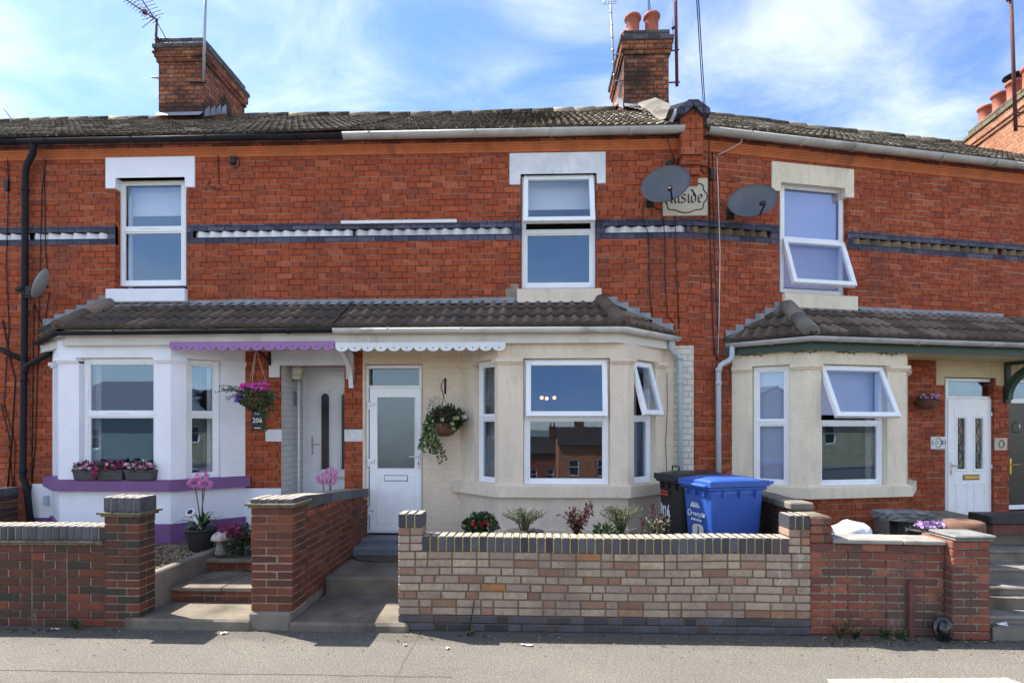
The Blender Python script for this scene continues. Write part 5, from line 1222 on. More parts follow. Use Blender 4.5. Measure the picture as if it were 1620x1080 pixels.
# ---- paths
b = B()
b.box(FW, X_EDGE - .12, X_DIV0 + .02, -.05, .5, -.05, .098, .02); o = struct('path', b, M['path_c'])
b = B()
for i, (y0, y1, z) in enumerate(((-1.97, -1.33, .25), (-1.33, -.0, .385))):
    w = (X_DIV0 - X_EDGE) / 2
    for k in range(2): b.cube(Vector((X_EDGE + w * (k + .5), (y0 + y1) / 2 - .015, z - .02)), (w - .008, y1 - y0 + .03, .04), None, .006)
o = struct('path_slabs', b, M['path_c'])
b = B(); fs = Frame((X_EDGE, -1.96), (1, 0)); bricks_run(b, fs, 0, X_DIV0 - X_EDGE, 0, .62, .095, 2, h=.06, rlo=.4); fs = Frame((X_EDGE, -1.32), (1, 0)); bricks_run(b, fs, 0, X_DIV0 - X_EDGE, 0, 1.3, .25, 1, h=.09, rlo=.4); o = struct('path_risers', b, [M['b_pier'], M['mortar_old']])
b = B(); ke = side_frame(X_EDGE, Y_F + .02)
b.box(ke, .0, 1.75, 0, .1, -.02, Z_GRAV + .035, .015); o = struct('path_edging', b, M['concrete'])
b = B(); b.box(FW, X_DIV1 - .02, X_P2 + .1, -.05, .9, -.05, Z_LAND, .025); o = struct('path', b, M['path_c'])
b = B(); b.box(FW, X_DIV1 - .02, X_P2b + .4, .84, 2.46, -.05, Z_UP - .001, .025); b.box(FW, X_P2b + .4, 2.6, .2, 2.46, -.05, Z_UP - .02); o = struct('garden_paving', b, M['path_c'])
b = B(); b.box(FW, 2.82, 6.2, .2, 3.6, -.05, .30); o = struct('garden_paving', b, M['path_c'])
ST = thing('garden_steps', 'worn grey stone steps rising from the pavement to the black door', 'steps', (XF(1600), -2.2, 0))
for i, (z0, z1, y) in enumerate(((-.02, .20, -2.45), (.2, .38, -2.16), (.38, .50, -1.93), (.5, .62, -1.66), (.62, .76, -1.36))):
    b = B(); xx = xh + .02 if i < 4 else xh + .42
    b.box(FW, xx, xx + 1.3, y - Y_F, (y - Y_F + .85 if i < 4 else 2.9), z0 - .1, z1 - .035); b.box(FW, xx, xx + 1.3, y - Y_F - .02, y - Y_F + .4, z1 - .034, z1, .01)
    obj('step', b, M['concrete'], ST)
b = B(); b.box(FW, xh + .03, xh + .75, -.06, .0, -.03, .115, .008); b.box(FW, xh + .06, xh + .75, -.062, .0, .116, .125, .002); obj('kerb_block', b, M['concrete'], ST)
# ================================================================== small things
def leafmat(name, ramp, rough=.6): return rnd_mat(name, ramp, stain_amt=0, rough=rough, bump=.1, spec=.35)
M['leaf'] = leafmat('green_leaves', [(0, (.02, .045, .014)), (.5, (.045, .085, .025)), (1, (.09, .14, .045))])
M['leaf_dark'] = leafmat('dark_green_leaves', [(0, (.012, .03, .012)), (.6, (.03, .06, .02)), (1, (.06, .10, .035))])
M['leaf_grey'] = leafmat('grey_green_leaves', [(0, (.06, .075, .04)), (.5, (.13, .145, .085)), (1, (.24, .24, .15))])
M['ivy'] = leafmat('variegated_ivy', [(0, (.04, .075, .025)), (.5, (.10, .15, .05)), (.8, (.26, .30, .12)), (1, (.48, .48, .26))])
M['leaf_red'] = leafmat('bronze_leaves', [(0, (.05, .02, .02)), (.5, (.10, .035, .03)), (.8, (.06, .06, .03)), (1, (.16, .05, .04))])
M['magenta'] = leafmat('magenta_petals', [(0, (.45, .02, .22)), (1, (.72, .06, .42))])
M['violet'] = leafmat('violet_petals', [(0, (.10, .03, .30)), (1, (.22, .08, .5))])
M['pink'] = leafmat('pink_petals', [(0, (.62, .16, .42)), (.6, (.76, .28, .55)), (1, (.85, .5, .72))])
M['crimson'] = leafmat('crimson_petals', [(0, (.16, .008, .05)), (1, (.36, .02, .12))])
M['rose'] = leafmat('pale_pink_petals', [(0, (.55, .22, .36)), (1, (.85, .62, .72))])
M['red'] = leafmat('red_petals', [(0, (.40, .01, .02)), (1, (.62, .03, .05))])
M['white_p'] = leafmat('white_petals', [(0, (.6, .6, .55)), (1, (.85, .85, .8))])
M['mauve'] = leafmat('mauve_petals', [(0, (.35, .18, .42)), (1, (.62, .42, .68))])
M['plume'] = leafmat('dry_plume', [(0, (.07, .025, .02)), (1, (.16, .07, .05))])
M['stalk'] = plain('plant_stalk', (.10, .11, .04), .7, .2, 8, 0)
M['blue_p'] = plain('blue_plastic', (.032, .10, .40), .42, .1, 2, .12, fine=240, spec=.45, dirt=(.10, .17, .42), dirt_lo=.62, dirt_hi=.85)
M['black_p'] = plain('black_plastic', (.02, .02, .021), .42, .12, 2, .12, fine=240, spec=.45, dirt=(.06, .06, .06), dirt_lo=.6, dirt_hi=.85)
M['grey_pot'] = plain('charcoal_pot', (.035, .035, .04), .6, .12, 3, .15)
M['trough'] = plain('grey_wood_trough', (.085, .08, .08), .8, .3, 14, .3)
M['sticker'] = plain('red_sticker', (.55, .07, .03), .4, .05, 3, 0)
M['mark_w'] = plain('white_marking', (.8, .8, .8), .5, .05, 3, 0)
M['patch'] = plain('pale_paint_patch', (.62, .64, .60), .7, .1, 9, .1)
M['dish'] = plain('dark_grey_dish', (.085, .09, .105), .35, .06, 2, .03, spec=.5, dirt=(.13, .13, .13), dirt_lo=.55, dirt_hi=.8)
M['dish_pale'] = plain('pale_grey_dish', (.30, .31, .32), .4, .06, 2, .03, spec=.5)
M['slate'] = plain('slate_sign', (.03, .035, .045), .6, .15, 6, .1)
M['coir'] = plain('coir_liner', (.13, .07, .035), .95, .4, 40, .9)
M['wicker'] = plain('brown_wicker', (.16, .07, .045), .85, .4, 60, .8)
M['galv'] = plain('galvanised_tube', (.40, .42, .46), .4, .1, 5, .05, metal=.5)
M['rust'] = plain('rusty_steel', (.13, .05, .045), .8, .35, 9, .4, dirt=(.06, .03, .03))
M['cap_m'] = plain('mushroom_cap', (.55, .48, .42), .6, .3, 22, .2, dirt=(.30, .07, .06), dirt_lo=.5, dirt_hi=.58, dirt_scale=18)
M['bag'] = plain('white_plastic_bag', (.75, .75, .78), .45, .08, 6, .2)
M['rope'] = plain('pale_cord', (.45, .40, .32), .8, .2, 20, 0)
M['mat'] = plain('coir_mat', (.09, .07, .05), .98, .3, 40, .9)
M['cream_p'] = plain('cream_plastic', (.60, .56, .45), .5, .08, 3, 0)
for nm in ('leaf', 'leaf_dark', 'leaf_grey', 'ivy', 'leaf_red'): pass
def clump(b, c, rad, n, L, W, up=.3, shell_=.4, flat=1.0, rs=None):
    """leaves scattered through an ellipsoid, facing outward"""
    c = Vector(c)
    for _ in range(n):
        d = rv(); 
        while d.length > 1 or d.length < shell_: d = rv()
        p = c + Vector((d.x * rad[0], d.y * rad[1], d.z * rad[2])); o = (d + rv(.7) + Vector((0, 0, up))).normalized()
        k = RND.uniform(.7, 1.25); b.leaf(p, o, rv(), L * k, W * k, RND.random())
def trail(b, p, d, n, step, L, W, droop=.05, wob=.35, st=None):
    """a hanging shoot with leaves along it"""
    p = Vector(p); d = Vector(d).normalized(); pts = [p.copy()]
    for i in range(n):
        d = (d + Vector((0, 0, -droop)) + rv(wob * .25)).normalized(); p = p + d * step; pts.append(p.copy())
        for sgn in (1, -1):
            o = (rv() + d * .4 + Vector((0, -.4, 0))).normalized(); k = RND.uniform(.7, 1.2); b.leaf(p, o, rv(), L * k, W * k, RND.random())
    if st is not None: st.tube(pts, .0025, 4, False)
def floret(b, c, r, n=6, face=None, rnd=None):
    """a small open flower of n petals"""
    face = Vector(face).normalized() if face is not None else (rv() + Vector((0, -1, .5))).normalized()
    x = face.orthogonal().normalized(); y = face.cross(x); q = RND.random() if rnd is None else rnd
    for i in range(n):
        t = 2 * math.pi * i / n + RND.random() * .3; d = (x * math.cos(t) + y * math.sin(t) + face * .35)
        b.leaf(Vector(c), d, face, r, r * .85, min(1, max(0, q + RND.uniform(-.2, .2))), -.15)
def stems(b, c, n, spread, h, r=.003, lean=1.0, tip=None):
    out = []
    for _ in range(n):
        a = RND.uniform(0, 6.28); k = RND.uniform(.2, 1) * spread; hh = h * RND.uniform(.7, 1.05)
        e = Vector(c) + Vector((math.cos(a) * k, math.sin(a) * k, hh)); m_ = Vector(c).lerp(e, .5) + Vector((0, 0, .02))
        b.tube([Vector(c) + Vector((math.cos(a) * k * .15, math.sin(a) * k * .15, 0)), m_ - Vector((math.cos(a) * k * .15, math.sin(a) * k * .15, 0)), e], r, 4, False); out.append((m_, e))
    return out
def at(px, py, y):                                           # the world point on the plane y = const seen at a pixel
    s, z = MAIN.hit(px, py, y); return Vector((s, y, z))
# ------------------------------------------------------------------ wheelie bins
def bin_(name, label, c, ang, m, lw=.57, ld=.665, H=1.04, handle=False):
    t = thing(name, label, 'wheelie bin', c); o = Vector(c)
    R = Matrix.Translation(o) @ Matrix.Rotation(ang, 4, 'Z') @ Matrix.Scale(1.07, 4)     # local: x = front normal reversed (depth), y = width
    class LF:
        def p(f, s, a, z): return R @ Vector((s, a, z))
    f = LF(); b = B(); prof = [(.06, .43, .49), (.10, .44, .50), (.86, .515, .585), (.90, .525, .595)]
    rings = []
    for z, w, d in prof:
        r_ = .05; ring = []
        for (sx, sy, a0) in ((-1, -1, 180), (1, -1, 270), (1, 1, 0), (-1, 1, 90)):
            for k in range(4):
                t_ = math.radians(a0 + 30 * k); ring.append(b.v(f.p(sx * (d / 2 - r_) + r_ * math.cos(t_), sy * (w / 2 - r_) + r_ * math.sin(t_), z)))
        rings.append(ring)
    for A, C in zip(rings, rings[1:]):
        n = len(A)
        for i in range(n): b.f([A[i], A[(i + 1) % n], C[(i + 1) % n], C[i]], None, True)
    b.f(rings[0][::-1]); b.f(rings[-1])
    obj('body', b, m, t)
    b = B(); b.box(f, -.32, .32, -.27, .27, .895, .935, .012)   # rim
    for sx in (-.18, .0, .18):
        for sy in (-.262, .262): b.box(f, sx - .008, sx + .008, sy - .03, sy + .03, .83, .896, .003)
    for sy in (-.15, 0, .15): b.box(f, -.325, -.25, sy - .008, sy + .008, .83, .896, .003)
    obj('rim', b, m, t)
    b = B()
    # lid: shallow dome with a drooping front lip
    nx, ny = 10, 8; grid = []
    for i in range(nx + 1):
        row = []
        for j in range(ny + 1):
            x = -ld / 2 + ld * i / nx; y = -lw / 2 + lw * j / ny; u, v = abs(x) / (ld / 2), abs(y) / (lw / 2)
            z = .985 + .020 * (1 - u ** 6) * (1 - v ** 6)
            if .25 < 1 - max(u, v) : z += .012
            row.append(b.v(f.p(x, y, z)))
        grid.append(row)
    for i in range(nx):
        for j in range(ny): b.f([grid[i][j], grid[i + 1][j], grid[i + 1][j + 1], grid[i][j + 1]], None, True)
    edge = [grid[i][0] for i in range(nx + 1)] + [grid[nx][j] for j in range(1, ny + 1)] + [grid[i][ny] for i in range(nx - 1, -1, -1)] + [grid[0][j] for j in range(ny - 1, 0, -1)]
    low = [b.v(v.co - Vector((0, 0, .055))) for v in edge]
    for i in range(len(edge)): b.f([edge[i], low[i], low[(i + 1) % len(edge)], edge[(i + 1) % len(edge)]])
    b.f(low)
    b.box(f, -ld / 2 - .03, -ld / 2 + .02, -lw / 2 + .05, lw / 2 - .05, .925, .955, .01)
    obj('lid', b, m, t)
    b = B(); b.tube([f.p(.34, -.24, .95), f.p(.40, -.24, .965), f.p(.40, .24, .965), f.p(.34, .24, .95)], .016, 8); obj('handle', b, m, t)
    if handle: b = B(); b.tube([f.p(-.22, -.07, 1.03), f.p(-.22, -.065, 1.075), f.p(-.22, .065, 1.075), f.p(-.22, .07, 1.03)], .010, 7); obj('lid_handle', b, m, t)
    for sy in (-.25, .25):
        b = B(); mt = R @ Matrix.Translation((.24, sy, .10)) @ Matrix.Rotation(math.pi / 2, 4, 'X'); b.lathe(None, [(.02, -.03), (.09, -.03), (.10, -.015), (.10, .015), (.09, .03), (.02, .03)], 18, mt); obj('wheel', b, M['black_p'], t)
    # matrix of the front face for lettering: x along width to the viewer's right
    def front(y, z, roll=0.0):
        x_ = .5 * .0 - (.245 + (z - .1) * .0); tilt = math.atan2((.585 - .47) / 2, .76)
        xs = -(.25 + (z - .10) / .76 * .0575) - .003
        mloc = Matrix(((0, 0, -1), (-1, 0, 0), (0, 1, 0))).to_4x4()
        return R @ Matrix.Translation((xs, y, z)) @ mloc @ Matrix.Rotation(roll, 4, 'Z')
    return t, front, f
ANG = math.radians(17)
cb_ = Vector((2.06, -1.46, Z_UP)); BLUE, ff, lf = bin_('wheelie_bin', 'blue recycling wheelie bin with white lettering and a pale patch on its front', cb_, ANG, M['blue_p'])
b = B(); b.add_mesh(text_mesh('recycle', .07, .001, .0008), ff(-.035, .645)); 
w0_ = ff(.125, .645); b.tube([w0_ @ Vector((.03 * math.cos(t_), .03 * math.sin(t_), .001)) for t_ in [math.radians(40 + 25 * k) for k in range(12)]], .006, 4)
b.f([w0_ @ Vector(p) for p in ((.02, -.022, .002), (.052, .0, .002), (.02, .022, .002))])
for z_, wd_, h_ in ((.745, .13, .012), (.72, .17, .013), (.585, .18, .011)):
    x = -wd_ / 2
    while x < wd_ / 2 - .01:
        w_ = RND.uniform(.009, .02); m_ = ff(-x - w_ / 2 + .015, z_); b.f([m_ @ Vector((sx * w_ / 2, sy * h_, .001)) for sx, sy in ((-1, -1), (1, -1), (1, 1), (-1, 1))]); x += w_ + .006
obj('lettering', b, M['mark_w'], BLUE)
b = B(); m_ = ff(.0, .46); pts = [m_ @ Vector((.098 * math.copysign(abs(math.cos(t_)) ** .45, math.cos(t_)) + RND.uniform(-.006, .006), .085 * math.copysign(abs(math.sin(t_)) ** .45, math.sin(t_)) + RND.uniform(-.008, .008), .001)) for t_ in [2 * math.pi * k / 28 for k in range(28)]]; b.f(pts); pa = obj('painted_patch', b, M['patch'], BLUE)
b = B(); b.tube([m_ @ Vector(p) for p in ((-.005, .06, .003), (.012, .05, .003), (.006, .0, .003), (-.012, -.035, .003), (.006, -.05, .003), (.028, -.035, .003))], [.006, .008, .009, .007, .006, .004], 5); obj('painted_mark', b, M['dark'], pa)
kb = Vector((1.93, -.81, Z_UP)); BLACK, ff, lf = bin_('wheelie_bin', 'black wheelie bin numbered 204 in white paint half hidden behind the blue one', kb, ANG, M['black_p'], handle=True)
b = B(); m_ = ff(.10, .775)
b.f([m_ @ Vector(p) for p in ((-.085, -.026, .001), (.085, -.026, .001), (.085, .026, .001), (-.085, .026, .001))]); st_ = obj('sticker', b, M['sticker'], BLACK)
b = B(); x = -.07
for k in range(8): b.f([m_ @ Vector(p) for p in ((x, -.012, .002), (x + .012, -.012, .002), (x + .012, .014, .002), (x, .014, .002))]); x += RND.choice((.016, .019, .022))
obj('sticker_print', b, M['dark'], st_)
b = B(); m_ = ff(.09, .56); W_ = lambda pts, r: b.tube([m_ @ Vector((x, y, .002)) for x, y in pts], r, 5)
W_([(-.115, .06), (-.095, .085), (-.078, .06), (-.088, .0), (-.105, -.06), (-.075, -.055)], .008); W_([(-.045, .065), (-.052, .0), (-.035, -.065)], .008); W_([(-.015, .07), (.0, .02), (-.008, -.06)], .007)
W_([(.06, .085), (.028, -.035), (.09, -.03)], .008); W_([(.065, .03), (.075, -.1)], .009); obj('house_number', b, M['mark_w'], BLACK)
# ------------------------------------------------------------------ satellite dishes
def dish(label, c, normal, up, rx, ry, m, wall_pt, lnb=True, group='satellite dishes on the brick walls', back=False):
    t = thing('satellite_dish', label, 'satellite dish', wall_pt, group); n_ = Vector(normal).normalized(); u = Vector(up); u = (u - n_ * u.dot(n_)).normalized(); x = u.cross(n_)
    m_ = Matrix((x, u, n_)).transposed().to_4x4(); m_.translation = Vector(c)
    b = B(); k = 6; nseg = 36; prev = None
    def ring(q, off): return [b.v(m_ @ Vector((rx * q * math.cos(a), ry * q * math.sin(a), .07 * q * q + off))) for a in [2 * math.pi * i / nseg for i in range(nseg)]]
    rf = [ring(i / k, 0) for i in range(1, k + 1)]; rb = [ring(i / k, -.008) for i in range(1, k + 1)]
    for R_, fl in ((rf, False), (rb, True)):
        for A, C in zip(R_, R_[1:]):
            for i in range(nseg): b.f([A[i], A[(i + 1) % nseg], C[(i + 1) % nseg], C[i]], None, True)
        b.f(R_[0], None, True)
    for i in range(nseg): b.f([rf[-1][i], rf[-1][(i + 1) % nseg], rb[-1][(i + 1) % nseg], rb[-1][i]])
    obj('reflector', b, m, t)
    b = B(); q0 = m_ @ Vector((0, -ry * .98, .06)); q1 = m_ @ Vector((-.02, -ry * .95, .27)); b.tube([q0, q0.lerp(q1, .5) + n_ * -.01, q1], .012, 8); arm = obj('feed_arm', b, M['dark'], t)
    b = B(); q2 = m_ @ Vector((-.02, -ry * .72, .27)); b.tube([q1, q1.lerp(q2, .6)], .022, 10); b.tube([q1.lerp(q2, .6), q2 - n_ * .05], .03, 12); obj('feed_horn', b, M['grey_pot'], arm)
    b = B(); bp = m_ @ Vector((0, 0, -.02)); b.tube([bp, bp.lerp(Vector(wall_pt), .6), Vector(wall_pt)], .018, 8); b.cube(Vector(wall_pt), (.10, .03, .16), None, .006); obj('wall_bracket', b, M['dark'], t)
    return t
dish('dark grey satellite dish partly covering the carved name stone', P_(1053, 296, -.34), (-.22, -1, .22), (-.34, 0, 1), .31, .25, M['dish'], P_(1028, 318, -.02))
dish('dark grey satellite dish between the name stone and the lilac-blind window', PW_(1188, 322, -.34), (.0, -1, .25), (-.34, 0, 1), .335, .225, M['dish'], PW_(1156, 338, -.02))
dd_ = dish('pale grey satellite dish held on an arm beside the black downpipe', P_(73, 452, -.36), (-.80, -.42, .35), (.1, 0, 1), .21, .21, M['dish_pale'], P_(46, 462, -.10))
# ------------------------------------------------------------------ carved name stone (black-letter)
NS = tag(obj('name_stone', (lambda b: (b.box(MAIN, S(1048), S(1119), -.022, .02, Z(1085, 342), Z(1085, 283), .006), b)[1])(B()), M['plate_cream'], None, MAIN.p(S(1085), 0, Z(1085, 312))), 'cream stone plaque carved in black-letter script behind a satellite dish', 'plaque')
M['black_paint'] = plain('black_letter_paint', (.02, .02, .024), .6, .1, 5, 0)
x0, x1, q0, q1 = S(1048), S(1119), Z(1085, 342), Z(1085, 283); w_, h_ = x1 - x0, q1 - q0; cx0, cz0 = (x0 + x1) / 2, (q0 + q1) / 2
b = B(); pts = []
for k in range(49):
    t_ = 2 * math.pi * k / 48; e = 1 + .06 * math.cos(8 * t_) ; pts.append(MAIN.p(cx0 + w_ * .46 * math.copysign(abs(math.cos(t_)) ** .75, math.cos(t_)) * e, -.024, cz0 + h_ * .40 * math.copysign(abs(math.sin(t_)) ** .8, math.sin(t_)) * e))
b.tube(pts, .0075, 5, False); obj('border', b, M['black_paint'], NS)
b = B(); PEN = Vector((.009, .007))
def pen(ox, oz, sc_, strokes):
    for st_ in strokes:
        for (xa_, ya_), (xb_, yb_) in zip(st_, st_[1:]):
            A, C = Vector((ox + xa_ * sc_, oz + ya_ * sc_)), Vector((ox + xb_ * sc_, oz + yb_ * sc_))
            for dz in (0,): 
                qd = [A - PEN, A + PEN, C + PEN, C - PEN]; qf = [MAIN.p(q.x, -.026, q.y) for q in qd]; qb = [MAIN.p(q.x, -.021, q.y) for q in qd]; b.hexa(qb + qf)
GL = {'H': (1.15, [[(0, 0), (.12, .1), (.12, 1.5), (0, 1.6)], [(.12, .85), (.5, 1.05), (.85, .85), (.85, .2), (.7, -.15)], [(-.1, 1.5), (.3, 1.62)]]),
      'i': (.42, [[(0, .9), (.14, 1.0), (.14, .12), (.3, 0)], [(.1, 1.35), (.22, 1.42)]]),
      'l': (.42, [[(0, 1.5), (.14, 1.6), (.14, .12), (.3, 0)]]),
      's': (.72, [[(.55, .9), (.3, 1.02), (.1, .8), (.1, .62), (.5, .42), (.5, .15), (.25, 0), (.02, .12)]]),
      'd': (.78, [[(.3, .98), (.08, .8), (.08, .18), (.3, 0), (.55, .18), (.55, .8), (.3, 1.0)], [(.55, .8), (.15, 1.5), (.0, 1.55)]]),
      'e': (.66, [[(.5, .12), (.3, 0), (.08, .18), (.08, .8), (.3, 1.0), (.5, .8), (.5, .62), (.1, .45)]])}
scl = h_ * .225; ox = cx0 + w_ * .40 - scl * 1.02 * sum(GL[q_][0] for q_ in 'Hillside')
for ch in 'Hillside': wd_, stq = GL[ch]; pen(ox, cz0 - h_ * .16, scl, stq); ox += wd_ * scl * 1.02
obj('lettering', b, M['black_paint'], NS)
# ------------------------------------------------------------------ slate number sign of 206
SL_ = tag(obj('number_sign', (lambda b: (b.box(MAIN, S(400), S(418), -.032, -.01, Z(409, 680), Z(409, 645), .004), b)[1])(B()), M['slate'], None, MAIN.p(S(409), 0, Z(409, 662))), 'dark slate sign reading 206 with leaf design below the pink hanging basket', 'number sign')
b = B(); b.add_mesh(text_mesh('206', .092, .001, .001), face_mat(MAIN, S(409), -.034, Z(409, 665))); 
for k in range(5): b.tube([MAIN.p(S(405 + k * 1.6), -.034, Z(409, 656)), MAIN.p(S(406 + k * 1.6), -.034, Z(409, 652 + (k % 2) * 2))], .004, 4)
b.box(MAIN, S(404), S(414.5), -.035, -.033, Z(409, 677.5), Z(409, 676)); obj('lettering', b, M['mark_w'], SL_)
b = B()
for k in range(7): b.leaf(MAIN.p(S(409), -.035, Z(409, 673)), Vector((math.cos(.3 + k * .4), 0, math.sin(.3 + k * .4))), Vector((0, -1, 0)), .035, .015, RND.random())
obj('leaf_design', b, M['leaf'], SL_)
# ------------------------------------------------------------------ hanging baskets
HB = 'hanging baskets on the house fronts'
c = at(405, 628, -.62); t = thing('hanging_basket', 'wire hanging basket with magenta flowers and trailing grey-green shoots under the purple board', 'hanging basket', c, HB)
b = B(); r_ = .175
for z_, q in ((0, 1), (-.06, .93), (-.12, .74), (-.165, .4)): b.tube([c + Vector((r_ * q * math.cos(k * math.pi / 12), r_ * q * math.sin(k * math.pi / 12), z_)) for k in range(25)], .0035, 5, False)
for k in range(14): a = k * math.pi / 7; b.tube([c + Vector((r_ * q * math.cos(a), r_ * q * math.sin(a), z_)) for z_, q in ((0, 1), (-.06, .93), (-.12, .74), (-.165, .4), (-.18, .05))], .0028, 5, False)
obj('wire_frame', b, M['black'], t)
b = B(); b.lathe(c, [(.03, -.172), (.13, -.12), (.16, -.06), (.168, -.005), (.15, -.01), (.02, -.02)], 20); obj('liner', b, M['coir'], t)
b = B(); hk = at(405, 553, -.62)
for k in range(3): a = k * 2.1 + .6; b.tube([c + Vector((r_ * math.cos(a), r_ * math.sin(a), 0)), hk], .003, 5)
obj('hanger', b, M['rope'], t)
b = B(); s_ = B()
clump(b, c + Vector((0, -.02, .0)), (.2, .19, .13), 620, .045, .024, .1, .4); clump(b, c + Vector((.14, -.05, -.1)), (.09, .09, .17), 200, .04, .022, -.2, .2)
for k in range(6): trail(b, c + Vector((.14 + RND.uniform(-.03, .04), -.08, -.16)), (.1, -.1, -1), 9, .028, .035, .02, .1, .8, s_)
obj('foliage', b, M['leaf'], t)
b = B()
for k in range(11): trail(b, c + Vector((-.12, -.05, .05)), (-1, RND.uniform(-.4, .1), RND.uniform(-.2, .75)), RND.randint(8, 13), .026, .03, .014, .05, .7, s_)
for k in range(5): trail(b, c + Vector((.13, -.05, .04)), (1, -.2, RND.uniform(-.3, .5)), 9, .026, .026, .012, .03, .7, s_)
obj('trailing_shoots', b, M['leaf_grey'], t); obj('stems', s_, M['stalk'], t)
b = B()
for k in range(60): floret(b, c + Vector((RND.uniform(-.16, .19), RND.uniform(-.15, .05), .115 + RND.uniform(-.02, .06) - (.05 if k % 5 == 0 else 0))), .03, 5)
obj('magenta_flowers', b, M['magenta'], t)
b = B()
for k in range(16): floret(b, c + Vector((-.15 + RND.uniform(-.06, .04), -.12, -.02 + RND.uniform(-.05, .05))), .028, 5)
obj('violet_flowers', b, M['violet'], t)
# beside the beige bay
c = at(703, 672, -.22); t = thing('hanging_basket', 'brown hanging basket with bronze leaves and long variegated ivy beside the half-glazed door', 'hanging basket', c, HB)
b = B(); hk = at(702, 628, -.22); wl_ = at(704, 620, -.012); b.box(MAIN, S(703), S(706), -.014, -.002, Z(704, 623), Z(704, 598), .002); b.tube([MAIN.p(S(704.5), -.01, Z(704, 600)), MAIN.p(S(703.5), -.12, Z(704, 603)), MAIN.p(S(702), -.23, Z(704, 612)), hk], .006, 6); obj('wall_hook', b, M['black'], t)
b = B(); b.lathe(c, [(.05, -.15), (.13, -.12), (.165, -.04), (.17, .02), (.15, .02), (.02, .0)], 20); obj('bowl', b, M['wicker'], t)
b = B()
for k in range(3): a = k * 2.1 + .3; b.tube([c + Vector((.165 * math.cos(a), .165 * math.sin(a), .02)), hk], .003, 5)
obj('hanger', b, M['black'], t)
b = B(); clump(b, c + Vector((.03, -.02, .09)), (.24, .16, .15), 560, .06, .036, .2, .2); obj('foliage', b, M['leaf_dark'], t)
b = B(); clump(b, c + Vector((.05, -.06, .09)), (.2, .14, .12), 150, .055, .03, .3, .5); obj('bronze_foliage', b, M['leaf_red'], t)
b = B(); s_ = B()
clump(b, c + Vector((-.15, -.05, .0)), (.1, .1, .12), 150, .045, .04, 0, .3)
for k in range(26): trail(b, c + Vector((-.17 + RND.uniform(-.07, .10), -.09 + RND.uniform(-.05, .04), .0)), (RND.uniform(-.25, .2), -.1, -1), RND.randint(8, 15), .026, .042, .038, .12, .9, s_)
for k in range(3): trail(b, c + Vector((-.08, -.09, -.22)), (.5, -.1, -.9), RND.randint(8, 11), .026, .04, .036, .12, .9, s_)
trail(b, c + Vector((-.22, -.05, -.25)), (-.6, -.1, -.5), 5, .026, .04, .036, .05, .9, s_)
for k in range(5): floret(b, c + Vector((RND.uniform(-.05, .2), -.19, RND.uniform(-.05, .12))), .035, 4, (0, -1, .2), .72)
obj('ivy', b, M['ivy'], t); obj('stems', s_, M['stalk'], t)
b = B()
for k in range(7): trail(b, c + Vector((-.13 + RND.uniform(-.1, .06), -.02, .08)), (RND.uniform(-.3, .15), -.1, 1), RND.randint(8, 11), .026, .035, .012, -.02, .6)
obj('upright_shoots', b, M['leaf_grey'], t)
b = B()
for k in range(6): floret(b, c + Vector((.27 + RND.uniform(-.03, .03), -.05, .06 + RND.uniform(-.04, .05))), .028, 5)
obj('white_flowers', b, M['white_p'], t)
# by the door of the angled house
c = PW_(1467, 634, -.14); t = thing('hanging_basket', 'small brown wall basket with faded pink flowers left of the leaded door', 'hanging basket', c, HB)
b = B(); b.lathe(c, [(.04, -.12), (.10, -.09), (.135, -.02), (.14, .0), (.02, .0)], 18); obj('bowl', b, M['wicker'], t)
b = B(); clump(b, c + Vector((0, 0, .02)), (.14, .11, .05), 110, .035, .02, .3, .2); obj('foliage', b, M['leaf_dark'], t)
b = B()
for k in range(34): floret(b, c + Vector((RND.uniform(-.12, .14), RND.uniform(-.12, .03), .05 + RND.uniform(-.01, .04))), .024, 5)
obj('flowers', b, M['mauve'], t)
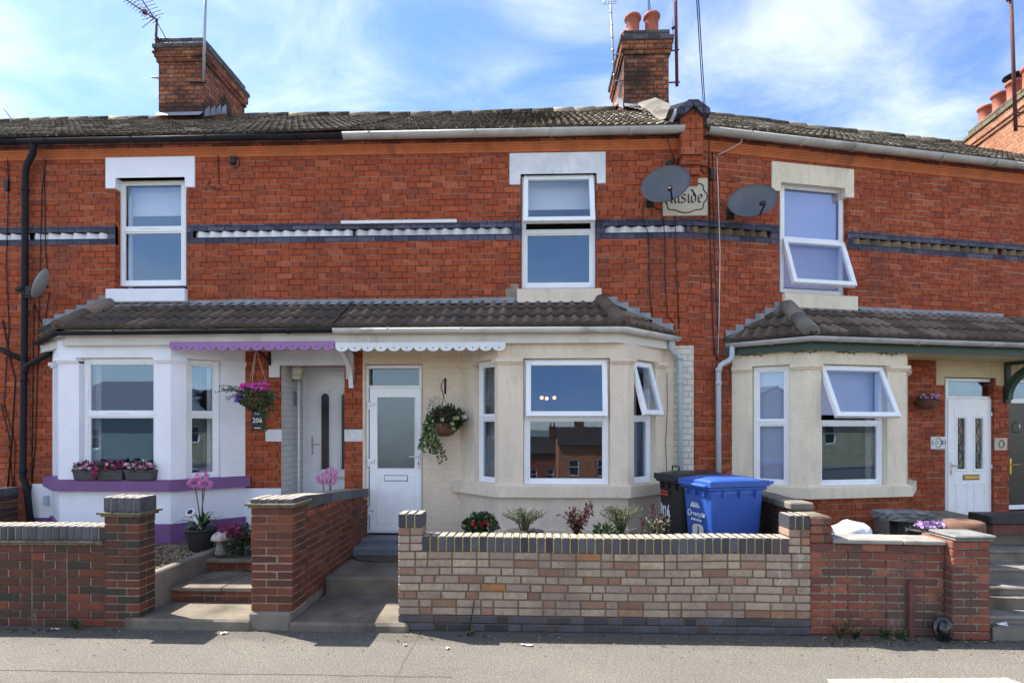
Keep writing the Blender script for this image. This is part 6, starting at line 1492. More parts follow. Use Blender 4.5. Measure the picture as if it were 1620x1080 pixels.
# ------------------------------------------------------------------ three troughs on the purple sill
zs_ = zs61 + .015
for i, (px, lab, mats) in enumerate(((131.5, 'grey trough of pale pink flowers, leftmost of three on the purple sill', ('rose',)), (174, 'grey trough of crimson flowers, middle of three on the purple sill', ('crimson',)), (221, 'grey trough of pink flowers, nearest the white pier of three on the purple sill', ('rose',)))):
    wdt = S(152, -.70) - S(115, -.70); c = Vector((S(px, -.70) if i else S(134, -.70), -.665, zs_)); t = thing('window_box', lab, 'flower trough', c, 'troughs on the purple sill'); LFm = Frame((c.x, c.y), (1, 0)); wdt *= (1, 1.12, 1.25)[i]
    b = B(); vs = b.hexa([LFm.p(-wdt / 2 + .015, -.045, zs_), LFm.p(wdt / 2 - .015, -.045, zs_), LFm.p(wdt / 2 - .015, .045, zs_), LFm.p(-wdt / 2 + .015, .045, zs_), LFm.p(-wdt / 2, -.06, zs_ + .125), LFm.p(wdt / 2, -.06, zs_ + .125), LFm.p(wdt / 2, .06, zs_ + .125), LFm.p(-wdt / 2, .06, zs_ + .125)]); b.bevel(vs, .008)
    b.box(LFm, -wdt / 2 - .004, wdt / 2 + .004, -.064, .064, zs_ + .108, zs_ + .13, .004); obj('trough', b, M['trough'], t)
    b = B(); clump(b, c + Vector((0, -.01, .165)), (wdt * .48, .075, .06), 200, .04, .022, .3, .15); obj('foliage', b, M['leaf_dark'], t)
    b = B()
    for k in range(26): floret(b, c + Vector((RND.uniform(-wdt * .47, wdt * .47), RND.uniform(-.09, .02), .185 + RND.uniform(-.04, .055))), .03, 5)
    if i == 1:
        for k in range(10): floret(b, c + Vector((-wdt * .45 + RND.uniform(-.03, .04), -.085, .10 + RND.uniform(-.06, .05))), .03, 5)
    obj('flowers', b, M[mats[0]], t)
    b = B()
    for k in range(12 if i != 1 else 3): floret(b, c + Vector((RND.uniform(-wdt * .47, wdt * .47), RND.uniform(-.09, .02), .18 + RND.uniform(-.05, .05))), .026, 5)
    obj('dark_flowers', b, M['crimson' if i != 1 else 'rose'], t)
# ------------------------------------------------------------------ agapanthus-like pink globes
def globes(t, c, tops, m='pink', leaf_n=40, lh=.42):
    st_ = B(); fl = B(); lv = B(); c = Vector(c)
    for e in tops:
        e = Vector(e); st_.tube([c + rv(.02), c.lerp(e, .5) + rv(.012), e], .006, 6)
        for k in range(150):
            d = rv()
            while not .3 < d.length < 1: d = rv()
            d.normalize(); d.z *= .72; p = e + d * .078; fl.leaf(p - d * .03, d + rv(.35), rv(), .042, .013, RND.random())
    for k in range(leaf_n):
        a = RND.uniform(0, 6.28); L_ = lh * RND.uniform(.7, 1.15); rch = RND.uniform(.35, .9) * L_; pts = []; n = 7
        for i in range(n + 1):
            u = i / n; pts.append(c + Vector((math.cos(a) * rch * u, math.sin(a) * rch * u, L_ * (1.25 * u - 1.0 * u * u * (rch / L_ + .3)))))
        side = Vector((-math.sin(a), math.cos(a), 0)); r_ = RND.random()
        for i in range(n):
            w0_, w1_ = .017 * (1 - (i / n) ** 2), .017 * (1 - ((i + 1) / n) ** 2)
            lv.f([pts[i] - side * w0_, pts[i] + side * w0_, pts[i + 1] + side * w1_, pts[i + 1] - side * w1_], r_)
    obj('stems', st_, M['stalk'], t); obj('flower_heads', fl, M[m], t); obj('leaves', lv, M['leaf'], t)
yA = -1.05
c = at(318, 857, yA); c.z = Z_GRAV; t = thing('potted_plant', 'charcoal pot of tall pink globe flowers on gravel before the white bay', 'potted plant', c, 'pink globe flowers in pots')
b = B(); b.lathe(c, [(.12, 0), (.125, .01), (.165, .22), (.17, .235), (.182, .24), (.182, .265), (.165, .262), (.15, .22), (.02, .22)], 26); obj('pot', b, M['grey_pot'], t)
globes(t, c + Vector((0, 0, .22)), [at(308, 763, yA - .03), at(320, 752, yA + .02), at(325, 765, yA - .06)])
yB = -.95; c = at(518, 830, yB); c.z = .385; t = thing('potted_plant', 'pink globe flowers rising behind the wall between the paths before the recessed door', 'potted plant', c, 'pink globe flowers in pots')
b = B(); b.lathe(c, [(.11, 0), (.15, .2), (.165, .22), (.165, .24), (.14, .22), (.02, .2)], 22); obj('pot', b, M['grey_pot'], t)
globes(t, c + Vector((0, 0, .2)), [at(510, 757, yB), at(524, 747, yB + .03), at(522, 759, yB - .05)], leaf_n=16, lh=.5)
# garden lamp-like white ornament, toadstool
c = at(303, 812, yA - .17); t = thing('garden_ornament', 'small white drooping garden ornament on a stick in the charcoal pot', 'ornament', c)
b = B(); b.tube([at(318, 836, yA - .12), at(312, 826, yA - .16), c], [.012, .016, .03], 8); b.lathe(None, [(.02, -.02), (.05, .0), (.056, .02), (.05, .035), (.02, .04)], 16, Matrix.Translation(c) @ Quaternion((1, 0, 0), .9).to_matrix().to_4x4()); obj('stake', b, M['bag'], t)
b = B(); b.lathe(None, [(.03, .036), (.032, .042), (.012, .046)], 12, Matrix.Translation(c) @ Quaternion((1, 0, 0), .9).to_matrix().to_4x4()); obj('inset', b, M['dark'], t)
c = at(350, 858, -1.25); c.z = Z_GRAV; t = thing('garden_toadstool', 'stone toadstool ornament with red-blotched cap on gravel beside the charcoal pot', 'ornament', c)
b = B(); b.lathe(c, [(.066, 0), (.07, .02), (.055, .08), (.045, .15), (.042, .18)], 18); obj('stalk', b, M['stone'], t)
b = B(); b.lathe(c, [(.04, .165), (.105, .165), (.112, .18), (.10, .215), (.07, .245), (.03, .262), (.003, .266)], 22); obj('cap', b, M['cap_m'], t)
c = at(383, 862, -1.15); c.z = Z_GRAV; t = thing('shrub', 'low dark bush with crimson flowers between toadstool and brick pier', 'plant', c)
b = B(); clump(b, c + Vector((0, 0, .15)), (.24, .2, .17), 700, .045, .026, .3, .1); obj('foliage', b, M['leaf_dark'], t)
b = B()
for k in range(40): floret(b, c + Vector((RND.uniform(-.22, .06), -.1 + RND.uniform(-.08, .05), .24 + RND.uniform(-.05, .10))), .028, 5)
obj('flowers', b, M['crimson'], t)
# ------------------------------------------------------------------ plants behind the pale wall
yP = -1.95
def pot_(t, c, r, m, h=.3):
    b = B(); b.lathe(c, [(r * .75, -h), (r, -.03), (r * 1.1, -.025), (r * 1.1, 0), (r * .92, -.005), (r * .1, -.02)], 22); obj('pot', b, M[m], t)
def root(px, r, lab, m, z=Z_UP + .58):
    c = at(px, 700, yP); c.z = z; t = thing('potted_plant', lab, 'potted plant', (c.x, c.y, Z_UP), 'potted plants behind the pale brick wall'); pot_(t, c, r, m, z - Z_UP); return t, c
t, c = root(760, .13, 'dark leafy geranium with two red flowers behind the pale wall', 'pot', .80)
b = B(); clump(b, c + Vector((0, 0, .09)), (.16, .13, .10), 330, .06, .055, .4, .2); obj('foliage', b, M['leaf_dark'], t)
b = B()
for px, py in ((750, 828), (763, 831), (771, 826)):
    q = at(px, py, yP - .09)
    for k in range(16 if px < 770 else 5): floret(b, q + rv(.024), .022, 5)
obj('flowers', b, M['red'], t)
t, c = root(829, .18, 'wide grey-green bushy herb in dark bowl behind the pale wall', 'grey_pot', .84)
b = B(); lv = B()
for m0, e in stems(b, c, 90, .24, .20, .0022):
    for u in (.4, .55, .7, .85, 1): 
        p = m0.lerp(e, (u - .5) * 2) if u > .5 else c.lerp(m0, u * 2)
        for k in range(3): lv.leaf(p, (rv() + Vector((0, 0, .8))), rv(), .024, .009, RND.random())
obj('stems', b, M['stalk'], t); obj('foliage', lv, M['leaf_grey'], t)
def plume_plant(t, c, tips, lf='leaf_dark', n=26, sp=.17, h=.2):
    b = B(); lv = B(); pl = B()
    for m0, e in stems(b, c, n, sp, h, .003):
        for u in range(7): lv.leaf(c.lerp(e, .25 + u * .12) + rv(.02), rv() + Vector((0, 0, .3)), rv(), .05, .022, RND.random())
    for e in tips:
        e = Vector(e); b.tube([c, c.lerp(e, .5) + rv(.02), e], .003, 5)
        for k in range(70):
            u = RND.random(); w_ = .028 * (1 - u) + .006; pl.leaf(e + Vector((RND.uniform(-w_, w_), RND.uniform(-w_, w_), -.13 + .15 * u)), rv() + Vector((0, 0, 1)), rv(), .03, .012, RND.random())
    obj('stems', b, M['plume'], t); obj('foliage', lv, M[lf], t); obj('plumes', pl, M['plume'], t)
t, c = root(912, .15, 'tall plant with dark red-brown plumes behind the middle of the pale wall', 'creasing', .80)
plume_plant(t, c, [at(909, 806, yP), at(903, 815, yP), at(927, 800, yP), at(934, 796, yP), at(926, 812, yP + .05)], 'leaf_red', 30, .2, .24)
t, c = root(978, .17, 'feathery pale herb with a tuft of fresh green leaves behind the pale wall', 'grey_pot', .82)
b = B(); lv = B()
for m0, e in stems(b, c + Vector((.03, 0, 0)), 90, .23, .27, .0022):
    for u in (.5, .65, .8, .95):
        for k in range(3): lv.leaf(c.lerp(e, u) + rv(.01), rv() + Vector((0, 0, .8)), rv(), .024, .008, RND.random())
obj('stems', b, M['stalk'], t); obj('foliage', lv, M['leaf_grey'], t)
b = B(); clump(b, c + Vector((-.13, -.06, .03)), (.11, .09, .06), 150, .05, .028, .5, .1); obj('green_leaves', b, M['leaf'], t)
t, c = root(1037, .13, 'dried brown seed-head plant in front of the black bin', 'grey_pot', .78)
plume_plant(t, c, [at(1032, 800, yP), at(1047, 815, yP + .1), at(1016, 822, yP)], 'leaf_grey', 13, .15, .20)
# ------------------------------------------------------------------ things in the angled house's forecourt
c = at(1345, 838, -1.9); c.z = .62; t = B()
b = B(); b.ball(c + Vector((0, 0, .2)), .19, 4, None, (1.0, .75, .72))
for v in b.bm.verts:
    d = v.co - (c + Vector((0, 0, .2))); k = 1 + .06 * math.sin(d.x * 38 + d.z * 21) + .05 * math.sin(d.y * 50 - d.z * 44) + RND.uniform(-.012, .012); v.co = c + Vector((0, 0, .2)) + Vector((d.x * (1.08 if d.z < 0 else 1), d.y, max(d.z, -.12) * (1 if d.z < 0 else .95))) * k
o = obj('rubbish_bag', b, M['bag'], None, (c.x, c.y, c.z)); tag(o, 'full white plastic bag with red print behind the concrete coping', 'bag')
b = B(); b.cube(c + Vector((.01, -.158, .145)), (.05, .012, .035), None, .004); b.cube(c + Vector((-.06, -.150, .13)), (.14, .012, .012), None, .004); obj('printed_band', b, M['sticker'], o)
c = at(1430, 821, -1.35); t = thing('stone_table', 'rough slate slab table on a dark pedestal behind the weathered red wall', 'garden table', (c.x, c.y, .4))
b = B(); b.box(Frame((c.x, c.y), (1, 0)), -.25, .25, -.15, .15, c.z, c.z + .085, 0)
bmesh.ops.subdivide_edges(b.bm, edges=b.bm.edges[:], cuts=7, use_grid_fill=True)
for v in b.bm.verts: v.co += Vector((RND.uniform(-.02, .02), RND.uniform(-.018, .018), RND.uniform(-.012, .012)))
obj('slab', b, M['stone'], t)
b = B(); b.box(Frame((c.x, c.y), (1, 0)), -.11, .11, -.09, .09, .4, c.z + .01, .02); obj('pedestal', b, M['grey_pot'], t)
c = at(1470, 836, -1.8); t = thing('flower_bowl', 'low bowl of pale purple flowers behind the wall near the slab-topped pier', 'flower bowl', (c.x, c.y, c.z - .14))
b = B(); b.lathe(c - Vector((0, 0, .14)), [(.12, 0), (.2, .12), (.21, .14), (.19, .13), (.02, .12)], 20); obj('bowl', b, M['grey_pot'], t)
b = B(); clump(b, c + Vector((.03, 0, .0)), (.24, .12, .03), 120, .04, .022, .3, .1); obj('foliage', b, M['leaf_dark'], t)
b = B()
for k in range(50): floret(b, c + Vector((RND.uniform(-.14, .12), RND.uniform(-.1, .02), .03 + RND.uniform(-.01, .045))), .026, 5)
obj('flowers', b, M['mauve'], t)
c = at(1608, 838, -1.5); t = thing('planter_box', 'black trough planter with tiled side standing by the steps to the black door', 'planter', (c.x, c.y, .75))
b = B(); b.box(Frame((c.x, c.y), (1, 0)), -.28, .5, -.02, .3, c.z + .06, c.z + .15, .01); obj('rim', b, M['black_p'], t)
b = B(); b.box(Frame((c.x, c.y), (1, 0)), -.24, .46, .0, .28, c.z - .05, c.z + .06, .005); obj('box', b, M['rust'], t)
# ------------------------------------------------------------------ along the foot of the walls
c = FW.p(XF(1494, -.1), -.085, .105); mt = Matrix.Translation(c) @ Quaternion((0, 0, 1), -.25).to_matrix().to_4x4() @ Quaternion((1, 0, 0), math.radians(80)).to_matrix().to_4x4() @ Matrix.Diagonal((.72, 1.05, 1, 1))
b = B(); b.lathe(None, [(.105, -.02), (.11, 0), (.098, .012), (.08, .006), (.07, .02), (.05, .045), (.02, .055), (.002, .057)], 26, mt); M['gloss'] = plain('gloss_black_plastic', (.012, .012, .013), .12, .1, 2, 0, spec=.6)
o = obj('drum_lid', b, M['gloss'], None, tuple(c)); tag(o, 'shiny black round plastic lid leaning in the corner by the slab-topped pier', 'lid')
b = B(); b.box(FW, XF(1436.5), XF(1444.5), -.022, .015, -.01, ZF(1440, 916), .004); o = obj('iron_post', b, M['rust'], None, tuple(FW.p(XF(1440), 0, 0))); tag(o, 'short rusty maroon iron post standing against the weathered red wall', 'post')
b = B(); b.tube([FW.p(XF(742), -.10, 0), FW.p(XF(746), -.05, .12), FW.p(XF(750.5), -.012, .29)], [.010, .007, .005], 6); o = obj('stick', b, M['dark'], None, tuple(FW.p(XF(742), -.1, 0))); tag(o, 'thin black stick leaning against the pale brick wall', 'stick')
def weed(px, y, h, n, label, m='leaf'):
    c = Vector((FW.s(px, y - Y_F), y, 0)); b = B()
    for k in range(n):
        a = RND.uniform(0, 6.28); d = Vector((math.cos(a) * .8, -abs(math.sin(a)) * .6, RND.uniform(.5, 1.6))).normalized(); L_ = h * RND.uniform(.4, 1)
        b.tube([c + rv(.02) * 1, c + d * L_ * .5, c + d * L_ + Vector((0, 0, -.01))], .0018, 4, False, r=RND.random())
        for u in (.4, .6, .8, 1): b.leaf(c + d * L_ * u, d + rv(.9), rv(), .028, .014, RND.random())
    for v in b.bm.verts: v.co.z = max(v.co.z, .001)
    o = obj('weed', b, M[m], None, tuple(c)); tag(o, label, 'weed', 'weeds along the foot of the walls'); return o
weed(122, -2.52, .13, 22, 'low green weed at the foot of the dark red front wall')
weed(745, -2.56, .05, 16, 'dry weed round the foot of the leaning black stick', 'leaf_grey')
weed(1328, -2.50, .28, 18, 'tall thin weed against the weathered red wall near the pale wall', 'leaf_dark'); weed(1352, -2.52, .09, 24, 'spreading low weed left of the middle of the weathered red wall', 'leaf_dark'); weed(1400, -2.50, .12, 22, 'bushy green weed just left of the rusty post'); weed(1422, -2.5, .10, 18, 'small green weed touching the rusty post')
lt = B()
for k in range(260):
    x = RND.choice((RND.uniform(-5.6, -3.6), RND.uniform(-1.2, 2.4), RND.uniform(2.4, 4.4), RND.uniform(2.6, 3.9))); y = -2.5 - abs(RND.gauss(0, .09)) - .015; s_ = RND.uniform(.008, .028)
    d = Vector((RND.uniform(-1, 1), RND.uniform(-1, 1), RND.uniform(-.05, .35))); lt.leaf(Vector((x, y, .004)), d, Vector((0, 0, 1)), s_ * 1.6, s_, RND.random(), .4)
M['litter'] = leafmat('dry_leaf_litter', [(0, (.05, .035, .02)), (.5, (.14, .10, .055)), (1, (.30, .23, .14))], .9)
struct('fallen_leaves', lt, M['litter'], 'stuff')
gr = B(); RG = random.Random(11)
for k in range(900):
    x = RG.uniform(-6.5, 6); y = -2.52 - abs(RG.gauss(0, .28)); s_ = RG.uniform(.002, .006)
    gr.cube(Vector((x, y, s_ * .5)), (s_ * 2, s_ * 1.5, s_), Quaternion((0, 0, 1), RG.random() * 3), 0, RG.random())
struct('grit', gr, M['pebble'], 'stuff')
def scrap(px, py, w_, h_, label, m, group='scraps of litter on the pavement', rot=0.0):
    c = ground_hit(px, py); b = B(); n = 5
    q = Quaternion((0, 0, 1), rot); g = [[b.v(c + q @ Vector(((i / n - .5) * w_, (j / 2 - .5) * h_, .006 + RND.uniform(0, .012)))) for j in range(3)] for i in range(n + 1)]
    for i in range(n):
        for j in range(2): b.f([g[i][j], g[i + 1][j], g[i + 1][j + 1], g[i][j + 1]])
    o = obj('litter', b, M[m], None, tuple(c)); tag(o, label, 'litter', group)
scrap(87, 996, .075, .03, 'small white scrap of litter before the dark red front wall', 'bag', rot=.1); scrap(354, 1002, .06, .05, 'crumpled buff scrap of litter in front of the left path step', 'rope', rot=.5)
scrap(833, 1021, .10, .03, 'pale folded paper strip at the shadow edge before the pale wall', 'mark_w', rot=-.2); scrap(641, 1021, .03, .03, 'tiny tan scrap on the sunlit pavement before the pale pier', 'rope', rot=.2)
scrap(708, 1026, .035, .03, 'tiny buff scrap at the pale wall shadow edge left of the paper strip', 'rope', rot=1.0); scrap(1530, 1004, .05, .05, 'white scrap of litter at the foot of the slab-topped pier', 'bag', rot=.7)
c = FW.p(XF(1584, -.02), -.03, .135); b = B(); b.cube(c, (.09, .03, .012), Quaternion((0, 1, 0), .12), .004); b.cube(c + Vector((.01, 0, .012)), (.06, .02, .012), Quaternion((0, 1, 0), -.1), .004); o = obj('crushed_cup', b, M['bag'], None, tuple(c)); tag(o, 'flattened white cup on the kerb block at the foot of the steps', 'cup', 'scraps of litter on the pavement')
# door mat
c = at(604, 872, -.9); c.z = Z_UP; b = B(); pts = [(c.x + .42 * math.cos(k * math.pi / 14), -.66 - .30 * math.sin(k * math.pi / 14)) for k in range(15)]; b.slab(MAIN, pts, Z_UP, Z_UP + .018); o = obj('door_mat', b, M['mat'], None, (c.x, -.8, Z_UP)); tag(o, 'half-round dark doormat before the half-glazed white door step', 'doormat')
# ------------------------------------------------------------------ porch lamp and wall ornament
c = at(475, 588, .28); c.x = porch[0] + .12; t = thing('porch_lamp', 'cream porch light in the corner above the recessed white door', 'wall lamp', tuple(c))
b = B(); b.cube(c + Vector((0, 0, .02)), (.15, .13, .15), None, .02, seg=2); b.cube(c + Vector((0, -.03, -.08)), (.13, .10, .07), None, .015); obj('housing', b, M['cream_p'], t)
b = B()
for k in range(3): b.ball(c + Vector((-.045 + .045 * k, -.04, -.125)), .014, 2)
obj('sensor', b, M['dark'], t)
c = MAIN.p(porch[0] + .012, .42, Z(472, 630, .42)); b = B(); b.tube([c + Vector((0, .05 * math.cos(k * math.pi / 8) * .6, .10 * math.sin(k * math.pi / 8))) for k in range(17)], .014, 6, False); b.ball(c, .03, 2, None, (.3, .8, 1.8)); o = obj('wall_ornament', b, M['lead'], None, tuple(c)); tag(o, 'oval grey wall ornament on the whitewashed porch side', 'ornament')
b = B(); b.box(MAIN, S(73.5), S(80), -.06, -.012, Z(77, 798), Z(77, 783), .004); obj('junction_box', b, M['pipe'], H206)
# ------------------------------------------------------------------ aerials
AG = 'aerials on the chimneys'
CH = lambda px, py, a=A_C0 - .06: at(px, py, a)
t = thing('tv_aerial', 'bristling double television aerial on a bent mast at the tall bare chimney', 'aerial', CH(250, 75), AG)
b = B(); b.tube([CH(247, 82), CH(247, 55), CH(248, 30)], .022, 7); b.tube([CH(250, 38), CH(263, 62)], .008, 5); b.tube([CH(245, 55), CH(254, 64)], .012, 6); b.tube([CH(244, 62), CH(253, 69)], .012, 6); b.cube(CH(244, 83), (.07, .06, .05), None, .01); obj('mast', b, M['rust'], t)
b = B()
def yagi(p0, p1, n, half, ax):
    p0, p1 = Vector(p0), Vector(p1); b.tube([p0, p1], .011, 6)
    for k in range(n): p = p0.lerp(p1, (k + .3) / n); b.tube([p - ax * half * (1 - .3 * k / n), p + ax * half * (1 - .3 * k / n)], .005, 5)
yagi(CH(249, 33), CH(197, -2, A_C0 - .5), 11, .10, Vector((.65, .2, .75)).normalized()); yagi(CH(243, 28), CH(222, -4, A_C0 - .2), 6, .21, Vector((.85, .2, .42)).normalized())
for k in range(3): b.tube([CH(225 + k * 5, 44 - k * 4), CH(240 + k * 3, 32 - k * 2)], .006, 5)
b.cube(CH(229, 19), (.09, .06, .08), None, .012); obj('elements', b, M['rust'], t)
t = thing('aerial_mast', 'pale grey aerial pole strapped to the front of the tall bare chimney', 'aerial', CH(322, 130, A_C0 - .1), AG)
b = B(); b.tube([CH(322, 130, A_C0 - .1), CH(326.5, -70, A_C0 - .1)], .026, 10); obj('pole', b, M['galv'], t)
b = B()
for py in (88, 131): b.tube([CH(300, py, A_C0 - .02), CH(316, py - 1, A_C0 - .03), CH(323, py, A_C0 - .10), CH(327, py, A_C0 - .1)], .012, 6)
obj('bracket', b, M['black'], t)
b = B(); b.tube([CH(240, 122, A_C0 + .02), CH(253, 124, A_C0 + .02)], .018, 7); obj('old_bracket', b, M['galv'], t)
t = thing('tv_aerial', 'slender jointed aerial pole left of the two-pot chimney', 'aerial', CH(971, 128, A_C0 + .4), AG)
b = B(); b.tube([CH(972, 135, A_C0 + .4), CH(966, 4, A_C0 + .4)], .020, 8)
for k in range(6): b.tube([CH(966.5 + k * 1, 18 + k * 20, A_C0 + .4), CH(966.7 + k * 1, 21 + k * 20, A_C0 + .4)], .025, 8)
obj('pole', b, M['galv'], t)
b = B(); b.tube([CH(971, 87, A_C0 + .4), CH(990, 85, A_C0 + .05)], .013, 6); b.tube([CH(972, 128, A_C0 + .4), CH(985, 128, A_C0 + .1)], .010, 6); obj('bracket', b, M['black'], t)
b = B(); 
for dx in (-11, -5, 4, 10): b.tube([CH(966 + dx, 2, A_C0 + .6), CH(966 + dx * .9, 6, A_C0 + .2)], .006, 5)
b.tube([CH(953, 4, A_C0 + .4), CH(976, 2, A_C0 + .4)], .008, 5); b.tube([CH(955, 7, A_C0 + .3), CH(975, 6, A_C0 + .3)], .006, 5); obj('elements', b, M['galv'], t)
t = thing('aerial_mast', 'rusty red aerial pole right of the two-pot chimney', 'aerial', CH(1071, 135, A_C0 + .1), AG)
b = B(); b.tube([CH(1071, 136, A_C0 + .1), CH(1068, -60, A_C0 + .1)], .030, 10); obj('pole', b, M['rust'], t)
b = B(); b.tube([CH(1050, 82, A_C0 - .03), CH(1074, 79, A_C0 + .08)], .014, 7); b.tube([CH(1058, 131, A_C0 + .0), CH(1075, 130, A_C0 + .08)], .014, 7); obj('bracket', b, M['rust'], t)
b = B(); b.tube([CH(1064, 43, A_C0 + .1), CH(1066, 46, A_C0 + .1)], .03, 6); b.tube([CH(1064, 0, A_C0 + .1), CH(1065, 70, A_C0 + .1)], .006, 5); obj('cable', b, M['dark'], t)
PC_ = lambda px, py, y=3.4: at(px, py, y)
t = thing('aerial_mast', 'tall rusty aerial pole beside the row of chimney pots at the right edge', 'aerial', PC_(1607, 205), AG)
b = B(); b.tube([PC_(1607, 207), PC_(1598, -40)], .032, 10); obj('pole', b, M['rust'], t)
b = B(); b.tube([PC_(1606, 178), PC_(1632, 180, 3.7)], .014, 6); b.tube([PC_(1607, 200), PC_(1632, 201, 3.7)], .014, 6); b.tube([PC_(1597, 1), PC_(1594, -2)], .04, 8); obj('bracket', b, M['rust'], t)
b = B()
for px, px2 in ((1026, 1024), (1029, 1023.5)): b.tube([CH(px, 17, A_C0 + .3), CH(px2, -40, A_C0 + .5)], .008, 5)
o = obj('aerial_wire', b, M['dark'], None, tuple(CH(1026, 17, A_C0 + .3))); tag(o, 'pair of thin wires rising from the two-pot chimney', 'wire')
# overhead line to the parapet
b = B()
for px0, px1, pyy in ((1100, 1117, 215), (1103, 1120, 222)):
    p0 = P_(px1, pyy, -.2); p1 = at(px0, -40, -3.0); b.tube([p0.lerp(p1, k / 8) + Vector((0, 0, -.10 * math.sin(math.pi * k / 8))) for k in range(9)], .005, 5)
o = obj('overhead_cable', b, M['dark'], None, tuple(P_(1117, 215, -.2))); tag(o, 'pair of overhead cables dropping from the sky to the parapet pier', 'cable')
b = B(); p0 = Vector((-6.75, 3.4, 8.35)); b.tube([CH(-20, 140, 5.5), CH(22, 193, 3.2)], .008, 5); o = obj('overhead_cable', b, M['dark'], None, tuple(CH(22, 193, 3.2))); tag(o, 'single overhead cable meeting the roof at the left edge', 'cable')
# ------------------------------------------------------------------ cables on the walls (parts of their houses)
def cable(house, pts, fr_=None, r=.006, m='dark', name='cable', a=-.012):
    b = B(); f = PW_ if fr_ is WING else P_
    b.tube([f(px, py, (q[0] if q else a)) for px, py, *q in pts], r, 5); return obj(name, b, M[m], house)
cable(H208, [(12, 240), (13, 300), (10, 420), (14, 520), (6, 640), (24, 700), (22, 780)]); cable(H208, [(4, 505), (14, 560), (24, 600), (18, 700), (12, 770)], r=.009); cable(H208, [(0, 265), (12, 268), (14, 285), (13, 300)]); cable(H208, [(2, 640), (14, 690), (20, 770)])
b = B(); b.box(MAIN, S(10), S(16), -.04, -.003, Z(13, 303), Z(13, 286), .004); obj('cable_box', b, M['dark'], H208)
cable(H206, [(62, 236), (72, 254), (66, 300), (62, 480), (60, 560), (56, 700), (48, 790)]); cable(H206, [(75, 250), (80, 245), (90, 238), (120, 238), (300, 236)]); cable(H206, [(70, 262), (72, 400), (76, 440)]); cable(H206, [(78, 462), (70, 520), (54, 480), (52, 600), (50, 760)])
cable(H206, [(345, 225), (346, 288), (352, 298), (340, 299), (328, 292), (333, 286)]); cable(H206, [(346, 235), (366, 238), (378, 252), (379, 262), (370, 266), (366, 255)]); b = B(); b.box(MAIN, S(366), S(374), -.05, -.003, Z(370, 261), Z(370, 249), .01); obj('cable_box', b, M['dark'], H206)
cable(H204, [(1052, 195, -.2), (1056, 222, -.1), (1062, 240, -.07), (1068, 258)], r=.007); cable(H204, [(1075, 240, -.05), (1070, 262), (1058, 270), (1058, 260), (1066, 256)]); b = B(); b.box(MAIN, S(1054), S(1062), -.05, -.003, Z(1058, 265), Z(1058, 256), .008); obj('cable_box', b, M['dark'], H204)
cable(H204, [(1018, 322), (1016, 345), (1026, 370), (1028, 470), (1032, 500)]); cable(H204, [(1026, 322), (1040, 331), (1060, 332), (1068, 345), (1070, 420), (1074, 520)]); cable(H204, [(1048, 335), (1052, 380), (1052, 440), (1056, 500), (1066, 510)])
cable(H202, [(1121, 205, -.17), (1122, 250), (1124, 400), (1128, 520), (1131, 560), (1136, 570)], WING, .008); cable(H202, [(1127, 240), (1128, 300), (1131, 420), (1136, 520), (1138, 545)], WING, .006)
cable(H202, [(1134, 250), (1136, 300), (1139, 400), (1138, 480), (1136, 560)], WING, .007, 'white_cable'); cable(H202, [(1178, 208, -.2), (1172, 226, -.1), (1155, 236, -.06), (1134, 246)], WING, .008, 'white_cable'); cable(H202, [(1110, 262), (1118, 262), (1122, 272), (1114, 275), (1108, 268), (1112, 262)], WING, .006)
b = B(); b.box(WING, SW(1121), SW(1127), -.05, -.003, ZW(1124, 286), ZW(1124, 268), .006); obj('cable_box', b, M['dark'], H202)
cable(H204, [(1055, 590), (1056, 640), (1053, 700), (1055, 750)], r=.004, a=-.008)
# fairy lights round the ivory bay
t = thing('fairy_lights', 'string of small dark fairy lights looped under the green fascia', 'string lights', tuple(WING.p(bay2['fL'], -D_BAY - .02, zl2)))
b = B(); lb = B(); f0_ = B2.fr[0]; L0 = B2.c[0]; ff1 = B2.fr[1]; pts = []
for k in range(60):
    u = k / 59; tot = L0 + B2.c[1]; d = u * tot; zz2 = zl2 - .03 - .055 * abs(math.sin(d * 5.2)) + .01 * math.sin(d * 31)
    p = f0_.p(d, -.016, zz2) if d < L0 else ff1.p(d - L0, -.016, zz2); pts.append(p)
    if k % 2: lb.ball(p + Vector((0, -.006, -.014)), .010, 1, None, (.7, .7, 1.5))
b.tube(pts, .0045, 5); q = [f0_.p(.02, -.016, zl2 - .05), f0_.p(-.02, -.03, zl2 - .3), f0_.p(-.05, -.03, zl2 - .8), f0_.p(-.03, -.03, zl2 - 1.5)]; b.tube(q, .004, 5); obj('wire', b, M['dark'], t); obj('bulbs', lb, M['grey_pot'], t)
# lit ceiling lamp in the middle house's front room
t = thing('ceiling_light', 'three glowing bulbs hanging inside the beige bay window', 'ceiling light', tuple(at(866, 600, 1.4)))
nt_ = NT('warm_bulb'); nt_.b.inputs['Emission Color'].default_value = (1, .46, .22, 1); nt_.b.inputs['Emission Strength'].default_value = 1.1; nt_.base((1, .6, .35), .5); M['bulb'] = nt_.m
for px in (857, 865, 877):
    b = B(); b.ball(at(px, 629 + (px == 865), 1.4), .030, 2); obj('bulb', b, M['bulb'], t)
b = B(); b.tube([at(866, 622, 1.4), at(866, 560, 1.4)], .012, 6); b.tube([at(857, 624, 1.4), at(877, 624, 1.4)], .01, 6); obj('stem', b, M['dark'], t)
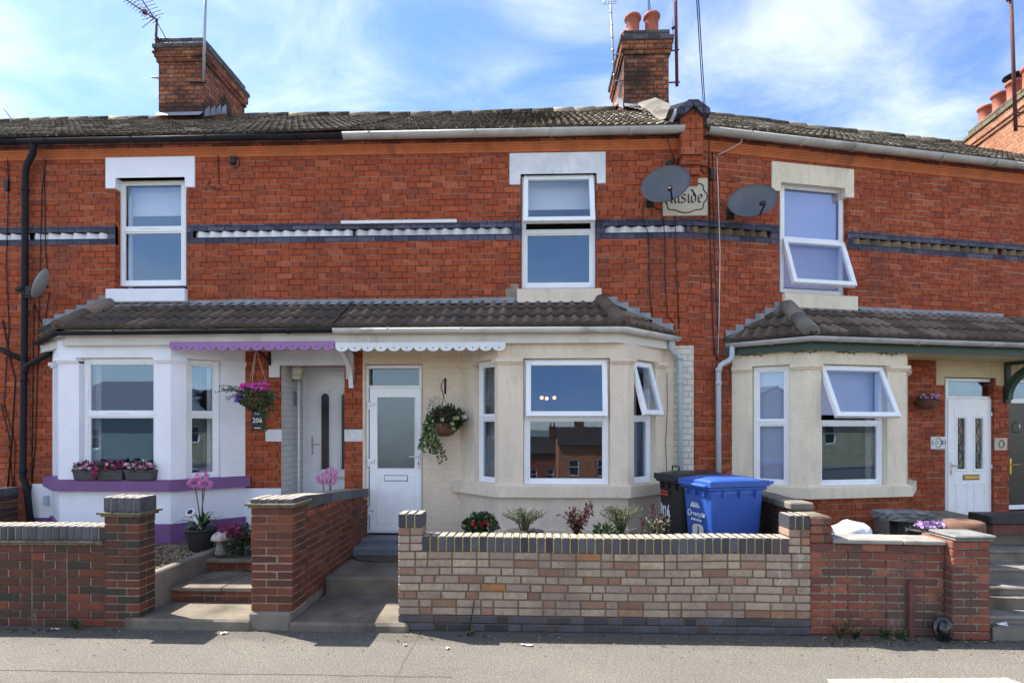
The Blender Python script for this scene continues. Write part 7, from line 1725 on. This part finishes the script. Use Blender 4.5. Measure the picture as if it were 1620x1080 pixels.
# ================================================================== the other side of the street, seen in the panes
M['hall_stone'] = brick_mat('yellow_stone_block', [(0, (.46, .36, .21)), (.5, (.60, .49, .30)), (1, (.70, .60, .40))], (.26, .22, .15), P=.62, S=.36, h=.16, mw=.02, stain=(.2, .16, .1), stain_amt=.4)
M['far_brick'] = brick_mat('bright_orange_brick', [(0, (.46, .13, .06)), (1, (.62, .22, .10))], (.4, .25, .15)); M['brown_roof'] = plain('brown_roof', (.05, .036, .03), .95, .2, 4, .2, spec=.05); M['grey_roof'] = plain('grey_slate_roof', (.16, .16, .165), .7, .2, 8, .3); M['cladding'] = plain('pale_green_cladding', (.36, .41, .38), .6, .08, 3, .1)
def gable_house(label, cx, cy, w_, d_, ze, zr, zg, wm, rm, wins, name='terraced_house', cat='house', chims=(), group='buildings across the street'):
    t = thing(name, label, cat, (cx, cy, zg), group); f = Frame((cx, cy), (-1, 0))        # faces +y, towards our terrace
    b = B(); b.wall(f, -w_ / 2, w_ / 2, zg, ze, 0, .3, [(s - ww / 2, s + ww / 2, z, z + hh) for s, z, ww, hh in wins]); b.box(f, -w_ / 2, w_ / 2, d_ - .3, d_, zg, ze)
    for sg in (-1, 1): b.prism(Frame((cx - sg * w_ / 2, cy), (0, -1)), [(0, zg), (d_, zg), (d_, ze), (d_ / 2, zr), (0, ze)], 0, .01) 
    obj('wall', b, M[wm], t)
    b = B(); b.prism(Frame((cx - w_ / 2 - .1, cy), (0, -1)), [(-.25, ze - .1), (d_ / 2, zr), (d_ + .25, ze - .1), (d_ + .25, ze + .04), (d_ / 2, zr + .16), (-.25, ze + .04)], 0, w_ + .2)
    obj('roof', b, M[rm], t)
    for s, z, ww, hh in wins:
        b = B(); frame_bars(b, f, s - ww / 2, s + ww / 2, z, z + hh, .05, .12, .07); b.box(f, s - ww / 2, s + ww / 2, .055, .11, z + hh * .55, z + hh * .55 + .06); w = obj('window', b, M['upvc'], t)
        b = B(); b.box(f, s - ww / 2 + .05, s + ww / 2 - .05, .09, .1, z, z + hh); obj('pane', b, M['door_dark'], w)
    for s in chims:
        b = B(); b.box(f, s - .45, s + .45, d_ / 2 - .5, d_ / 2 + .5, zr - .6, zr + 1.5); b.box(f, s - .52, s + .52, d_ / 2 - .57, d_ / 2 + .57, zr + 1.2, zr + 1.4); c = obj('chimney', b, M['brick_chimney'], t)
        for k in (-.25, .25): flue_pot(c, f.p(s + k, d_ / 2, zr + 1.48), .13, .45, 10)
    return t
gable_house('long yellow stone hall with grey roof across the street', 32, -17.5, 22, 8, 2.5, 4.6, -1.5, 'hall_stone', 'grey_roof', [(-9.5 + 4.6 * k, .9, .9, 1.1) for k in range(5)], 'stone_hall', 'hall')
gable_house('low pale green shed with grey roof across the street', -17.5, -17.5, 9, 9, 2.55, 4.1, -1.5, 'cladding', 'grey_roof', [(-2, .9, 1.4, 1.0), (2, .9, 1.4, 1.0)], 'shed', 'shed')
gable_house('red brick house with brown roof far down the slope', 6.5, -46, 8, 8, .25, 1.75, -6.5, 'far_brick', 'brown_roof', [(-2.6 + 2.6 * k, -2.6, .9, 1.5) for k in range(3)] + [(-2.6 + 2.6 * k, -5.6, 1.0, 1.6) for k in range(3)], chims=(-2.2, 1.8))
gable_house('smaller red brick house with chimneys farther down the slope', .2, -62, 7, 8, -1.2, .5, -7, 'brick', 'brown_roof', [(-2 + 2 * k, -4.6, .9, 1.4) for k in range(3)], chims=(-2.4, 2.4))
gable_house('pale green clad building down the slope left of the houses', -5.5, -44, 9, 8, -1.0, .4, -6.2, 'cladding', 'grey_roof', [(-2, -3.4, 1.6, 1.2), (2, -3.4, 1.6, 1.2)], 'shed', 'shed')
t = thing('street_lamp', 'dark lamp post on the far pavement', 'street lamp', (-11.9, -13.6, -.02)); b = B(); b.lathe(Vector((-11.9, -13.6, -.02)), [(.14, 0), (.14, 1.2), (.09, 1.3), (.06, 6.5)], 12); obj('post', b, M['grey_pot'], t)
b = B(); b.tube([Vector((-11.9, -13.6, 6.4)), Vector((-11.9, -13.3, 6.7)), Vector((-11.9, -12.6, 6.8))], .04, 8); b.cube(Vector((-11.9, -12.4, 6.8)), (.22, .6, .12), None, .03); obj('lamp_head', b, M['grey_pot'], t)
# ================================================================== age: nothing on this street is ruler-straight
from mathutils import noise as mn
def settle(o, amp, fr_, side=0.0, zref=None):
    b_ = wloc(o); me = o.data
    if me.get('settled'): return
    me['settled'] = 1
    for v in me.vertices:
        w = v.co + b_; k = 1.0 if zref is None else min(1.0, max(0.0, w.z / zref))
        v.co.z += amp * k * mn.noise(Vector((w.x * fr_, w.y * fr_, 3.7)))
        if side: v.co.y += side * k * mn.noise(Vector((w.x * fr_ * 1.7, w.z * 2.1, 9.1)))
for o in list(COL.objects):
    if o.type != 'MESH': continue
    r = o
    while r.parent: r = r.parent
    nm = o.name.split('.')[0]
    if r.name.startswith('garden_wall'): settle(o, .011, 1.1, .012, .6)
    elif r.name.startswith('terraced_house') and nm in ('roof', 'ridge_tiles'): settle(o, .05, .42)
    elif r.name.startswith('terraced_house') and nm == 'gutter': settle(o, .022, .6)
# ================================================================== sky, sun, camera
TO_SUN = Vector((-.683, .30, 1.0)).normalized()
elev = math.asin(TO_SUN.z); az = math.atan2(TO_SUN.x, TO_SUN.y)
wd = bpy.data.worlds.new('World'); SC.world = wd; wd.use_nodes = True
nt = wd.node_tree; bg = nt.nodes['Background']; N = nt.nodes.new; L = nt.links.new
sky = N('ShaderNodeTexSky'); sky.sky_type = 'NISHITA'; sky.sun_disc = False; sky.sun_elevation = elev; sky.sun_rotation = az; sky.air_density = 1.0; sky.dust_density = .6; sky.ozone_density = 2.0
tc = N('ShaderNodeTexCoord'); sx = N('ShaderNodeSeparateXYZ'); L(tc.outputs['Generated'], sx.inputs[0])
def m(op, a, b=None, clamp=False):
    n = N('ShaderNodeMath'); n.operation = op; n.use_clamp = clamp
    for i, v in enumerate((a, b)):
        if v is None: continue
        if isinstance(v, bpy.types.NodeSocket): L(v, n.inputs[i])
        else: n.inputs[i].default_value = v
    return n.outputs[0]
zz_ = m('ADD', m('MAXIMUM', sx.outputs[2], 0.0), .22)
cx_ = m('DIVIDE', sx.outputs[0], zz_); cy_ = m('DIVIDE', sx.outputs[1], zz_)
cb = N('ShaderNodeCombineXYZ'); L(cx_, cb.inputs[0]); L(cy_, cb.inputs[1])
mp = N('ShaderNodeMapping'); mp.inputs['Rotation'].default_value = (0, 0, math.radians(CLOUD_ROT)); mp.inputs['Scale'].default_value = CLOUD_SCALE; mp.inputs['Location'].default_value = CLOUD_LOC
L(cb.outputs[0], mp.inputs[0])
def noise(scale, detail, rough, dist=0.0):
    n = N('ShaderNodeTexNoise'); n.inputs['Scale'].default_value = scale; n.inputs['Detail'].default_value = detail; n.inputs['Roughness'].default_value = rough; n.inputs['Distortion'].default_value = dist
    L(mp.outputs[0], n.inputs['Vector']); return n.outputs[0]
def rng(v, a, b, c, d):
    n = N('ShaderNodeMapRange'); n.interpolation_type = 'SMOOTHSTEP'; L(v, n.inputs[0])
    for i, x in enumerate((a, b, c, d)): n.inputs[i + 1].default_value = x
    return n.outputs[0]
cl = m('ADD', m('MULTIPLY', noise(.75, 4, .5, .3), .62), m('MULTIPLY', noise(2.6, 9, .6, .5), .38))
cov = rng(cl, CLOUD_LO, CLOUD_HI, 0.0, CLOUD_MAX)
hz = rng(sx.outputs[2], -.05, .25, .3, 0.0)
cov = m('MAXIMUM', cov, hz)
mxn = N('ShaderNodeMix'); mxn.data_type = 'RGBA'; L(cov, mxn.inputs[0])
tint = N('ShaderNodeMix'); tint.data_type = 'RGBA'; tint.blend_type = 'MULTIPLY'; tint.inputs[0].default_value = 1.0; L(sky.outputs[0], tint.inputs[6]); tint.inputs[7].default_value = SKY_TINT
south = rng(sx.outputs[1], -.35, .35, 0.0, 1.0)
tcol = N('ShaderNodeMix'); tcol.data_type = 'RGBA'; L(south, tcol.inputs[0]); tcol.inputs[6].default_value = NORTH_TINT; tcol.inputs[7].default_value = SKY_TINT; L(tcol.outputs[2], tint.inputs[7])  # unseen sky behind the camera brighter and warmer, as added facade fill
L(tint.outputs[2], mxn.inputs[6]); mxn.inputs[7].default_value = CLOUD_COL
L(mxn.outputs[2], bg.inputs[0]); bg.inputs[1].default_value = SKY_STR
sun = bpy.data.lights.new('sun', 'SUN'); sun.energy = SUN_STR; sun.angle = math.radians(.5); sun.color = (1.0, .95, .86)
so = bpy.data.objects.new('sun', sun); COL.objects.link(so); so.rotation_euler = TO_SUN.to_track_quat('Z', 'Y').to_euler(); so.location = (0, 0, 30)
cam = bpy.data.cameras.new('camera'); co = bpy.data.objects.new('camera', cam); COL.objects.link(co)
co.location = CAM; co.rotation_euler = (math.pi / 2, 0, YAW)
cam.sensor_width = 36; cam.lens = 36 * F / 1620; cam.shift_y = (HY - 540) / 1620; cam.clip_end = 6000; cam.clip_start = .05
SC.camera = co
SC.view_settings.view_transform = 'Standard'; SC.view_settings.look = 'None'; SC.view_settings.exposure = EXPOSURE; SC.view_settings.gamma = 1
SC.cycles.use_denoising = True; SC.cycles.use_light_tree = False; SC.cycles.max_bounces = 8; SC.cycles.transparent_max_bounces = 12; SC.cycles.diffuse_bounces = 4
SC.cycles.sample_clamp_indirect = 6
